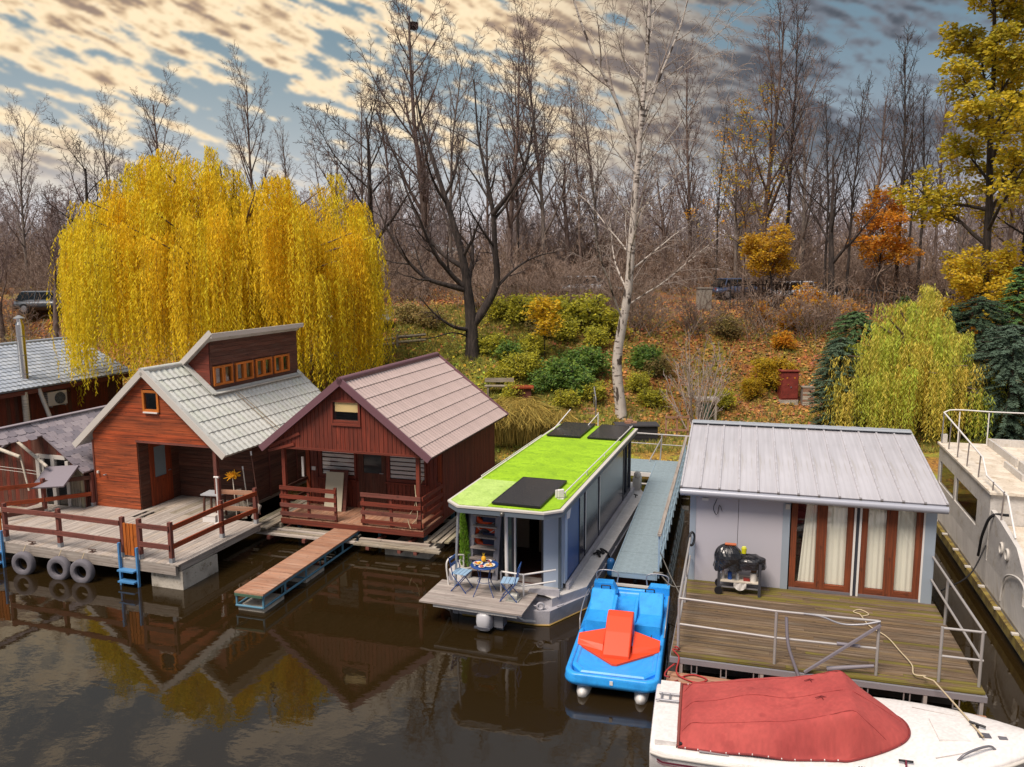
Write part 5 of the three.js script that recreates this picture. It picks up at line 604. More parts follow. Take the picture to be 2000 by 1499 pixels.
// ---------- motorboat under its red cover ----------
{
  const L = 5.9, b = T('motorboat', 'white motorboat under a faded red canvas cover, moored along the mossy deck', 'motorboat', [-1.42, 0, -12.8], 0.06), gel = M({ map: blotTex(0xd6d2cf, 0xdad6d3, 4, 4, 59, 2.5, 0.12, 0xd0cac5), roughness: 0.28 });
  const half = (x) => { const t = x / L; return 1.2 * (t < 0.45 ? lerp(0.9, 1, smooth(-0.1, 0.4, t)) : Math.pow(clamp(1 - Math.pow((t - 0.45) / 0.55, 2.3)), 0.75)) * (t < 0.03 ? 0.94 : 1) + 0.012; }, gun = (x) => 0.66 + 0.36 * Math.pow(x / L, 1.6);
  const ring = (x) => { const h = half(x), g = gun(x), kx = 0.35 * (1 - x / L), up = smooth(0.75, 1, x / L) * 0.55; const r = [[h * 0.45, -0.3 + up], [h * 0.82, -0.05 + up * 0.8], [h * 0.95, g - 0.3 + up * 0.1], [h, g - 0.12], [h * 0.985, g - 0.03], [h * 0.94, g + 0.005], [h * 0.8, g + 0.03], [h * 0.4, g + 0.07], [0, g + 0.085]]; void kx; const a = r.map(([z, y]) => [x, y, z]), m = r.slice(0, -1).reverse().map(([z, y]) => [x, y, -z]); return a.concat(m); };
  const xs = [0, 0.08, 0.3, 0.7, 1.2, 1.8, 2.4, 3, 3.5, 4, 4.4, 4.8, 5.1, 5.4, 5.65, 5.8, 5.88]; const hullRings = xs.map(ring); hullRings.unshift(hullRings[0].map(([x, y, z]) => [x - 0.02, y * 0.98, z * 0.96])); P(b, 'hull', loft(hullRings), gel);
  const stripe = (y0, y1, off) => { const A = [], B = []; for (let i = 0; i <= 60; i++) { const x = 0.1 + i / 60 * 5.68, h = half(x) * 1.0; const f = (dy) => { const g = gun(x), t = clamp((dy - 0.12) / 0.18); return lerp(h, h * 0.95, t); }; A.push([x, gun(x) - y0, f(y0) + off]); B.push([x, gun(x) - y1, f(y1) + off]); } return sheet([A, B]); }; P(b, 'hull_stripe', stripe(0.165, 0.205, 0.006), solid(0x7d2440, 0.4)); P(b, 'hull_stripe', stripe(0.225, 0.24, 0.006), solid(0xa04a5a, 0.4));
  P(b, 'rubbing_rail', merge([-1, 1].map((s) => tube(Array.from({ length: 30 }, (_, i) => { const x = i / 29 * 5.85; return [x, gun(x) - 0.07, s * (half(x) + 0.004)]; }), 0.028, 6, 90))), offWhite);
  // canvas cover
  {
    const NX = 64, NZ = 48, x0 = 0.42, x1 = 3.98, grid = []; const rr = rng(31);
    for (let i = 0; i <= NX; i++) {
      const s = i / NX, row = []; for (let j = 0; j <= NZ; j++) {
        const t = j / NZ * 2 - 1, front = 1 - Math.pow(Math.abs(t), 2.4) * 0.30, x = lerp(x0, x0 + (x1 - x0) * front, s), w = half(Math.min(x, 3.6)) * lerp(0.88, 0.80, smooth(0.5, 1, s)), z = t * w;
        const edge = gun(x) + 0.075 * (1 - Math.pow(Math.abs(z) / half(x), 2)) + 0.012; const at = Math.abs(t), xr = 3.05, xe = x0 + (x1 - x0) * front, pr = x < xr ? 0.30 + 0.70 * Math.pow(clamp((x - x0) / (xr - x0)), 1.35) : Math.pow(clamp((xe - x) / Math.max(0.15, xe - xr)), 0.85);
        const side = 1 - smooth(0.66, 1.0, at * (1 + 0.05 * Math.sin(x * 3))), body = 0.62 * pr * Math.pow(side, 0.75) * smooth(0, 0.07, s), tip = 0.09 * Math.exp(-((x - 1.55) ** 2 / 0.16 + (z + 0.1) ** 2 / 0.14)), sag = -0.05 * Math.exp(-((x - 2.2) ** 2 / 0.2)) * (1 - at);
        const wr = 0.010 * Math.sin(x * 30 + z * 5) * smooth(2.3, 2.95, x) * (x < xr ? 1 : 0) * smooth(0.2, 0.6, at) + (fbm(x * 3, z * 3, 4, 66) - 0.5) * 0.035 * (1 - smooth(0.9, 1, at)) + 0.014 * Math.sin(x * 11 + at * 6) * smooth(0.72, 0.85, at) * (1 - smooth(0.93, 1, at)), base = body, ridge = sag;
        row.push([x, edge + Math.max(0, base + ridge + tip * (1 - at)) + wr * smooth(0, 0.06, s) * smooth(1, 0.95, s), z, x, z]);
      } grid.push(row);
    }
    const cv = P(b, 'canvas_cover', sheet(grid.map((r) => r.slice().reverse())), M({ map: blotTex(0x9c3f3c, 0xab4a45, 3, 6, 60, 2.2, 0.5, 0x8e3634), roughness: 0.85, side: THREE.DoubleSide, bumpMap: roughBump, bumpScale: 0.004 }));
    const rim = (t, s) => { const q = grid[Math.round(s * NX)][Math.round((t + 1) / 2 * NZ)]; return [q[0], q[1] + 0.012, q[2]]; }; const hem = []; for (let i = 0; i <= 24; i++) hem.push(rim(1, i / 24)); for (let j = 1; j < 16; j++) hem.push(rim(1 - j / 8, 1)); for (let i = 24; i >= 0; i--) hem.push(rim(-1, i / 24)); P(cv, 'hem', tube(hem, 0.018, 5, 160), solid(0x7c2c2c, 0.8)); P(cv, 'rear_hem', tube(Array.from({ length: 9 }, (_, j) => rim(1 - j / 4, 0.0)), 0.03, 5, 30), solid(0x7b4038, 0.8));
    for (let i = 1; i < 24; i += 2) { for (const t of [1, -1]) P(cv, 'snap', new THREE.SphereGeometry(0.018, 6, 5).translate(...rim(t, i / 24)), white); } for (let j = 1; j < 8; j++) P(cv, 'snap', new THREE.SphereGeometry(0.018, 6, 5).translate(...rim(1 - j / 4, 1)), black);
    for (const t of [-0.62, 0.0, 0.62]) P(cv, 'seam', tube(Array.from({ length: 20 }, (_, i) => { const q = rim(t, 0.02 + 0.95 * i / 19); q[1] -= 0.008; return q; }), 0.006, 4, 80), solid(0x9a3e3c, 0.85));
    P(b, 'deck_hatch', plan([[4.35, -0.3], [4.85, -0.26], [4.85, 0.26], [4.35, 0.3]], gun(4.6) + 0.062, gun(4.6) + 0.092), gel); P(b, 'deck_line', pipes([[[4.2, gun(4.2) + 0.05, 0.72], [5.3, gun(5.3) + 0.05, 0.3]], [[4.2, gun(4.2) + 0.05, -0.72], [5.3, gun(5.3) + 0.05, -0.3]]], 0.008, 4), solid(0xb0aaa6, 0.6));
    for (const z of [-0.55, 0.15]) { const q = grid[Math.round(0.62 * NX)][Math.round((z / 1.2 + 1) / 2 * NZ)]; P(cv, 'tie_strap', merge([[0.3, 0.2], [2.6, 0.12], [1.4, 0.1]].map(([a, l]) => cyl([q[0], q[1] + 0.02, q[2]], [q[0] + Math.cos(a) * l, q[1] + 0.012, q[2] + Math.sin(a) * l], 0.012, 0.006, 5))), solid(0x6d1f22, 0.8)); }
  }
  P(b, 'bow_cleat', merge([cyl([5.0, gun(5), -0.12], [5.0, gun(5) + 0.14, -0.12], 0.025), cyl([4.9, gun(5) + 0.14, -0.18], [5.1, gun(5) + 0.14, -0.06], 0.02)]), black); P(b, 'bow_fitting', bx(4.95, 5.12, gun(5) + 0.07, gun(5) + 0.1, 0.04, 0.16), solid(0x55545a, 0.5)); P(b, 'vent', bx(5.22, 5.34, gun(5.3) + 0.06, gun(5.3) + 0.085, 0.1, 0.18), solid(0x66656a, 0.5)); P(b, 'bow_light', new RoundedBoxGeometry(0.14, 0.09, 0.1, 2, 0.03).translate(5.72, gun(5.7) + 0.1, 0), solid(0xb9bcc4, 0.2, 0.6)); P(b, 'grab_rail', tube([[4.5, gun(4.5) + 0.03, 0.72], [4.6, gun(4.6) + 0.12, 0.69], [5.0, gun(5) + 0.13, 0.46], [5.1, gun(5.1) + 0.04, 0.4]], 0.018, 6, 24), solid(0x77767c, 0.4, 0.4)); P(b, 'side_cleat', merge([cyl([3.75, gun(3.8) + 0.02, 0.9], [3.75, gun(3.8) + 0.08, 0.9], 0.02), cyl([3.65, gun(3.8) + 0.08, 0.9], [3.85, gun(3.8) + 0.08, 0.9], 0.018)]), black); P(b, 'side_line', tube([[3.75, gun(3.8) + 0.09, 0.9], [3.72, gun(3.8) + 0.05, 1.06], [3.75, 0.5, 1.2], [3.8, 0.1, 1.19]], 0.014, 5, 20), solid(0x6d1f35, 0.8));
  P(b, 'stern_ledge', bx(0.06, 0.4, gun(0) + 0.02, gun(0) + 0.10, -0.95, 0.95), gel); P(b, 'swim_ladder', merge([[[0.05, -0.42], [0.4, -0.42]], [[0.0, -0.2], [0.4, -0.2]]].map(([a, c]) => cyl([a[0], gun(0) + 0.14, a[1]], [c[0], gun(0) + 0.14, c[1]], 0.02)).concat([0.1, 0.24].map((x) => cyl([x, gun(0) + 0.14, -0.42], [x, gun(0) + 0.14, -0.2], 0.018)))), steel); P(b, 'air_vent', bx(0.75, 1.2, gun(1) + 0.028, gun(1) + 0.04, 0.99, 1.06), solid(0x8c8486, 0.6)); P(b, 'stern_filler', cyl([0.45, gun(0.4) + 0.03, 0.9], [0.45, gun(0.4) + 0.06, 0.9], 0.04), black); P(b, 'stern_line', tube([[0.2, gun(0) + 0.12, -1.05], [0.1, 0.62, -1.4], [0.15, 0.55, -1.8], [0.3, 0.6, -2.0]], 0.016, 5, 20), redRope);
  // model number
  const cvs = document.createElement('canvas'); cvs.width = 256; cvs.height = 64; const cx = cvs.getContext('2d'); cx.fillStyle = '#d8d4d1'; cx.fillRect(0, 0, 256, 64); cx.fillStyle = '#3b3a3e'; cx.font = 'italic bold 52px sans-serif'; cx.fillText('180 SR', 26, 50); const ct = new THREE.CanvasTexture(cvs); ct.colorSpace = THREE.SRGBColorSpace; const lg = new THREE.PlaneGeometry(0.34, 0.075).rotateX(-Math.PI / 2 + 0.25).translate(3.18, gun(3.2) + 0.034, half(3.2) * 0.9); P(b, 'model_lettering', lg, M({ map: ct, roughness: 0.35 }));
}
// bow line over to the deck
{ const r = top('mooring_rope', merge([tube([[2.37, 0.8, -17.7], [2.5, 0.81, -17.1], [2.75, 0.81, -16.7], [2.9, 0.82, -16.1], [3.02, 0.84, -15.5], [3.0, 0.85, -15.1], [3.16, 0.9, -15.0], [3.1, 0.95, -14.85], [3.25, 0.93, -14.8]], 0.014, 5, 90), tube([[3.25, 0.93, -14.8], [3.42, 0.98, -13.9], [3.56, 1.08, -12.85]], 0.016, 5, 20), tube([[2.37, 0.8, -17.7], [2.25, 0.8, -17.8], [2.4, 0.8, -17.95], [2.55, 0.8, -17.75], [2.4, 0.8, -17.6]], 0.014, 5, 40)]), rope, 'cream mooring rope trailing over the mossy deck to the motorboat', 'rope'); void r; }
// low timber landing in front of the mossy deck
{ const d = T('timber_landing', 'low weathered timber landing tucked below the front of the mossy deck', 'landing', [-1.4, 0, -14.35]); for (let i = 0; i < 4; i++) P(d, 'plank', bx(0, 5.5, 0.38, 0.42, -0.42 + i * 0.17, -0.265 + i * 0.17), W.gang[(i + 3) % 5]); P(d, 'frame', merge([bx(0.0, 5.5, 0.2, 0.375, 0.22, 0.27), bx(0, 0.06, 0.2, 0.375, -0.4, 0.215), bx(5.44, 5.5, 0.2, 0.375, -0.4, 0.215)]), white); P(d, 'float', bx(0.3, 5.2, -0.3, 0.195, -0.3, 0.15), solid(0x5a5b60, 0.7)); }
{ const k = top('red_rope', merge([tube([[-1.3, 0.84, -14.95], [-1.25, 0.9, -14.85], [-1.2, 0.82, -14.9], [-1.32, 0.86, -14.8], [-1.2, 0.75, -14.75], [-1.22, 0.5, -14.6], [-1.05, 0.44, -14.5], [-0.8, 0.44, -14.45], [-0.65, 0.44, -14.6], [-0.9, 0.45, -14.7], [-1.1, 0.45, -14.55], [-0.75, 0.45, -14.35]], 0.016, 5, 120), tube([[-1.18, 0.45, -14.4], [-1.25, 0.6, -14.0], [-1.2, 0.75, -13.7]], 0.014, 5, 20)]), redRope, 'tangle of red rope tied at the corner post of the mossy deck', 'rope'); void k; }
// ---------- grill under black plastic ----------
{
  const g = T('barbecue_grill', 'kettle grill trolley wrapped in black plastic sheet against the boathouse wall', 'grill', [-0.2, 0.78, -18.25], 0.03), plastic = new THREE.MeshPhysicalMaterial({ color: 0x1a1a1d, roughness: 0.26, clearcoat: 0.4 });
  const crumple = (cx, cy, cz, rx, ry, rz, drop, seed) => { const rows = []; for (let j = 0; j <= 16; j++) { const t = j / 16, row = []; for (let i = 0; i <= 36; i++) { const a = i / 36 * 6.2832, n = (fbm(Math.cos(a) * 2 + t * 3, Math.sin(a) * 2 + 5, 4, seed) - 0.5), f = (0.5 + 0.5 * Math.cos(a * 9 + seed)) * smooth(0.4, 1, t); const ph = t < 0.5 ? t / 0.5 * Math.PI / 2 : Math.PI / 2, rad = Math.sin(ph) + (t > 0.5 ? (t - 0.5) * 0.18 : 0) + n * 0.22 * smooth(0, 0.3, t) - f * 0.08; row.push([cx + Math.cos(a) * rx * rad, cy + (t < 0.5 ? Math.cos(ph) * ry : -(t - 0.5) * 2 * drop * (0.75 + n)) + n * 0.05, cz + Math.sin(a) * rz * rad]); } rows.push(row); } return sheet(rows.map((r) => r.reverse())); };
  P(g, 'plastic_sheet', flat(crumple(-0.22, 0.78, 0, 0.32, 0.36, 0.3, 0.26, 11)), plastic); P(g, 'plastic_sheet', flat(crumple(0.24, 0.8, 0, 0.36, 0.12, 0.27, 0.2, 23)), plastic); P(g, 'kettle', new THREE.SphereGeometry(0.26, 20, 12).scale(1, 0.85, 1).translate(-0.22, 0.82, 0), black); P(g, 'lid_handle', new RoundedBoxGeometry(0.26, 0.05, 0.08, 2, 0.02).translate(-0.18, 1.15, 0.06), solid(0xb4603a, 0.6)); P(g, 'side_table', bx(-0.05, 0.56, 0.76, 0.79, -0.22, 0.22), black);
  for (const [x, z] of [[-0.42, 0.2], [-0.42, -0.2], [0.48, 0.2], [0.48, -0.2]]) P(g, 'leg', bx(x - 0.03, x + 0.03, x < 0 ? 0.08 : 0.0, 0.78, z - 0.03, z + 0.03), solid(0x3a3b42, 0.5)); for (const z of [-0.24, 0.24]) P(g, 'wheel', cyl([-0.42, 0.09, z - 0.025], [-0.42, 0.09, z + 0.025], 0.09, 0.09, 18), black); P(g, 'lower_shelf', bx(-0.4, 0.46, 0.3, 0.33, -0.2, 0.22), W.pale[0]); P(g, 'lower_bar', bx(-0.4, 0.46, 0.14, 0.165, -0.16, 0.16), steel);
  const item = (name, lab, cat, x, y, z, geo, c, cap) => { const t = T(name, lab, cat, [-0.2 + x, 0.78 + y, -18.25 + z]); P(t, name === 'cup' ? 'cup' : 'body', geo, solid(c, 0.45)); if (cap) P(t, 'cap', cap[0], solid(cap[1], 0.5)); };
  item('candle_jar', 'yellow jar standing on the black plastic of the grill', 'jar', 0.12, 0.955, 0.03, cyl([0, 0, 0], [0, 0.12, 0], 0.055, 0.06, 16), 0xc9c81e, [cyl([0, 0.122, 0], [0, 0.15, 0], 0.045, 0.045, 16), 0xd9dc5a]);
  item('spray_bottle', 'white spray bottle on the grill shelf', 'bottle', 0.0, 0.332, 0.08, cyl([0, 0, 0], [0, 0.15, 0], 0.04, 0.03, 12), 0xd6d6d4, [merge([cyl([0, 0.15, 0], [0, 0.2, 0], 0.018), bx(-0.02, 0.09, 0.19, 0.22, -0.015, 0.015)]), 0x8a8c90]); item('bottle', 'blue bottle on the grill shelf', 'bottle', -0.17, 0.332, 0.1, cyl([0, 0, 0], [0, 0.17, 0], 0.05, 0.05, 12), 0x1d4f9a, [cyl([0, 0.17, 0], [0, 0.21, 0], 0.025), 0x1a3f7a]); item('bottle', 'white bottle with red cap at the wheel end of the grill shelf', 'bottle', -0.33, 0.332, 0.1, cyl([0, 0, 0], [0, 0.19, 0], 0.04, 0.035, 12), 0xcfcac4, [cyl([0, 0.19, 0], [0, 0.22, 0], 0.02), 0xa83a2a]); item('tool_pot', 'white pot holding wooden grill tools on the grill shelf', 'pot', 0.35, 0.332, 0.1, cyl([0, 0, 0], [0, 0.2, 0], 0.075, 0.08, 14), 0xd9d4cc, [merge([0, 1, 2, 3, 4].map((i) => cyl([-0.04 + i * 0.02, 0.2, 0], [-0.08 + i * 0.045, 0.42, 0.01 * i], 0.012))), 0x7a5636]); item('box', 'small red box on the grill shelf', 'box', 0.2, 0.332, 0.1, bx(-0.07, 0.07, 0, 0.06, -0.05, 0.05), 0x8a3028); item('cloth', 'white rag hanging under the grill shelf', 'cloth', 0.06, 0.06, 0.2, sheet([0, 1, 2, 3, 4].map((j) => Array.from({ length: 9 }, (_, i) => [-0.14 + i * 0.035, 0.24 - j * 0.05 * (1 - 0.1 * Math.abs(i - 4)), 0.01 + 0.02 * Math.sin(i * 1.7 + j)]))), 0xd0ccc6);
}
// ---------- white cabin cruiser beyond the boathouse ----------
{
  const b = T('cabin_cruiser', 'large weathered white cabin cruiser with dark windows and stanchion rails', 'cruiser', [5.62, 0, -18.0], 0.0), cream = M({ map: blotTex(0xbdb9b4, 0xcbc7c1, 4, 5, 64, 2.2, 0.5, 0xa89f90), roughness: 0.45 }), deckC = M({ map: blotTex(0xc4b8a6, 0xd6ccbc, 5, 5, 65, 1.6, 0.6, 0xa08f76), roughness: 0.8 });
  P(b, 'hull', flat(loft([[-9.6, -0.4, 0.1], [-9.4, 1, 0.0], [6, 1, 0.0], [9, 1, 0]].map(([z]) => [[0.0, -0.3, z], [0, 0.42, z], [-0.02, 0.5, z], [0.02, 1.05, z], [4.2, 1.05, z], [4.2, -0.3, z]].reverse()))), cream); P(b, 'rubbing_beam', bx(-0.13, -0.022, 0.2, 0.42, -9.4, 9), M({ map: blotTex(0x6b5a2e, 0x8a7a3a, 6, 5, 67, 1.2, 0.7, 0x4a3b26), roughness: 0.9 }), 'mossy timber rubbing beam'); for (let i = 0; i < 9; i++) P(b, 'beam_bolt', bx(-0.16, -0.02, 0.422, 0.46, -8.6 + i * 1.35, -8.5 + i * 1.35), offWhite);
  // cabin side with window band, z -9.2 .. -3.6
  P(b, 'cabin_side', merge([bx(0.02, 0.12, 1.05, 1.55, -9.2, -3.4), bx(0.02, 0.12, 2.25, 2.72, -9.2, -3.4), bx(0.02, 0.12, 1.55, 2.25, -9.2, -9.0), bx(0.02, 0.12, 1.55, 2.25, -7.1, -6.9), bx(0.02, 0.12, 1.55, 2.25, -4.55, -3.4)]), cream); for (const [a, c] of [[-9.0, -7.1], [-6.9, -4.55]]) P(b, 'side_window', bx(0.06, 0.08, 1.55, 2.25, a, c), new THREE.MeshPhysicalMaterial({ color: 0x14110f, roughness: 0.05 })); P(b, 'doorway', bx(0.13, 0.16, 1.06, 2.3, -4.3, -3.7), solid(0x6a6058, 0.8)); P(b, 'cabin_roof', bx(-0.03, 3.9, 2.722, 2.78, -9.3, -3.3), deckC); P(b, 'roof_coaming', merge([bx(1.3, 1.36, 2.782, 3.0, -9.1, -6.3), bx(1.36, 3.9, 2.782, 3.0, -9.1, -9.0), bx(1.0, 1.06, 2.782, 2.95, -6.2, -4.6)]), cream); P(b, 'cabin_end', bx(0.12, 3.9, 1.05, 2.72, -3.5, -3.4), cream); P(b, 'cabin_end', bx(0.12, 3.9, 1.05, 2.72, -9.2, -9.1), cream); P(b, 'wheelhouse', bx(1.75, 3.9, 2.782, 4.1, -6.1, -3.0), cream); P(b, 'wheelhouse_roof', bx(1.55, 4.0, 4.102, 4.18, -6.6, -2.8), deckC); P(b, 'locker', bx(1.06, 1.75, 2.782, 3.2, -5.2, -4.4), cream);
  // cockpit side: curved coaming, then lower side deck
  P(b, 'cockpit_side', prism([[-2.9, 1.05], [-3.3, 1.05], [-3.3, 2.35], [-2.5, 2.3], [-1.2, 2.1], [-0.6, 1.7], [-0.55, 1.05]].map(([z, y]) => [-z, y]), 0, 0.1).rotateY(Math.PI / 2).translate(0.02, 0, 0), cream); P(b, 'cockpit_deck', bx(0.12, 3.9, 1.9, 1.96, -3.35, -0.6), deckC); P(b, 'aft_side', prism([[0.5, 1.05], [0.5, 1.55], [-0.3, 1.75], [-0.9, 1.6], [-1.3, 1.05]].map(([z, y]) => [z, y]), 0, 0.08).rotateY(Math.PI / 2).translate(-0.03, 0, 0.6), cream); P(b, 'side_deck', bx(0.1, 3.9, 1.052, 1.7, -0.4, 9), cream);
  for (const z of [-2.2, -1.75]) P(b, 'porthole', new THREE.TorusGeometry(0.12, 0.03, 8, 20).scale(0.8, 1, 1).rotateY(Math.PI / 2).translate(0.0, 1.75, z), offWhite); P(b, 'hull_moulding', tube([[-0.02, 0.6, -1.9], [-0.03, 1.2, -1.7], [-0.03, 1.5, -1.1], [-0.03, 1.55, -0.4], [-0.03, 1.2, 0.1]], 0.025, 6, 40), cream);
  P(b, 'stanchion', merge([cyl([0.05, 2.78, -9.1], [0.05, 3.75, -9.1], 0.018)]), steel); for (const [z, y0, y1] of [[-8.2, 2.78, 3.7], [-7.1, 2.78, 3.62], [-6.0, 2.78, 3.5], [-4.8, 2.78, 3.38], [-3.5, 2.3, 3.0], [-2.6, 2.3, 3.0]]) P(b, 'stanchion', cyl([0.06, y0, z], [0.08, y1, z], 0.018), solid(0x8b8380, 0.4, 0.4)); for (const x of [0.5, 1.3, 2.4, 3.4]) P(b, 'stanchion', cyl([x, 2.78, -9.15], [x, 3.78, -9.15], 0.018), white);
  P(b, 'hand_rail', merge([cyl([0.05, 3.75, -9.1], [0.08, 3.36, -4.6], 0.024), cyl([0.08, 3.36, -4.6], [0.1, 2.98, -4.2], 0.024), cyl([0.1, 2.98, -4.2], [0.1, 2.95, -2.4], 0.024), cyl([0.1, 2.95, -2.4], [0.1, 2.2, -1.6], 0.024), tube([[0.05, 3.75, -9.1], [0.2, 3.82, -9.15], [1.5, 3.82, -9.15], [3.8, 3.82, -9.15]], 0.022, 6, 20)]), white); P(b, 'rail_box', bx(2.3, 2.7, 3.45, 3.75, -9.12, -9.0), white); P(b, 'stern_lamp', bx(0.05, 0.2, 2.785, 3.05, -9.25, -9.1), offWhite); P(b, 'side_fender_rope', merge([tube([[0.3, 2.35, -2.9], [0.0, 2.3, -3.0], [-0.1, 1.8, -3.3], [-0.05, 1.0, -3.8]], 0.035, 6, 24), tube([[0.0, 1.4, -3.4], [-0.5, 0.9, -2.6], [-1.3, 0.8, -1.6]], 0.018, 5, 16)]), blackRope);
}

// ---------- trees and plants ----------
class Mesher {
  constructor() { this.p = []; this.i = []; this.c = null; }
  limb(pts, rad, sides) {
    const base = this.p.length / 3; let nx = 1, ny = 0, nz = 0;
    for (let k = 0; k < pts.length; k++) {
      const a = pts[Math.max(0, k - 1)], b = pts[Math.min(pts.length - 1, k + 1)]; let dx = b[0] - a[0], dy = b[1] - a[1], dz = b[2] - a[2]; const l = Math.hypot(dx, dy, dz) || 1; dx /= l; dy /= l; dz /= l;
      const dot = nx * dx + ny * dy + nz * dz; nx -= dot * dx; ny -= dot * dy; nz -= dot * dz; let m = Math.hypot(nx, ny, nz); if (m < 0.05) { nx = dy; ny = dz; nz = dx; const q = nx * dx + ny * dy + nz * dz; nx -= q * dx; ny -= q * dy; nz -= q * dz; m = Math.hypot(nx, ny, nz) || 1; } nx /= m; ny /= m; nz /= m;
      const bx_ = dy * nz - dz * ny, by = dz * nx - dx * nz, bz = dx * ny - dy * nx, r = rad[k];
      for (let s = 0; s < sides; s++) { const t = s / sides * 6.28319, c = Math.cos(t) * r, w = Math.sin(t) * r; this.p.push(pts[k][0] + nx * c + bx_ * w, pts[k][1] + ny * c + by * w, pts[k][2] + nz * c + bz * w); }
      if (k) for (let s = 0; s < sides; s++) { const a0 = base + (k - 1) * sides + s, a1 = base + (k - 1) * sides + (s + 1) % sides; this.i.push(a0, a1, a1 + sides, a0, a1 + sides, a0 + sides); }
    }
  }
  geo() { const g = new THREE.BufferGeometry(); g.setAttribute('position', new THREE.Float32BufferAttribute(this.p, 3)); const uv = new Float32Array(this.p.length / 3 * 2); for (let k = 0; k < uv.length / 2; k++) { uv[2 * k] = this.p[3 * k] + this.p[3 * k + 2]; uv[2 * k + 1] = this.p[3 * k + 1]; } g.setAttribute('uv', new THREE.BufferAttribute(uv, 2)); g.setIndex(this.i); g.computeVertexNormals(); return g; }
}
class Leaves {
  constructor() { this.p = []; this.c = []; }
  // a pointed leaf: two triangles folded along the midrib
  add(x, y, z, dx, dy, dz, len, wid, col, roll) {
    const l = Math.hypot(dx, dy, dz) || 1; dx /= l; dy /= l; dz /= l; let sx = -dz * Math.cos(roll) + dx * dy * Math.sin(roll), sy = -(dx * dx + dz * dz) * Math.sin(roll), sz = dx * Math.cos(roll) + dz * dy * Math.sin(roll); const m = Math.hypot(sx, sy, sz) || 1; sx *= wid / m; sy *= wid / m; sz *= wid / m;
    const ex = x + dx * len, ey = y + dy * len, ez = z + dz * len, mx = x + dx * len * 0.45, my = y + dy * len * 0.45, mz = z + dz * len * 0.45;
    this.p.push(x, y, z, mx + sx, my + sy, mz + sz, ex, ey, ez, x, y, z, ex, ey, ez, mx - sx, my - sy, mz - sz); for (let k = 0; k < 6; k++) this.c.push(col[0], col[1], col[2]);
  }
  geo() { const g = new THREE.BufferGeometry(); g.setAttribute('position', new THREE.Float32BufferAttribute(this.p, 3)); g.setAttribute('color', new THREE.Float32BufferAttribute(this.c, 3)); g.computeVertexNormals(); return g; }
}
const leafMat = new THREE.MeshPhysicalMaterial({ color: 0xffffff, vertexColors: true, roughness: 0.9, transmission: 0.5, thickness: 0, side: THREE.DoubleSide, specularIntensity: 0.3 });
const plainLeaf = M({ vertexColors: true, roughness: 0.9, side: THREE.DoubleSide });
const barkTex = (c1, c2, s) => tex(256, (u, v) => { const a = pf(u, v, 20, 5, 4, s), b = pf(u, v, 6, 6, 3, s + 9), k = smooth(0.3, 0.7, a * 0.7 + b * 0.3); return mix3(hex(c1), hex(c2), k); }, true, 0.6, 1.5);
const bark = { dark: M({ map: barkTex(0x2a2422, 0x4a413c, 201), roughness: 0.95 }), brown: M({ map: barkTex(0x55463f, 0x7c6c64, 202), roughness: 0.95 }), grey: M({ map: barkTex(0x5c534f, 0x84796f, 203), roughness: 0.95 }), twig: solid(0x6d5b57, 0.95), twigDark: solid(0x4a3e3b, 0.95), twigPale: solid(0xa89a90, 0.95), twigGrey: solid(0x83746f, 0.95) };
bark.birch = M({ roughness: 0.8, map: tex(512, (u, v) => { const low = pf(u, v, 5, 7, 4, 211), band = smooth(0.56, 0.66, pf(u, v, 4, 46, 3, 212)) * smooth(0.4, 0.55, low), patch = smooth(0.60, 0.68, pf(u, v, 4, 5, 4, 213)); let c = mix3([206, 198, 188], [178, 168, 158], pf(u, v, 12, 12, 3, 214)); c = mix3(c, [74, 64, 58], Math.max(band * 0.8, patch)); return c; }, true, 1.1, 3.2) });
bark.birchLimb = solid(0x9a8d84, 0.9);

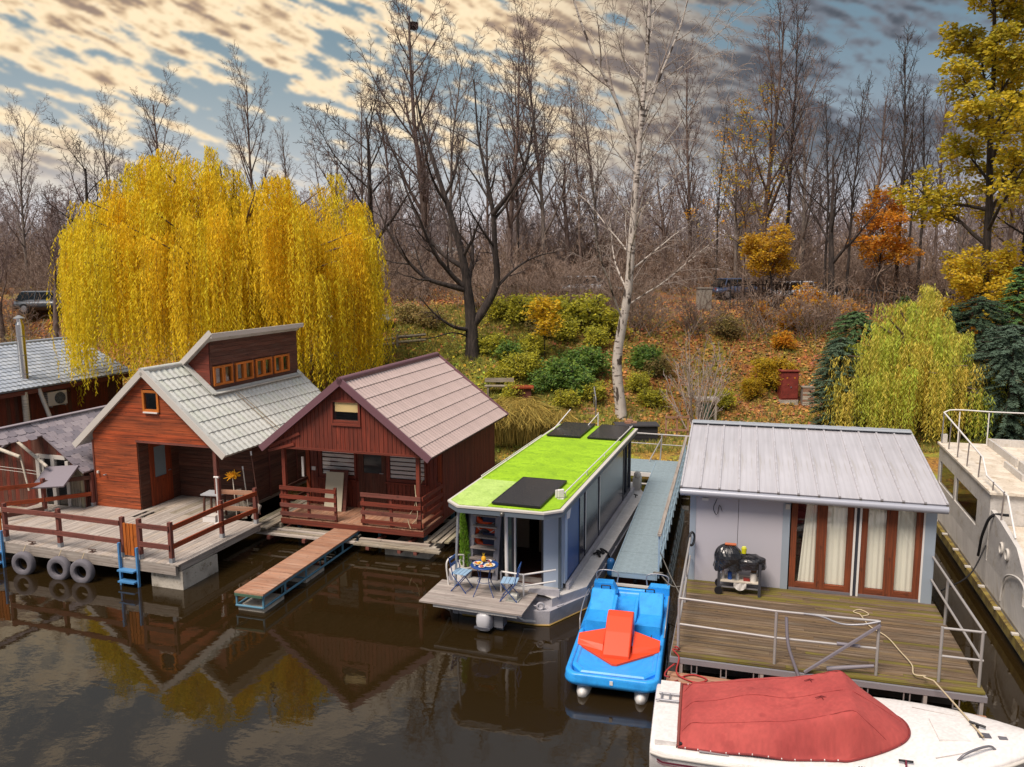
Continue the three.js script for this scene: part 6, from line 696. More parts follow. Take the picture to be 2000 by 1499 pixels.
// recursive growth; o: per-level arrays n, ang, ratio, start, up, wig, seg, sides
function grower(o, seed, trunkM, crownM, tips) {
  const r = rng(seed), L = (k, l) => o[k][Math.min(l, o[k].length - 1)], norm = (v) => { const l = Math.hypot(...v) || 1; return v.map((x) => x / l); };
  function along(pts, rad, lvl, len) {
    const n = o.n[lvl] || 0; let az = r() * 6.28;
    for (let c = 0; c < n; c++) {
      const t = Math.min(0.995, L('start', lvl) + (1 - L('start', lvl)) * ((c + r()) / n)), f = t * (pts.length - 1), k = Math.min(pts.length - 2, Math.floor(f)), q = f - k, p = pts[k].map((v, a) => lerp(v, pts[k + 1][a], q)), d = norm(pts[k + 1].map((v, a) => v - pts[k][a])), rr = lerp(rad[k], rad[k + 1], q);
      az += 2.4 + (r() - 0.5) * 1.2; const ang = L('ang', lvl) * (0.75 + 0.5 * r()); let e1 = norm(Math.abs(d[1]) > 0.9 ? [1, 0, 0].map((v, a) => v - d[0] * d[a]) : [-d[2], 0, d[0]]), e2 = [d[1] * e1[2] - d[2] * e1[1], d[2] * e1[0] - d[0] * e1[2], d[0] * e1[1] - d[1] * e1[0]];
      const s = Math.sin(ang), cz = Math.cos(ang), nd = norm([0, 1, 2].map((a) => d[a] * cz + (e1[a] * Math.cos(az) + e2[a] * Math.sin(az)) * s)); const taper = o.shape ? o.shape(t, lvl) : 1 - 0.55 * t;
      branch(p, nd, len * L('ratio', lvl) * taper * (0.7 + 0.6 * r()), Math.max(o.rmin || 0.008, Math.min(rr * 0.75, rr * (0.5 + 0.2 * r()) * (o.rk && !lvl ? o.rk : 1))), lvl + 1);
    }
  }
  function branch(p, d, len, rad, lvl) {
    if (len < 0.12) return; const n = L('seg', lvl), pts = [p], rs = [rad]; let q = p;
    for (let i = 1; i <= n; i++) { const w = L('wig', lvl); d = norm([d[0] + (r() - 0.5) * w, d[1] + (r() - 0.5) * w + L('up', lvl) + (o.droop ? -L('droop', lvl) * i / n : 0), d[2] + (r() - 0.5) * w]); q = q.map((v, a) => v + d[a] * len / n); pts.push(q); rs.push(Math.max(o.rmin || 0.008, rad * (1 - (lvl ? 0.85 : 0.8) * i / n))); }
    (lvl <= (o.trunkLevels ?? 1) ? trunkM : crownM).limb(pts, rs, L('sides', lvl)); if (tips && lvl >= o.n.length - 1) tips.push([q, d]); along(pts, rs, lvl, len);
  }
  return { branch, along };
}
const UPRIGHT = { n: [20, 9, 6, 4], ang: [0.62, 0.7, 0.75, 0.8], ratio: [0.42, 0.42, 0.42, 0.5], start: [0.22, 0.2, 0.15, 0.1], up: [0.03, 0.10, 0.07, 0.03], wig: [0.10, 0.24, 0.35, 0.5], seg: [12, 6, 4, 3, 2], sides: [8, 5, 4, 3, 3], rmin: 0.009 };
const SPREAD = { n: [9, 9, 7, 4], ang: [0.75, 0.75, 0.8, 0.8], ratio: [0.72, 0.46, 0.42, 0.5], start: [0.3, 0.25, 0.15, 0.1], up: [0.02, 0.08, 0.06, 0.03], wig: [0.18, 0.32, 0.4, 0.5], seg: [10, 8, 4, 3, 2], sides: [9, 6, 4, 3, 3], rmin: 0.009 };
const THIN = { n: [26, 7, 5], ang: [0.5, 0.6, 0.7], ratio: [0.24, 0.4, 0.45], start: [0.35, 0.2, 0.1], up: [0.02, 0.14, 0.05], wig: [0.07, 0.25, 0.4], seg: [12, 5, 3, 2], sides: [7, 4, 3, 3], rmin: 0.009 };
function bareTree(name, label, h, rad, form, seed, bk, tw, lean = [0, 0]) { const t = new Mesher(), c = new Mesher(), g = grower(form, seed, t, c); g.branch([0, -0.2, 0], [lean[0], 1, lean[1]], h, rad, 0); const o = T(name, label, 'tree'); P(o, 'trunk', t.geo(), bk); P(o, 'crown', c.geo(), tw); return o; }
const put = (o, b, d, dy = 0) => { const [x, z] = site((b - 1000) / 1547, d); o.position.set(x, ground(x, z) + dy, z); return o; };
function putCopy(o, b, d, ry, s, label, group) { const [x, z] = site((b - 1000) / 1547, d); return copyOf(o, [x, ground(x, z), z], ry, s, label, group); }

// woodland along the top of the bank
{
  const G = 'bare trees along the top of the bank', L = { u: 'tall bare tree with upswept twiggy crown on top of the bank', s: 'broad bare tree with spreading twiggy crown on top of the bank', t: 'slim straight bare trunk with short branches on top of the bank' };
  const protos = { u: [bareTree('bare_tree', L.u, 16, 0.2, UPRIGHT, 301, bark.brown, bark.twig), bareTree('bare_tree', L.u, 16, 0.17, UPRIGHT, 302, bark.grey, bark.twigGrey)], s: [bareTree('bare_tree', L.s, 9, 0.24, SPREAD, 303, bark.brown, bark.twig), bareTree('bare_tree', L.s, 9, 0.22, SPREAD, 304, bark.dark, bark.twigDark)], t: [bareTree('bare_tree', L.t, 15, 0.13, THIN, 305, bark.brown, bark.twig), bareTree('bare_tree', L.t, 15, 0.12, THIN, 306, bark.dark, bark.twigDark)] };
  const spots = [['s', 0, 105, 46, 11.8], ['s', 1, 186, 48, 14], ['u', 1, 242, 54, 11.5], ['u', 0, 336, 55, 13], ['u', 0, 508, 52, 13.6], ['t', 0, 572, 57, 11.3], ['s', 0, 8, 47, 9.5], ['u', 1, 62, 58, 12], ['s', 0, 430, 60, 11], ['s', 1, 738, 50, 17.3], ['u', 0, 832, 54, 18], ['s', 0, 668, 58, 14.5], ['t', 0, 775, 60, 16], ['u', 1, 882, 60, 16.5], ['u', 0, 998, 57, 16.4], ['u', 1, 1062, 58, 18], ['s', 0, 1110, 60, 15], ['t', 1, 1015, 62, 16], ['t', 0, 955, 64, 16], ['u', 1, 1165, 62, 14.5], ['t', 0, 1135, 57, 15], ['s', 0, 1298, 60, 12.5], ['u', 0, 1345, 62, 16], ['t', 1, 1395, 58, 13], ['u', 1, 1432, 57, 13], ['u', 0, 1482, 52, 17.6], ['t', 1, 1527, 53, 19], ['u', 1, 1562, 60, 16], ['s', 1, 1622, 49, 14.6], ['t', 1, 1648, 50, 14], ['t', 1, 1608, 50.5, 13], ['u', 0, 1692, 57, 13.5], ['t', 1, 1745, 52, 17.2], ['t', 1, 1788, 53, 13.8], ['t', 0, 1818, 54, 15], ['u', 1, 1862, 60, 13.5], ['s', 0, 1960, 62, 15], ['t', 0, 840, 66, 15], ['t', 1, 905, 68, 14], ['u', 0, 1230, 66, 15], ['t', 0, 715, 56, 14], ['t', 1, 1770, 58, 15]];
  const MARK = [[215, 'beyond the tiled boathouse'], [600, 'rising behind the golden willow'], [800, 'between the golden willow and the gnarled tree'], [965, 'behind the gnarled tree'], [1170, 'between the gnarled tree and the birch'], [1300, 'behind the birch'], [1460, 'between the birch and the golden maple'], [1580, 'behind the golden maple'], [1680, 'between the golden and the orange maple'], [1770, 'beside the orange maple'], [3000, 'between the orange maple and the yellow-green maple']]; const bkName = { u: ['brown', 'grey'], s: ['brown', 'blackish'], t: ['brown', 'blackish'] }, form = { u: 'bare tree with upswept twigs', s: 'spreading bare tree', t: 'bare straight trunk with short branches' }; const lab = (k, i, b, h) => `${h > 16.3 ? 'very tall' : h > 13.2 ? 'tall' : 'lower'} ${bkName[k][i]} ${form[k]} ${MARK.find((m) => b < m[0])[1]}`; const r = rng(77), first = new Set(); for (const [k, i, b, d, h] of spots) { const p = protos[k][i], H = k === 's' ? 13.5 : k === 'u' ? 16 : 15.5, s = h / H, w = s * (0.85 + r() * 0.3), id = k + i; let o; if (!first.has(id)) { first.add(id); o = put(p, b, d); o.rotation.y = r() * 6.28; o.scale.set(w, s, w); tag(o, lab(k, i, b, h), 'tree', G); } else o = putCopy(p, b, d, r() * 6.28, [w, s, w], lab(k, i, b, h), G); }
  const nest = T('bird_nest', 'dark round bird nest high in a bare crown', 'nest'); const gs = [], q = rng(9); for (let i = 0; i < 160; i++) { const a = q() * 6.28, e = (q() - 0.5) * 2, rr = 0.32; gs.push(cyl([Math.cos(a) * rr * Math.cos(e), Math.sin(e) * 0.24, Math.sin(a) * rr * Math.cos(e)], [Math.cos(a + 1.4) * rr, Math.sin(e + 0.5) * 0.24, Math.sin(a + 1.4) * rr], 0.02, 0.015, 3)); } P(nest, 'twigs', merge(gs), bark.twigDark); const [nx, nz] = site((820 - 1000) / 1547, 54); nest.position.set(nx, 23.8, nz);
}
// the old dark tree on the slope: main limbs laid out by hand
function handTree(name, label, limbs, form, seed, bk, tw, tips) { const t = new Mesher(), c = new Mesher(), g = grower(form, seed, t, c, tips); for (const [pts, r0, r1, lvl] of limbs) { const cv = new THREE.CatmullRomCurve3(pts.map((p) => V3(...p))), n = pts.length * 4, P2 = [], rs = []; for (let i = 0; i <= n; i++) { const q = cv.getPoint(i / n); P2.push([q.x, q.y, q.z]); rs.push(lerp(r0, r1, Math.pow(i / n, 0.8))); } t.limb(P2, rs, 9); let len = cv.getLength(); g.along(P2, rs, lvl, len); } const o = T(name, label, 'tree'); P(o, 'trunk', t.geo(), bk); P(o, 'crown', c.geo(), tw); o.rotation.y = VIEW_YAW; return o; }
{
  const form = { n: [0, 9, 7, 5, 3], ang: [0.7, 0.8, 0.8, 0.8, 0.8], ratio: [0.5, 0.40, 0.46, 0.45, 0.5], start: [0.3, 0.3, 0.2, 0.15, 0.1], up: [0.05, 0.08, 0.09, 0.05, 0.02], wig: [0.2, 0.28, 0.35, 0.45, 0.5], seg: [8, 7, 5, 3, 2, 2], sides: [8, 6, 5, 3, 3, 3], rmin: 0.009, trunkLevels: 2 };
  const o = handTree('gnarled_tree', 'dark gnarled bare tree with forked trunk and low sweeping limbs on the slope', [[[[0.05, -0.3, 0], [0.05, 0.6, 0], [0.0, 1.9, 0], [-0.12, 3.2, 0.1], [-0.3, 4.6, 0.2], [-0.8, 6.6, 0.2], [-1.5, 8.8, 0], [-2.3, 11.4, -0.3], [-2.6, 13, -0.3]], 0.42, 0.03, 1], [[[0.05, 1.5, 0], [0.75, 2.45, -0.1], [1.3, 3.6, -0.1], [1.25, 5.4, 0.1], [1.15, 7.2, 0.2], [0.9, 8.6, 0.3], [0.5, 10.6, 0.2], [0.3, 13.4, 0.1]], 0.26, 0.03, 1], [[[1.15, 7.0, 0.2], [1.9, 7.9, 0.4], [2.7, 9.2, 0.6], [3.1, 11.0, 0.5], [3.3, 12.6, 0.4]], 0.15, 0.02, 1], [[[-0.15, 3.3, 0.1], [-1.1, 3.55, 0.5], [-2.1, 3.9, 0.8], [-3.2, 5.0, 0.9], [-4.1, 6.6, 0.9], [-4.8, 8.6, 0.7]], 0.17, 0.02, 1], [[[-0.3, 4.4, 0.2], [-1.5, 5.2, -0.3], [-2.5, 6.6, -0.6], [-3.3, 8.6, -0.8], [-3.8, 10.4, -0.9]], 0.14, 0.02, 1], [[[0.0, 1.3, 0], [-0.8, 1.5, 0.7], [-1.6, 2.1, 1.2], [-2.4, 3.0, 1.5]], 0.13, 0.02, 2], [[[1.3, 3.4, 0], [2.2, 4.3, -0.6], [3.2, 4.9, -1.0], [4.3, 5.2, -1.2]], 0.09, 0.02, 2], [[[0, 0.9, 0], [-0.8, 1.2, 0.6], [-2, 1.0, 1.4], [-3.3, 1.1, 2.0]], 0.05, 0.012, 3]], form, 411, bark.dark, bark.twigDark); put(o, 920, 40);
}
{
  const form = { n: [34, 9, 6, 2], ang: [0.85, 0.6, 0.6, 0.6], ratio: [0.26, 0.42, 0.45, 0.5], start: [0.30, 0.2, 0.1, 0.1], up: [0, 0.06, 0.0, -0.03], droop: [0, 0.05, 0.12, 0.25, 0.35], wig: [0.1, 0.2, 0.3, 0.35, 0.4], seg: [8, 9, 5, 4, 3], sides: [8, 6, 4, 3, 3], rk: 0.42, rmin: 0.008, trunkLevels: 1, shape: (t, l) => (l ? 1 - 0.5 * t : (t < 0.3 ? 0.75 : 1.05) - 0.65 * Math.max(0, t - 0.4)) };
  const o = handTree('birch_tree', 'tall white-barked birch with bare drooping twigs behind the gangway', [[[[0.05, -0.3, 0], [0, 0.4, 0], [-0.2, 2.6, 0], [0.25, 5.9, 0.1], [0.42, 9, 0.1], [0.7, 13.1, 0], [0.95, 16.9, 0], [1.1, 21, 0], [1.15, 23.5, 0]], 0.33, 0.03, 0], [[[0.6, 12, 0], [-0.4, 14.2, 0.4], [-1.7, 16.6, 0.7], [-2.8, 19.6, 0.8], [-3.6, 22.2, 0.8]], 0.1, 0.015, 1], [[[0.7, 13.2, 0], [1.6, 15.5, -0.4], [2.6, 18, -0.6], [3.2, 21, -0.6]], 0.09, 0.015, 1]], form, 420, bark.birch, bark.birchLimb); put(o, 1215, 37); o.children[0].name = 'trunk';
}
// pale many-stemmed bare shrub behind the boathouse, grey brushwood, suckers
function stemShrub(name, label, n, h, spread, seed, mat, form = {}) { const t = new Mesher(), c = new Mesher(), r = rng(seed), f = { n: [6, 4, 2], ang: [0.5, 0.5, 0.5], ratio: [0.42, 0.45, 0.5], start: [0.25, 0.2, 0.2], up: [0.05, 0.06, 0.04], wig: [0.14, 0.22, 0.3], seg: [7, 4, 3, 2], sides: [5, 4, 3, 3], rmin: 0.009, trunkLevels: 0, ...form }, g = grower(f, seed, t, c); for (let i = 0; i < n; i++) { const a = r() * 6.28, q = spread * Math.sqrt(r()); g.branch([Math.cos(a) * 0.25 * r(), -0.15, Math.sin(a) * 0.25 * r()], [Math.cos(a) * q, 1, Math.sin(a) * q], h * (0.6 + 0.5 * r()), 0.045, 0); } const o = T(name, label, 'shrub'); P(o, 'stems', t.geo(), mat); P(o, 'twigs', c.geo(), mat); return o; }
put(stemShrub('bare_shrub', 'pale bare many-stemmed shrub fanning out behind the boathouse ridge', 16, 4.6, 0.75, 501, bark.twigPale), 1368, 36.3);
put(stemShrub('bare_shrub', 'grey tangled leafless shrub beyond the tiled boathouse', 34, 3.6, 1.3, 502, bark.twigGrey), 95, 43);
put(stemShrub('bare_shrub', 'thin reddish leafless shrub growing before the boathouse air conditioner', 7, 2.0, 0.8, 503, bark.twigGrey, { n: [4, 2] }), 128, 33, 0.2);

// weeping willows: limbs, then clumps of hanging strands
function willow(name, label, o) {
  const r = rng(o.seed), tr = new Mesher(), lf = new Leaves(), st = new Mesher(); const [CX, CZ] = o.centre || [0, 0];
  tr.limb([[0, -0.3, 0], [0.1, o.h * 0.2, 0], [CX * 0.4, o.h * 0.42, CZ * 0.4]], [0.5, 0.4, 0.32], 10);
  for (let c = 0; c < o.clumps; c++) {
    const a = r() * 6.2832, q = Math.pow(r(), 0.6), ax = CX + Math.cos(a) * o.rx * q, az = CZ + Math.sin(a) * o.rz * q, lump = 0.82 + 0.36 * vn(ax * 0.35 + 20, az * 0.35 + 20, 91), ay = (o.h * (o.dome ? 1.08 - 0.74 * q : 1 - 0.16 * q ** 4) * lump) * (0.72 + 0.30 * r());
    if (c % 3 === 0) tr.limb([[CX * 0.4, o.h * 0.38, CZ * 0.4], [lerp(CX * 0.4, ax, 0.45), lerp(o.h * 0.42, ay, 0.75), lerp(CZ * 0.4, az, 0.45)], [ax, ay + 0.1, az]], [0.13, 0.07, 0.02], 5);
    const tone = r(), cut = o.low(ax, az), n = Math.round(o.strands * (0.7 + 0.6 * r())), cl = 0.5 + 0.5 * r();
    for (let s = 0; s < n; s++) {
      const b = r() * 6.2832, w = cl * 0.62 * Math.sqrt(r()), sx = ax + Math.cos(b) * w, sz = az + Math.sin(b) * w, ox = Math.cos(a) * 0.25 + (r() - 0.5) * 0.4, oz = Math.sin(a) * 0.25 + (r() - 0.5) * 0.4, len = Math.min(ay - cut, (1.6 + 3.6 * r() * r() + 1.6 * r()) * (o.len || 1)), steps = Math.max(4, Math.round(len / 0.1)), top_ = ay + r() * 0.25; let px = sx, py = top_, pz = sz; const col0 = o.color(tone, r); const wob = r() * 9, line = [];
      for (let k = 0; k < steps; k++) { const t = k / steps, f = Math.exp(-t * 7); px += ox * f * 0.12 + Math.sin(wob + t * 7) * 0.008 + (o.wind || 0) * 0.006; pz += oz * f * 0.12 + Math.cos(wob * 1.3 + t * 6) * 0.008; py += (f * 0.6 - 1) * 0.1; const la = r() * 6.2832, v = 0.8 + 0.4 * r(); lf.add(px, py, pz, Math.cos(la) * 0.55, -0.85, Math.sin(la) * 0.55, 0.13 + 0.10 * r(), 0.018 + 0.011 * r(), [col0[0] * v, col0[1] * v, col0[2] * v], r() * 3.1); if (k % 6 === 0) line.push([px, py, pz]); }
      if (s % 7 === 0 && line.length > 2) st.limb(line, line.map(() => 0.006), 3);
    }
  }
  const g = T(name, label, 'tree'); P(g, 'trunk', tr.geo(), bark.brown); const cr = P(g, 'crown', lf.geo(), leafMat); P(cr, 'withies', st.geo(), solid(0x7a5f28, 0.9)); return g;
}
{
  const w = willow('weeping_willow', 'huge golden yellow weeping willow hanging over the orange cabin roof', { seed: 601, h: 11.2, len: 1.35, rx: 7.1, rz: 4.6, centre: [0.3, 2.4], clumps: 330, strands: 20, low: (x, z) => (z > 3.5 ? 1.4 : 0.3) + (x > 5 ? -0.6 : 0.5), color: (t, r) => { const k = clamp(t + (r() - 0.5) * 0.5); return mix3([0.80, 0.68, 0.03], [0.87, 0.60, 0.02], k); } }); put(w, 472, 38.5); w.rotation.y = VIEW_YAW;
  const w2 = willow('weeping_willow', 'small yellow-green weeping willow drooping behind the boathouse', { seed: 602, h: 7.6, rx: 3.7, rz: 2.9, centre: [0.1, 0.3], clumps: 130, strands: 17, low: () => 0.2, dome: true, len: 0.95, color: (t, r) => { const k = clamp(t + (r() - 0.5) * 0.6); return mix3([0.50, 0.60, 0.08], [0.80, 0.62, 0.12], k); } }); put(w2, 1780, 36); w2.rotation.y = VIEW_YAW;
}
// leafy trees and shrubs: leaves clustered round twig ends
function leafyTree(name, label, category, o) {
  const t = new Mesher(), c = new Mesher(), tips = [], r = rng(o.seed), g = grower(o.form, o.seed, t, c, tips), lf = new Leaves(); (o.stems || [[0, 0, 0]]).forEach(([x, z, lean]) => g.branch([x, -0.15, z], [lean, 1, (r() - 0.5) * 0.2], o.h, o.rad, 0));
  for (const [p] of tips) { if (p[1] < (o.bare || 0)) continue; if (r() > (o.keep ?? 1)) continue; const tone = r(), n = o.leaves * (0.6 + 0.8 * r()); for (let i = 0; i < n; i++) { const a = r() * 6.28, e = (r() - 0.5) * 2.4, q = o.spread * Math.cbrt(r()), col = mix3(o.c1, o.c2, clamp(tone + (r() - 0.5) * 0.6)), v = 0.8 + 0.4 * r(); lf.add(p[0] + Math.cos(a) * Math.cos(e) * q, p[1] + Math.sin(e) * q * 0.7, p[2] + Math.sin(a) * Math.cos(e) * q, Math.cos(a + r()), (r() - 0.7) * 0.8, Math.sin(a + r()), o.size * (0.7 + 0.6 * r()), o.size * 0.32, col.map((x) => x * v), r() * 3.1); } }
  const ob = T(name, label, category); P(ob, 'trunk', t.geo(), o.bark || bark.dark); P(ob, 'branches', c.geo(), o.twig || bark.twigDark); P(ob, 'crown', lf.geo(), leafMat); return ob;
}
const LF = (n, x = {}) => ({ n, ang: [0.9, 0.8, 0.8], ratio: [0.34, 0.45, 0.5], start: [0.28, 0.25, 0.2], up: [0.02, 0.05, 0.03], wig: [0.1, 0.3, 0.4], seg: [10, 6, 3, 2], sides: [8, 5, 3, 3], rmin: 0.012, trunkLevels: 1, ...x });
const YG = [0.46, 0.42, 0.03], YE = [0.74, 0.50, 0.03], OR = [0.78, 0.33, 0.025], RB = [0.42, 0.20, 0.05], OL = [0.26, 0.28, 0.045];
{
  put(leafyTree('maple_tree', 'tall dark-trunked tree with loose yellow-green leaves above the conifers', 'tree', { seed: 701, h: 21, rad: 0.26, form: LF([24, 8, 4], { ratio: [0.25, 0.45, 0.5] }), leaves: 26, spread: 0.42, size: 0.23, c1: [0.42, 0.38, 0.03], c2: [0.70, 0.52, 0.03], stems: [[0, 0, -0.02]], bare: 1.5, keep: 0.95 }), 1918, 43);
  put(leafyTree('maple_tree', 'slimmer tree with yellow leaves beside the tall maple', 'tree', { seed: 702, h: 15, rad: 0.16, form: LF([14, 7, 4]), leaves: 24, spread: 0.42, size: 0.2, c1: [0.46, 0.40, 0.03], c2: YE, stems: [[0, 0, 0.03]], bare: 1, keep: 0.7 }), 1985, 46);
  put(leafyTree('maple_sapling', 'low spreading yellow maple in front of the tall maple trunk', 'tree', { seed: 706, h: 5.4, rad: 0.09, form: LF([14, 6, 4], { ratio: [0.62, 0.45, 0.5], start: [0.4, 0.25, 0.2] }), leaves: 20, spread: 0.36, size: 0.18, c1: [0.62, 0.52, 0.03], c2: YE }), 1925, 42);
  const or = put(leafyTree('maple_sapling', 'small maple glowing orange between dark trunks on the bank', 'tree', { seed: 703, h: 6.6, rad: 0.08, form: LF([16, 6, 4]), leaves: 22, spread: 0.36, size: 0.17, c1: OR, c2: [0.55, 0.30, 0.03] }), 1708, 51); or.scale.setScalar(1.05);
  put(leafyTree('maple_sapling', 'spreading maple with golden leaves above the white parked car', 'tree', { seed: 704, h: 4.6, rad: 0.08, form: LF([14, 6, 4], { ratio: [0.6, 0.45, 0.5], start: [0.45, 0.25, 0.2] }), leaves: 22, spread: 0.34, size: 0.17, c1: YE, c2: [0.5, 0.28, 0.03] }), 1512, 48);
  put(leafyTree('hazel_tree', 'thin tree with sparse yellowing leaves beside the bare trunks', 'tree', { seed: 705, h: 12, rad: 0.1, form: LF([18, 6, 4]), leaves: 9, spread: 0.35, size: 0.15, c1: YG, c2: OR, keep: 0.5, bark: bark.brown }), 1450, 52);
  const yb = leafyTree('leafy_shrub', 'golden leaved shrub on the bank below the fence', 'shrub', { seed: 711, h: 1.7, rad: 0.04, form: LF([9, 6, 4], { ratio: [0.6, 0.5, 0.5], start: [0.1, 0.2, 0.2] }), leaves: 9, spread: 0.32, size: 0.18, c1: YE, c2: OR, stems: [[0, 0, 0.2], [0.2, 0.1, -0.3], [-0.2, 0, -0.1]] }); put(yb, 1580, 47.5);
  const gg = 'golden shrubs below the fence'; yb.userData.group = gg; for (const [b, d, s, lb] of [[1545, 46, 0.7, 'small golden shrub below the white car bonnet'], [1625, 48, 0.6, 'small golden shrub between the dark trunks'], [1840, 43.5, 1.1, 'large golden shrub above the small willow crown'], [1890, 43, 0.9, 'golden shrub under the yellow-green maple trunk'], [1485, 47, 0.6, 'small golden shrub under the spreading golden maple'], [1530, 43.6, 0.55, 'small golden shrub lowest on the leaf-strewn slope'], [1660, 47.5, 0.6, 'small golden shrub under the orange maple']].map((q) => q)) putCopy(yb, b, d, b, s, lb, gg); yb.userData.label = 'full golden shrub before the white parked car';
  const fo = put(leafyTree('forsythia_bush', 'rounded bright yellow bush beside the red metal cabinet', 'shrub', { seed: 712, h: 1.5, rad: 0.04, form: LF([10, 7, 4], { ratio: [0.62, 0.5, 0.5], start: [0.1, 0.2, 0.2] }), leaves: 18, spread: 0.26, size: 0.11, c1: [0.52, 0.42, 0.02], c2: [0.6, 0.36, 0.02], stems: [[0, 0, 0.3], [0.2, 0.1, -0.4], [-0.2, 0, -0.1], [0.1, 0.2, 0.1]] }), 1516, 40.6); fo.scale.set(1.15, 1, 1); const fo2 = putCopy(fo, 1468, 40, 1.3, 0.62, 'low yellow bush under the pale bare shrub twigs'); void fo2;
  put(leafyTree('maple_sapling', 'bright golden sapling standing in the green scrub of the slope', 'tree', { seed: 713, h: 2.9, rad: 0.035, form: LF([10, 5, 3], { ratio: [0.5, 0.5, 0.5], start: [0.35, 0.2, 0.2] }), leaves: 12, spread: 0.24, size: 0.19, c1: [0.62, 0.44, 0.02], c2: YE }), 1064, 40.3);
  const grn = (seed, c1, c2, lab, size) => leafyTree('leafy_shrub', lab, 'shrub', { seed, h: 1.2, rad: 0.03, form: LF([8, 6, 5], { ratio: [0.7, 0.5, 0.5], start: [0.05, 0.2, 0.2] }), leaves: 8, spread: 0.34, size: size * 1.3, c1, c2, stems: [[0, 0, 0.3], [0.3, 0.1, -0.5], [-0.3, 0, -0.2], [0.1, 0.3, 0.6], [-0.1, -0.3, 0.1]] });
  const A = grn(721, [0.12, 0.25, 0.06], [0.26, 0.36, 0.05], 'dark green leafy shrub on the grassy slope', 0.14), B = grn(722, [0.34, 0.36, 0.05], [0.66, 0.60, 0.05], 'yellow-green leafy shrub on the grassy slope', 0.12), C = grn(723, [0.42, 0.29, 0.12], [0.36, 0.32, 0.10], 'brownish leafy shrub on the slope', 0.11), N = { A: ['dark green leafy shrub on the grassy slope', 'dark green shrubs of the slope'], B: ['yellow-green leafy shrub on the grassy slope', 'yellow-green shrubs of the slope'], C: ['brownish leafy shrub on the slope', 'brownish shrubs of the slope'] };
  const SM = [[60, 'beyond the tiled boathouse'], [900, 'before the gnarled tree'], [1050, 'between the gnarled tree and the golden sapling'], [1110, 'around the golden sapling'], [1200, 'between the golden sapling and the birch'], [1345, 'between the birch and the pale bare shrub'], [1500, 'behind the pale bare shrub'], [3000, 'below the orange maple']], slab = (k, b, d, s) => `${s > 1.05 ? 'large' : s < 0.85 ? 'small' : 'medium'} ${{ A: 'dark green', B: 'yellow-green', C: 'brownish' }[k]} shrub ${d > 41.5 ? 'high' : 'low'} on the slope ${SM.find((m) => b < m[0])[1]}`; const spots = [['A', 1095, 38.8, 0.95], ['A', 1138, 38.4, 0.85], ['A', 1122, 39.8, 0.8], ['A', 1060, 38.2, 0.7], ['A', 990, 39.8, 0.8], ['A', 1150, 40, 1], ['A', 1265, 41.5, 0.9], ['B', 960, 40.2, 0.8], ['B', 1010, 38.8, 0.9], ['B', 1040, 40.5, 0.8], ['B', 1085, 43.5, 1.3], ['B', 1140, 44, 1.4], ['B', 1030, 44, 1.2], ['B', 985, 44.5, 1.0], ['B', 1185, 44, 1.0], ['B', 1275, 38.5, 0.7], ['B', 1415, 38.6, 0.7], ['B', 1160, 38, 0.7], ['B', 1000, 37.3, 0.6], ['B', 1100, 42.4, 0.9], ['C', 1060, 42.6, 0.8], ['B', 1165, 42.2, 0.8], ['C', 1290, 41, 0.8], ['B', 1030, 39.2, 0.7], ['B', 975, 38.4, 0.6], ['B', 1110, 37.2, 0.6], ['B', 1250, 39.6, 0.7], ['C', 840, 43, 0.8], ['C', 800, 44, 0.9], ['C', 1420, 45, 0.9], ['C', 40, 46, 1.1], ['C', 10, 42, 1.0]]; const seen = {}; for (const [k, b, d, s] of spots) { const p = { A, B, C }[k]; if (!seen[k]) { seen[k] = 1; put(p, b, d).scale.setScalar(s); tag(p, slab(k, b, d, s), 'shrub', N[k][1]); } else putCopy(p, b, d, b * 0.7, s, slab(k, b, d, s), N[k][1]); }
}
// conifers: tiers of drooping sprays
function conifer(name, label, h, rad, seed, c1, c2, n, shape) {
  const r = rng(seed), lf = new Leaves(), tr = new Mesher(), br = new Mesher(); tr.limb([[0, -0.2, 0], [0, h * 0.95, 0]], [h * 0.025 + 0.04, 0.02], 7);
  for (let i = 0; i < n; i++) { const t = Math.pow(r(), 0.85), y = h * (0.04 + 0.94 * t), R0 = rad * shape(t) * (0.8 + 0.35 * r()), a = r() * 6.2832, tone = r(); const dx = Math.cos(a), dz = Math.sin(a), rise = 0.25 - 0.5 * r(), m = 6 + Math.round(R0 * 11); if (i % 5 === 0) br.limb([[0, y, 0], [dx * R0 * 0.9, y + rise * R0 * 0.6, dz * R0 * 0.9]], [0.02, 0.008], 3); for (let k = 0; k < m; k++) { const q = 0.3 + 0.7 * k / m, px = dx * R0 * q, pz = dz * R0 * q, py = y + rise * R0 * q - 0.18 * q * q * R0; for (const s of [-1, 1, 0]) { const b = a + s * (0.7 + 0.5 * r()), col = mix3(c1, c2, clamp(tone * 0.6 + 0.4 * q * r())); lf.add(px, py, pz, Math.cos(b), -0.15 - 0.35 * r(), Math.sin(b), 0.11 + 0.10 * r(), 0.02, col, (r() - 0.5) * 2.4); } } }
  const o = T(name, label, 'tree'); P(o, 'trunk', tr.geo(), bark.brown); P(o, 'branches', br.geo(), bark.twigDark); P(o, 'crown', lf.geo(), plainLeaf); return o;
}
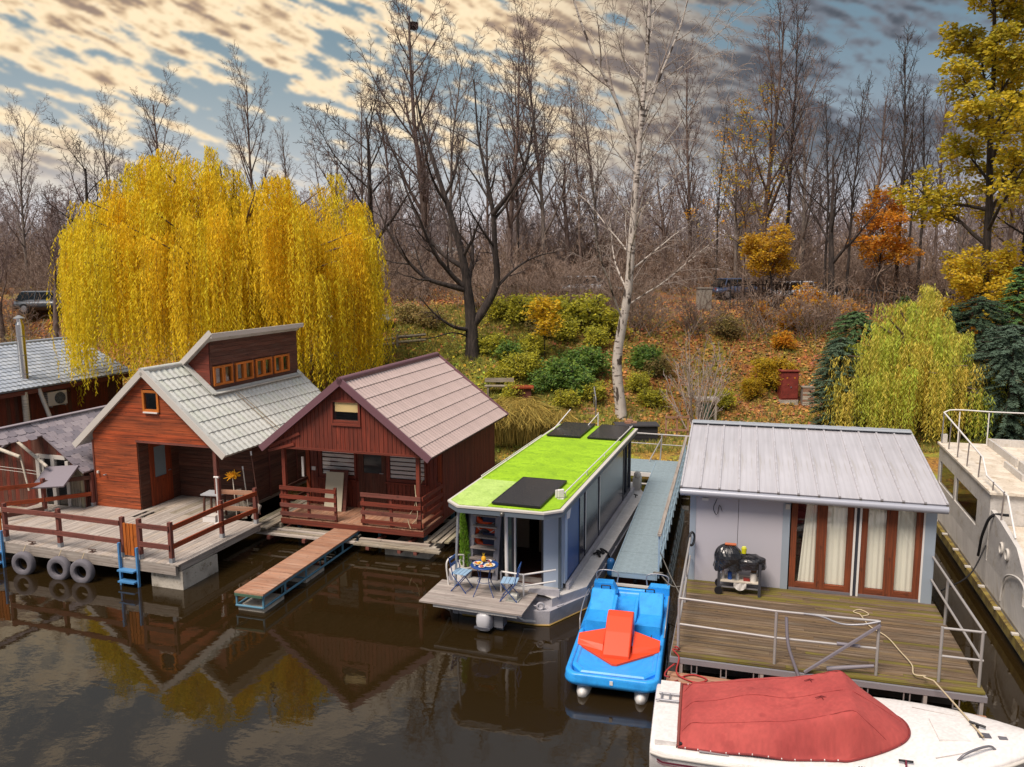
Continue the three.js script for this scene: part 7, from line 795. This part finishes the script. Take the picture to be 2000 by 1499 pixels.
{
  const cone = (t) => Math.pow(1 - t, 0.8) * 0.95 + 0.05, col = (t) => Math.sqrt(Math.max(0.02, 1 - Math.pow(2 * t - 0.85, 2) * 0.75));
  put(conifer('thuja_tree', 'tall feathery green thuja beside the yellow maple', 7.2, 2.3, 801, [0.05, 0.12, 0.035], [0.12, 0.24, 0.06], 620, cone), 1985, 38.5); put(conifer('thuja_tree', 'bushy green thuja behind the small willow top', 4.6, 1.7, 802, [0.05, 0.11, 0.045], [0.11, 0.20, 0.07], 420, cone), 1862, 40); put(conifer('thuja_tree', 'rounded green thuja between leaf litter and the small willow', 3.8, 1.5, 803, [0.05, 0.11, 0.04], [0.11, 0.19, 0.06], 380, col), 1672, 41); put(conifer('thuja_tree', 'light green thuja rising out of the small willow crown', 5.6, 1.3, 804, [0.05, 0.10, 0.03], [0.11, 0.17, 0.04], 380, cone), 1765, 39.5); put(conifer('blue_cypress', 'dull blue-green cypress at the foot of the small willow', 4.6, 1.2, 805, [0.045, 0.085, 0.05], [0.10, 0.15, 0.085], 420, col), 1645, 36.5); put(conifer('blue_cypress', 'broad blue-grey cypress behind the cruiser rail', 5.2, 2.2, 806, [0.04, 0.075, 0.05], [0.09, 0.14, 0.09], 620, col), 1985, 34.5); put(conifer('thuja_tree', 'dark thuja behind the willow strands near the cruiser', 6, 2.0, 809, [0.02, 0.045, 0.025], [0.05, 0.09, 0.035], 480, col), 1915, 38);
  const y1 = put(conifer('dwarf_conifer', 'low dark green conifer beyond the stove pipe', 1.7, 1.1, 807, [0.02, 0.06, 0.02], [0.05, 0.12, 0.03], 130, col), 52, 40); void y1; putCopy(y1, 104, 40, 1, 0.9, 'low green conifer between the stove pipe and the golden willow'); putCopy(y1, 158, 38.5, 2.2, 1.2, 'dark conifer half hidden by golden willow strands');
}
// golden grass on the bank behind the red cabin
{
  const r = rng(820), lf = new Leaves(), gm = (n, w, d, h) => { const q = new Leaves(); for (let i = 0; i < n; i++) { const x = (r() - 0.5) * w, z = (r() - 0.5) * d, a = r() * 6.28, hh = h * (0.6 + 0.6 * r()), b = 0.35 + 0.5 * r(), c = mix3([0.40, 0.27, 0.05], [0.30, 0.24, 0.05], r()), mx = x + Math.cos(a) * b * 0.35, mz = z + Math.sin(a) * b * 0.35; q.add(x, -0.1, z, mx - x, hh, mz - z, hh, 0.014, c, r() * 3); q.add(mx, hh * 0.9, mz, Math.cos(a) * b, -0.1 - 0.5 * r(), Math.sin(a) * b, hh * 0.6, 0.013, c, r() * 3); } return q.geo(); }; void lf;
  const mk = (lab, b, d, w, dd, h, n) => { const o = T('ornamental_grass', lab, 'grass'); P(o, 'blades', gm(n, w, dd, h), plainLeaf); put(o, b, d); o.rotation.y = VIEW_YAW; }; mk('arching golden grass clump on the bank behind the red cabin', 1000, 34.2, 2.2, 1.6, 1.7, 1500); mk('golden grass clump between the red cabin and the solar panels', 1065, 34.4, 2.0, 1.4, 1.2, 1100); mk('rusty grass clump under the small orange roof', 1018, 36, 1.4, 1.2, 1.0, 700);
}
// ground litter and scrub nobody could count
{
  const r = rng(830), tri = new Leaves(); tri.add(0, 0, -0.06, 0, 0.12, 1, 0.13, 0.05, [1, 1, 1], 0.2); const lg = tri.geo(); lg.deleteAttribute('color'); const N = 42000, im = new THREE.InstancedMesh(lg, M({ roughness: 0.9, side: THREE.DoubleSide }), N), m4 = new THREE.Matrix4(), q = new THREE.Quaternion(), e = new THREE.Euler(), C = new THREE.Color();
  for (let i = 0; i < N; i++) { const b = -0.72 + 1.44 * r(), d = 33 + 20 * Math.pow(r(), 0.8), [x, z] = site(b, d); const cx = b * d, y = ground(x, z), gr = smooth(4, 0, cx) * smooth(-9, -3, cx) * smooth(46, 40, d); e.set((r() - 0.5) * 1.4 + 0.4, r() * 6.28, (r() - 0.5) * 1.4); q.setFromEuler(e); const s = 0.8 + 1.0 * r(); m4.compose(V3(x, y + 0.03 + r() * 0.05, z), q, V3(s, s, s)); im.setMatrixAt(i, m4); const k = r(), c = r() < gr * 0.8 ? (k < 0.45 ? [0.34, 0.36, 0.05] : k < 0.75 ? [0.62, 0.50, 0.06] : [0.16, 0.22, 0.05]) : k < 0.55 ? [0.36, 0.17, 0.06] : k < 0.85 ? [0.50, 0.27, 0.07] : [0.16, 0.085, 0.045]; C.setRGB(...c.map((v) => v * (0.7 + 0.6 * r()))); im.setColorAt(i, C); }
  im.name = 'fallen_leaves'; im.userData = { kind: 'stuff', label: 'fallen brown and yellow leaves covering the bank', category: 'leaves' }; im.castShadow = im.receiveShadow = true; scene.add(im);
  const tuft = new Leaves(), r2 = rng(5); for (let i = 0; i < 9; i++) { const a = r2() * 6.28; tuft.add(Math.cos(a) * 0.05, 0, Math.sin(a) * 0.05, Math.cos(a) * 0.5, 1, Math.sin(a) * 0.5, 0.12 + 0.12 * r2(), 0.01, [1, 1, 1], r2() * 3); } const tg = tuft.geo(); tg.deleteAttribute('color'); const N2 = 26000, gi = new THREE.InstancedMesh(tg, M({ roughness: 0.9, side: THREE.DoubleSide }), N2);
  for (let i = 0; i < N2; i++) { let x, z, cx, d; do { const b = -0.72 + 1.44 * r(); d = 32.5 + 15 * r(); [x, z] = site(b, d); cx = b * d; } while (r() > 0.25 + 0.75 * smooth(5, 0, cx) * smooth(-14, -6, cx) + 0.4 * smooth(39, 36, d)); m4.compose(V3(x, ground(x, z) - 0.02, z), q.setFromEuler(e.set((r() - 0.5) * 0.4, r() * 6.28, (r() - 0.5) * 0.4)), V3(1, 0.8 + r(), 1)); gi.setMatrixAt(i, m4); const c = mix3([0.15, 0.20, 0.04], [0.42, 0.36, 0.07], r()); C.setRGB(...c); gi.setColorAt(i, C); }
  gi.name = 'grass'; gi.userData = { kind: 'stuff', label: 'short green and straw coloured grass on the bank', category: 'grass' }; gi.castShadow = gi.receiveShadow = true; scene.add(gi);
  // leafless undergrowth along the top of the bank
  const t = new Mesher(), g = grower({ n: [5, 4, 3], ang: [0.6, 0.6, 0.6], ratio: [0.5, 0.5, 0.5], start: [0.15, 0.15, 0.1], up: [0.03, 0.03, 0], wig: [0.3, 0.4, 0.5], seg: [5, 3, 2, 2], sides: [3, 3, 3, 3], rmin: 0.008 }, 833, t, t); for (let i = 0; i < 9; i++) { const a = i * 0.7; g.branch([Math.cos(a) * 0.3, -0.1, Math.sin(a) * 0.3], [Math.cos(a * 3) * 0.7, 1, Math.sin(a * 3) * 0.7], 1.5 + (i % 4) * 0.5, 0.022, 0); }
  const N3 = 560, ui = new THREE.InstancedMesh(t.geo(), M({ color: 0xffffff, roughness: 0.95 }), N3); for (let i = 0; i < N3; i++) { const b = -0.78 + 1.56 * r(), d = 44.5 + 40 * Math.pow(r(), 1.3), [x, z] = site(b, d), s = 0.7 + 0.7 * r() + (d > 60 ? 0.7 : 0); m4.compose(V3(x, ground(x, z), z), q.setFromEuler(e.set(0, r() * 6.28, 0)), V3(s * 1.2, s, s * 1.2)); ui.setMatrixAt(i, m4); C.setRGB(...mix3([0.15, 0.105, 0.085], [0.34, 0.25, 0.19], r())); ui.setColorAt(i, C); }
  ui.name = 'undergrowth'; ui.userData = { kind: 'stuff', label: 'tangled leafless brown undergrowth along the top of the bank', category: 'undergrowth' }; ui.castShadow = ui.receiveShadow = true; scene.add(ui);
  // far wood
  const ft = new Mesher(), fg = grower({ n: [17, 7, 5, 2], ang: [0.6, 0.7, 0.7], ratio: [0.38, 0.45, 0.5], start: [0.25, 0.2, 0.1], up: [0.03, 0.1, 0.04], wig: [0.12, 0.25, 0.4], seg: [8, 4, 2, 2], sides: [5, 3, 3, 3], rmin: 0.016 }, 834, ft, ft); fg.branch([0, 0, 0], [0, 1, 0], 9, 0.16, 0); const N4 = 520, fi = new THREE.InstancedMesh(ft.geo(), M({ color: 0xffffff, roughness: 0.95 }), N4); for (let i = 0; i < N4; i++) { const b = -0.85 + 1.7 * r(), d = 63 + 75 * r(), [x, z] = site(b, d), s = 0.6 + 0.5 * r(); m4.compose(V3(x, ground(x, z) - 0.3, z), q.setFromEuler(e.set(0, r() * 6.28, 0)), V3(s, s, s)); fi.setMatrixAt(i, m4); C.setRGB(...mix3([0.22, 0.18, 0.175], [0.38, 0.32, 0.31], r())); fi.setColorAt(i, C); } fi.name = 'far_woodland'; fi.userData = { kind: 'stuff', label: 'distant leafless woodland beyond the bank', category: 'woodland' }; fi.castShadow = fi.receiveShadow = true; scene.add(fi);
}

// ---------- things on the bank ----------
const at = (b, d, dy = 0) => { const [x, z] = site((b - 1000) / 1547, d); return [x, ground(x, z) + dy, z]; };
function car(label, b, d, ry, paint, tall) {
  const h = tall ? 1.72 : 1.42, c = T('parked_car', label, 'car', at(b, d, -0.05), ry, 'cars parked along the top of the bank'), L = 4.3, W2 = 0.86, mat = new THREE.MeshPhysicalMaterial({ color: paint, roughness: 0.35, metalness: 0.3, clearcoat: 0.8, clearcoatRoughness: 0.08 }), gl = new THREE.MeshPhysicalMaterial({ color: 0x14181b, roughness: 0.05 });
  const belt = tall ? 0.98 : 0.86, sec = [[-2.15, 0.45, 0.7, 0.8], [-2.0, 0.3, belt - 0.06, 0.94], [-1.0, 0.25, belt + 0.02, 1], [0.6, 0.25, belt + 0.02, 1], [1.2, 0.26, belt - 0.02, 0.99], [1.95, 0.3, belt - 0.2, 0.94], [2.15, 0.42, 0.62, 0.8]]; P(c, 'body', loft(sec.map(([x, y0, y1, k]) => [[x, y0, -W2 * k], [x, y0, W2 * k], [x, (y0 + y1) / 2, W2 * k * 1.02], [x, y1, W2 * k * 0.94], [x, y1 + 0.02, 0], [x, y1, -W2 * k * 0.94], [x, (y0 + y1) / 2, -W2 * k * 1.02]])), mat);
  const cab = (k, y, x0, x1) => [[x0, y, -W2 * k], [x0, y, W2 * k], [x1, y, W2 * k], [x1, y, -W2 * k]]; P(c, 'window_band', flat(loft([cab(0.93, belt - 0.02, -1.95, 1.15), cab(0.74, h - 0.06, -1.6, 0.35)].map((r) => r.slice().reverse()))), gl); P(c, 'roof', flat(loft([cab(0.75, h - 0.07, -1.66, 0.4), cab(0.66, h, -1.45, 0.15)].map((r) => r.slice().reverse()))), mat); for (const x of [-0.65, 0.4, -1.5]) for (const s of [-1, 1]) P(c, 'pillar', beam([x, belt, s * W2 * 0.935], [x * 0.8 - 0.1, h - 0.05, s * W2 * 0.75], 0.06, 0.08), mat);
  for (const x of [-1.32, 1.32]) for (const s of [-1, 1]) { const w = P(c, 'wheel', cyl([x, 0.32, s * 0.7], [x, 0.32, s * 0.9], 0.32, 0.32, 20), black); P(w, 'rim', cyl([x, 0.32, s * 0.9], [x, 0.32, s * 0.915], 0.2, 0.19, 14), steel); } for (const s of [-1, 1]) { P(c, 'headlight', bx(2.0, 2.1, 0.58, 0.68, s * 0.5, s * 0.72), white); P(c, 'tail_light', bx(-2.14, -2.06, 0.6, 0.76, s * 0.5, s * 0.72), solid(0x8a1c1c, 0.3)); P(c, 'wing_mirror', bx(0.75, 0.9, belt + 0.02, belt + 0.16, s * 0.88, s * 1.02), mat); }
}
car('olive grey off-road car parked behind the golden willow strands', 690, 43.5, VIEW_YAW + 0.1, 0x8a8a78, true); car('white car parked behind the iron fence under the golden maple', 1568, 53, VIEW_YAW + 0.15, 0xd6d6da, false); car('silver car parked beyond the birch on top of the bank', 1152, 54, VIEW_YAW + 0.1, 0xa9adb3, false); car('dark grey car parked behind the tangled grey shrub', 108, 50, VIEW_YAW - 0.05, 0x4c5157, false); car('blue car parked at the end of the iron fence', 1448, 54, VIEW_YAW + 0.1, 0x3a4a68, false);
{
  const f = T('iron_fence', 'dark iron picket fence along the top of the bank', 'fence'), dk = solid(0x231f20, 0.7, 0.2); const A = [1425, 50], B = [2060, 46], n = 92; let prev = null; for (let i = 0; i <= n; i++) { const t = i / n, p = at(lerp(A[0], B[0], t), lerp(A[1], B[1], t)); P(f, 'picket', cyl([p[0], p[1] + 0.05, p[2]], [p[0], p[1] + 1.75, p[2]], 0.022, 0.022, 5), dk); if (i % 10 === 0) { P(f, 'post', bx(p[0] - 0.05, p[0] + 0.05, p[1] - 0.1, p[1] + 1.85, p[2] - 0.05, p[2] + 0.05), dk); if (prev) for (const y of [0.25, 1.55]) P(f, 'rail', beam([prev[0], prev[1] + y, prev[2]], [p[0], p[1] + y, p[2]], 0.04, 0.05), dk); prev = p; } }
  const l = T('log_rail', 'low rail of weathered logs behind the golden willow', 'rail'); for (let k = 0; k < 4; k++) { const a = at(590 + k * 62, 41 + k * 0.1), c = at(590 + (k + 1) * 62 - 6, 41.1 + k * 0.1); P(l, 'post', cyl([a[0], a[1] - 0.1, a[2]], [a[0], a[1] + 0.7, a[2]], 0.08, 0.07, 8), W.old[1]); for (const y of [0.28, 0.55]) P(l, 'log', cyl([a[0], a[1] + y, a[2]], [c[0], c[1] + y - 0.04, c[2]], 0.08, 0.07, 8), pick(W.old)); }
  const l2 = T('log_rail', 'low rail of grey logs beyond the stove pipe', 'rail'); for (let k = 0; k < 3; k++) { const a = at(-30 + k * 75, 43.5), c = at(40 + k * 75, 43.5); P(l2, 'post', cyl([a[0], a[1] - 0.1, a[2]], [a[0], a[1] + 0.75, a[2]], 0.07, 0.07, 8), W.old[1]); P(l2, 'log', cyl([a[0], a[1] + 0.6, a[2]], [c[0], c[1] + 0.6, c[2]], 0.09, 0.08, 8), pick(W.old)); }
}
const place = (name, lab, cat, p, ry = VIEW_YAW) => T(name, lab, cat, p, ry);
{
  const c = place('metal_cabinet', 'rusty red metal cabinet standing beside the yellow bush', 'cabinet', at(1545, 39.6)); const rust = M({ map: blotTex(0x7c3028, 0x8c3a30, 6, 5, 91, 0.9, 0.7, 0x5d2a20), roughness: 0.75 }); P(c, 'body', bx(-0.42, 0.42, 0.12, 1.55, -0.3, 0.3), rust); P(c, 'plinth', bx(-0.44, 0.44, -0.2, 0.118, -0.32, 0.32), concrete); P(c, 'door', bx(-0.38, 0.38, 0.2, 1.46, 0.302, 0.325), rust); P(c, 'roof_lip', bx(-0.47, 0.47, 1.552, 1.6, -0.35, 0.36), rust); for (const x of [-0.16, 0.22]) P(c, 'warning_mark', bx(x - 0.035, x + 0.035, 1.2, 1.27, 0.327, 0.331), solid(0xd98a1c, 0.6)); P(c, 'lock', bx(0.02, 0.07, 0.72, 0.8, 0.327, 0.345), steel);
  const b = place('brick_pillar', 'short pale brick pillar beside the red metal cabinet', 'pillar', at(1584, 39.4)); P(b, 'mortar_core', bx(-0.26, 0.26, -0.2, 0.86, -0.2, 0.2), solid(0x8a8078, 0.95)); for (let r = 0; r < 10; r++) for (let k = 0; k < 2; k++) { const o = r % 2 ? 0.13 : 0; const x0 = k ? -0.02 + o * 0.6 : -0.285, x1 = k ? 0.285 : -0.03 + o * 0.6; P(b, 'brick', bx(x0, x1, -0.1 + r * 0.098, -0.02 + r * 0.098, 0.18, 0.225), pick([W.pale[0], W.gang[3], W.pale[1]])); } P(b, 'cap', bx(-0.3, 0.3, 0.88, 0.93, -0.24, 0.24), W.old[0]); P(b, 'meter_hole', bx(0.02, 0.1, 0.66, 0.74, 0.226, 0.235), black);
  const s = place('garden_chest', 'black slatted garden chest at the birch foot', 'chest', at(1247, 34.8, -0.05)); const bk2 = solid(0x2b2a2e, 0.6); for (let k = 0; k < 6; k++) P(s, 'slat', bx(-0.9, 0.9, 0.05 + k * 0.13, 0.165 + k * 0.13, 0.36, 0.4), bk2); P(s, 'body', bx(-0.88, 0.88, 0, 0.84, -0.4, 0.355), black); P(s, 'lid', bx(-0.97, 0.97, 0.845, 0.9, -0.46, 0.47), solid(0x3a393d, 0.6)); const bs = place('brick_stack', 'few pale bricks lying on the black garden chest', 'bricks', [s.position.x - 0.42, s.position.y + 0.9, s.position.z - 0.1]); for (const [x, y, z] of [[0, 0, 0], [0.02, 0, 0.14], [0.28, 0, 0.05], [0.1, 0.085, 0.06]]) P(bs, 'brick', bx(x - 0.13, x + 0.13, y, y + 0.08, z - 0.06, z + 0.06), W.gang[2]);
  const o = place('hive_box', 'small box with an orange-red tiled roof by the golden grass', 'box', at(1021, 37.4)); P(o, 'box', bx(-0.4, 0.4, -0.1, 0.62, -0.3, 0.3), W.rail[0]); const rs = P(o, 'roof', bx(-0.52, 0.52, 0.625, 0.66, -0.4, 0.42), solid(0xa8431f, 0.7)); for (let k = 0; k < 5; k++) P(rs, 'tile', bx(-0.52 + k * 0.21, -0.52 + k * 0.21 + 0.2, 0.662, 0.685, -0.4, 0.43), W.railOrange[k % 2]);
  const bench = place('garden_bench', 'weathered plank bench next to the orange roofed box', 'bench', at(975, 37.6)); P(bench, 'seat', bx(-0.7, 0.7, 0.42, 0.47, -0.2, 0.2), W.old[0]); for (const x of [-0.55, 0.55]) P(bench, 'leg', bx(x - 0.05, x + 0.05, -0.1, 0.415, -0.18, 0.18), W.old[1]); P(bench, 'backrest', bx(-0.7, 0.7, 0.6, 0.8, -0.24, -0.2), W.old[2]);
  const st = place('garden_steps', 'few pale red steps going up the bank', 'steps', at(1143, 36.6, -0.2)); for (let k = 0; k < 3; k++) P(st, 'step', bx(-0.55, 0.55, k * 0.17, k * 0.17 + 0.165, -0.3 - k * 0.32, 0.02 - k * 0.32), W.gang[k]); P(st, 'handrail', merge([cyl([0.55, 0, 0], [0.55, 1.0, 0], 0.03), cyl([0.55, 1.0, 0], [0.55, 1.5, -0.9], 0.03), cyl([0.55, 0.4, -0.9], [0.55, 1.5, -0.9], 0.03)]), steel);
  const w = place('garden_stand', 'green barrel stand under a pale board by the bare shrub', 'stand', at(1385, 37.6)); P(w, 'top_board', bx(-0.55, 0.55, 0.95, 1.05, -0.3, 0.3), offWhite); for (const x of [-0.42, 0.42]) P(w, 'leg', bx(x - 0.04, x + 0.04, -0.1, 0.945, -0.2, 0.2), W.pale[1]); P(w, 'barrel', cyl([0, 0, 0], [0, 0.8, 0], 0.28, 0.3, 18), solid(0x2c5a4c, 0.5));
  const tr = place('wooden_trellis', 'small raw wood trellis frame beside the black garden chest', 'trellis', at(1328, 35.4)); for (const x of [-0.5, 0.0, 0.5]) P(tr, 'upright', bx(x - 0.04, x + 0.04, -0.1, 1.15, -0.03, 0.03), W.gang[0]); for (const y of [0.45, 1.05]) P(tr, 'crossbar', bx(-0.55, 0.55, y - 0.04, y + 0.04, 0.032, 0.07), W.gang[1]);
  const hut = place('utility_box', 'grey utility box standing at the top of the bank', 'box', at(1374, 50)); P(hut, 'body', bx(-0.42, 0.42, -0.1, 1.3, -0.3, 0.3), solid(0x9a948a, 0.8)); P(hut, 'cap', bx(-0.47, 0.47, 1.302, 1.38, -0.35, 0.35), solid(0x857f76, 0.8)); P(hut, 'door', bx(-0.36, 0.36, 0.05, 1.2, 0.302, 0.32), solid(0x8e887e, 0.7));
  const fb = place('hall_building', 'pale low hall glimpsed far beyond the trees', 'building', at(868, 92)); P(fb, 'wall', bx(-5, 5, -0.3, 2.6, -4, 4), offWhite); P(fb, 'roof', prism([[-5.4, 2.6], [5.4, 2.6], [0, 4.2]], -4.3, 4.3), solid(0xa9b0b6, 0.6));
}
renderer.render(scene, camera);
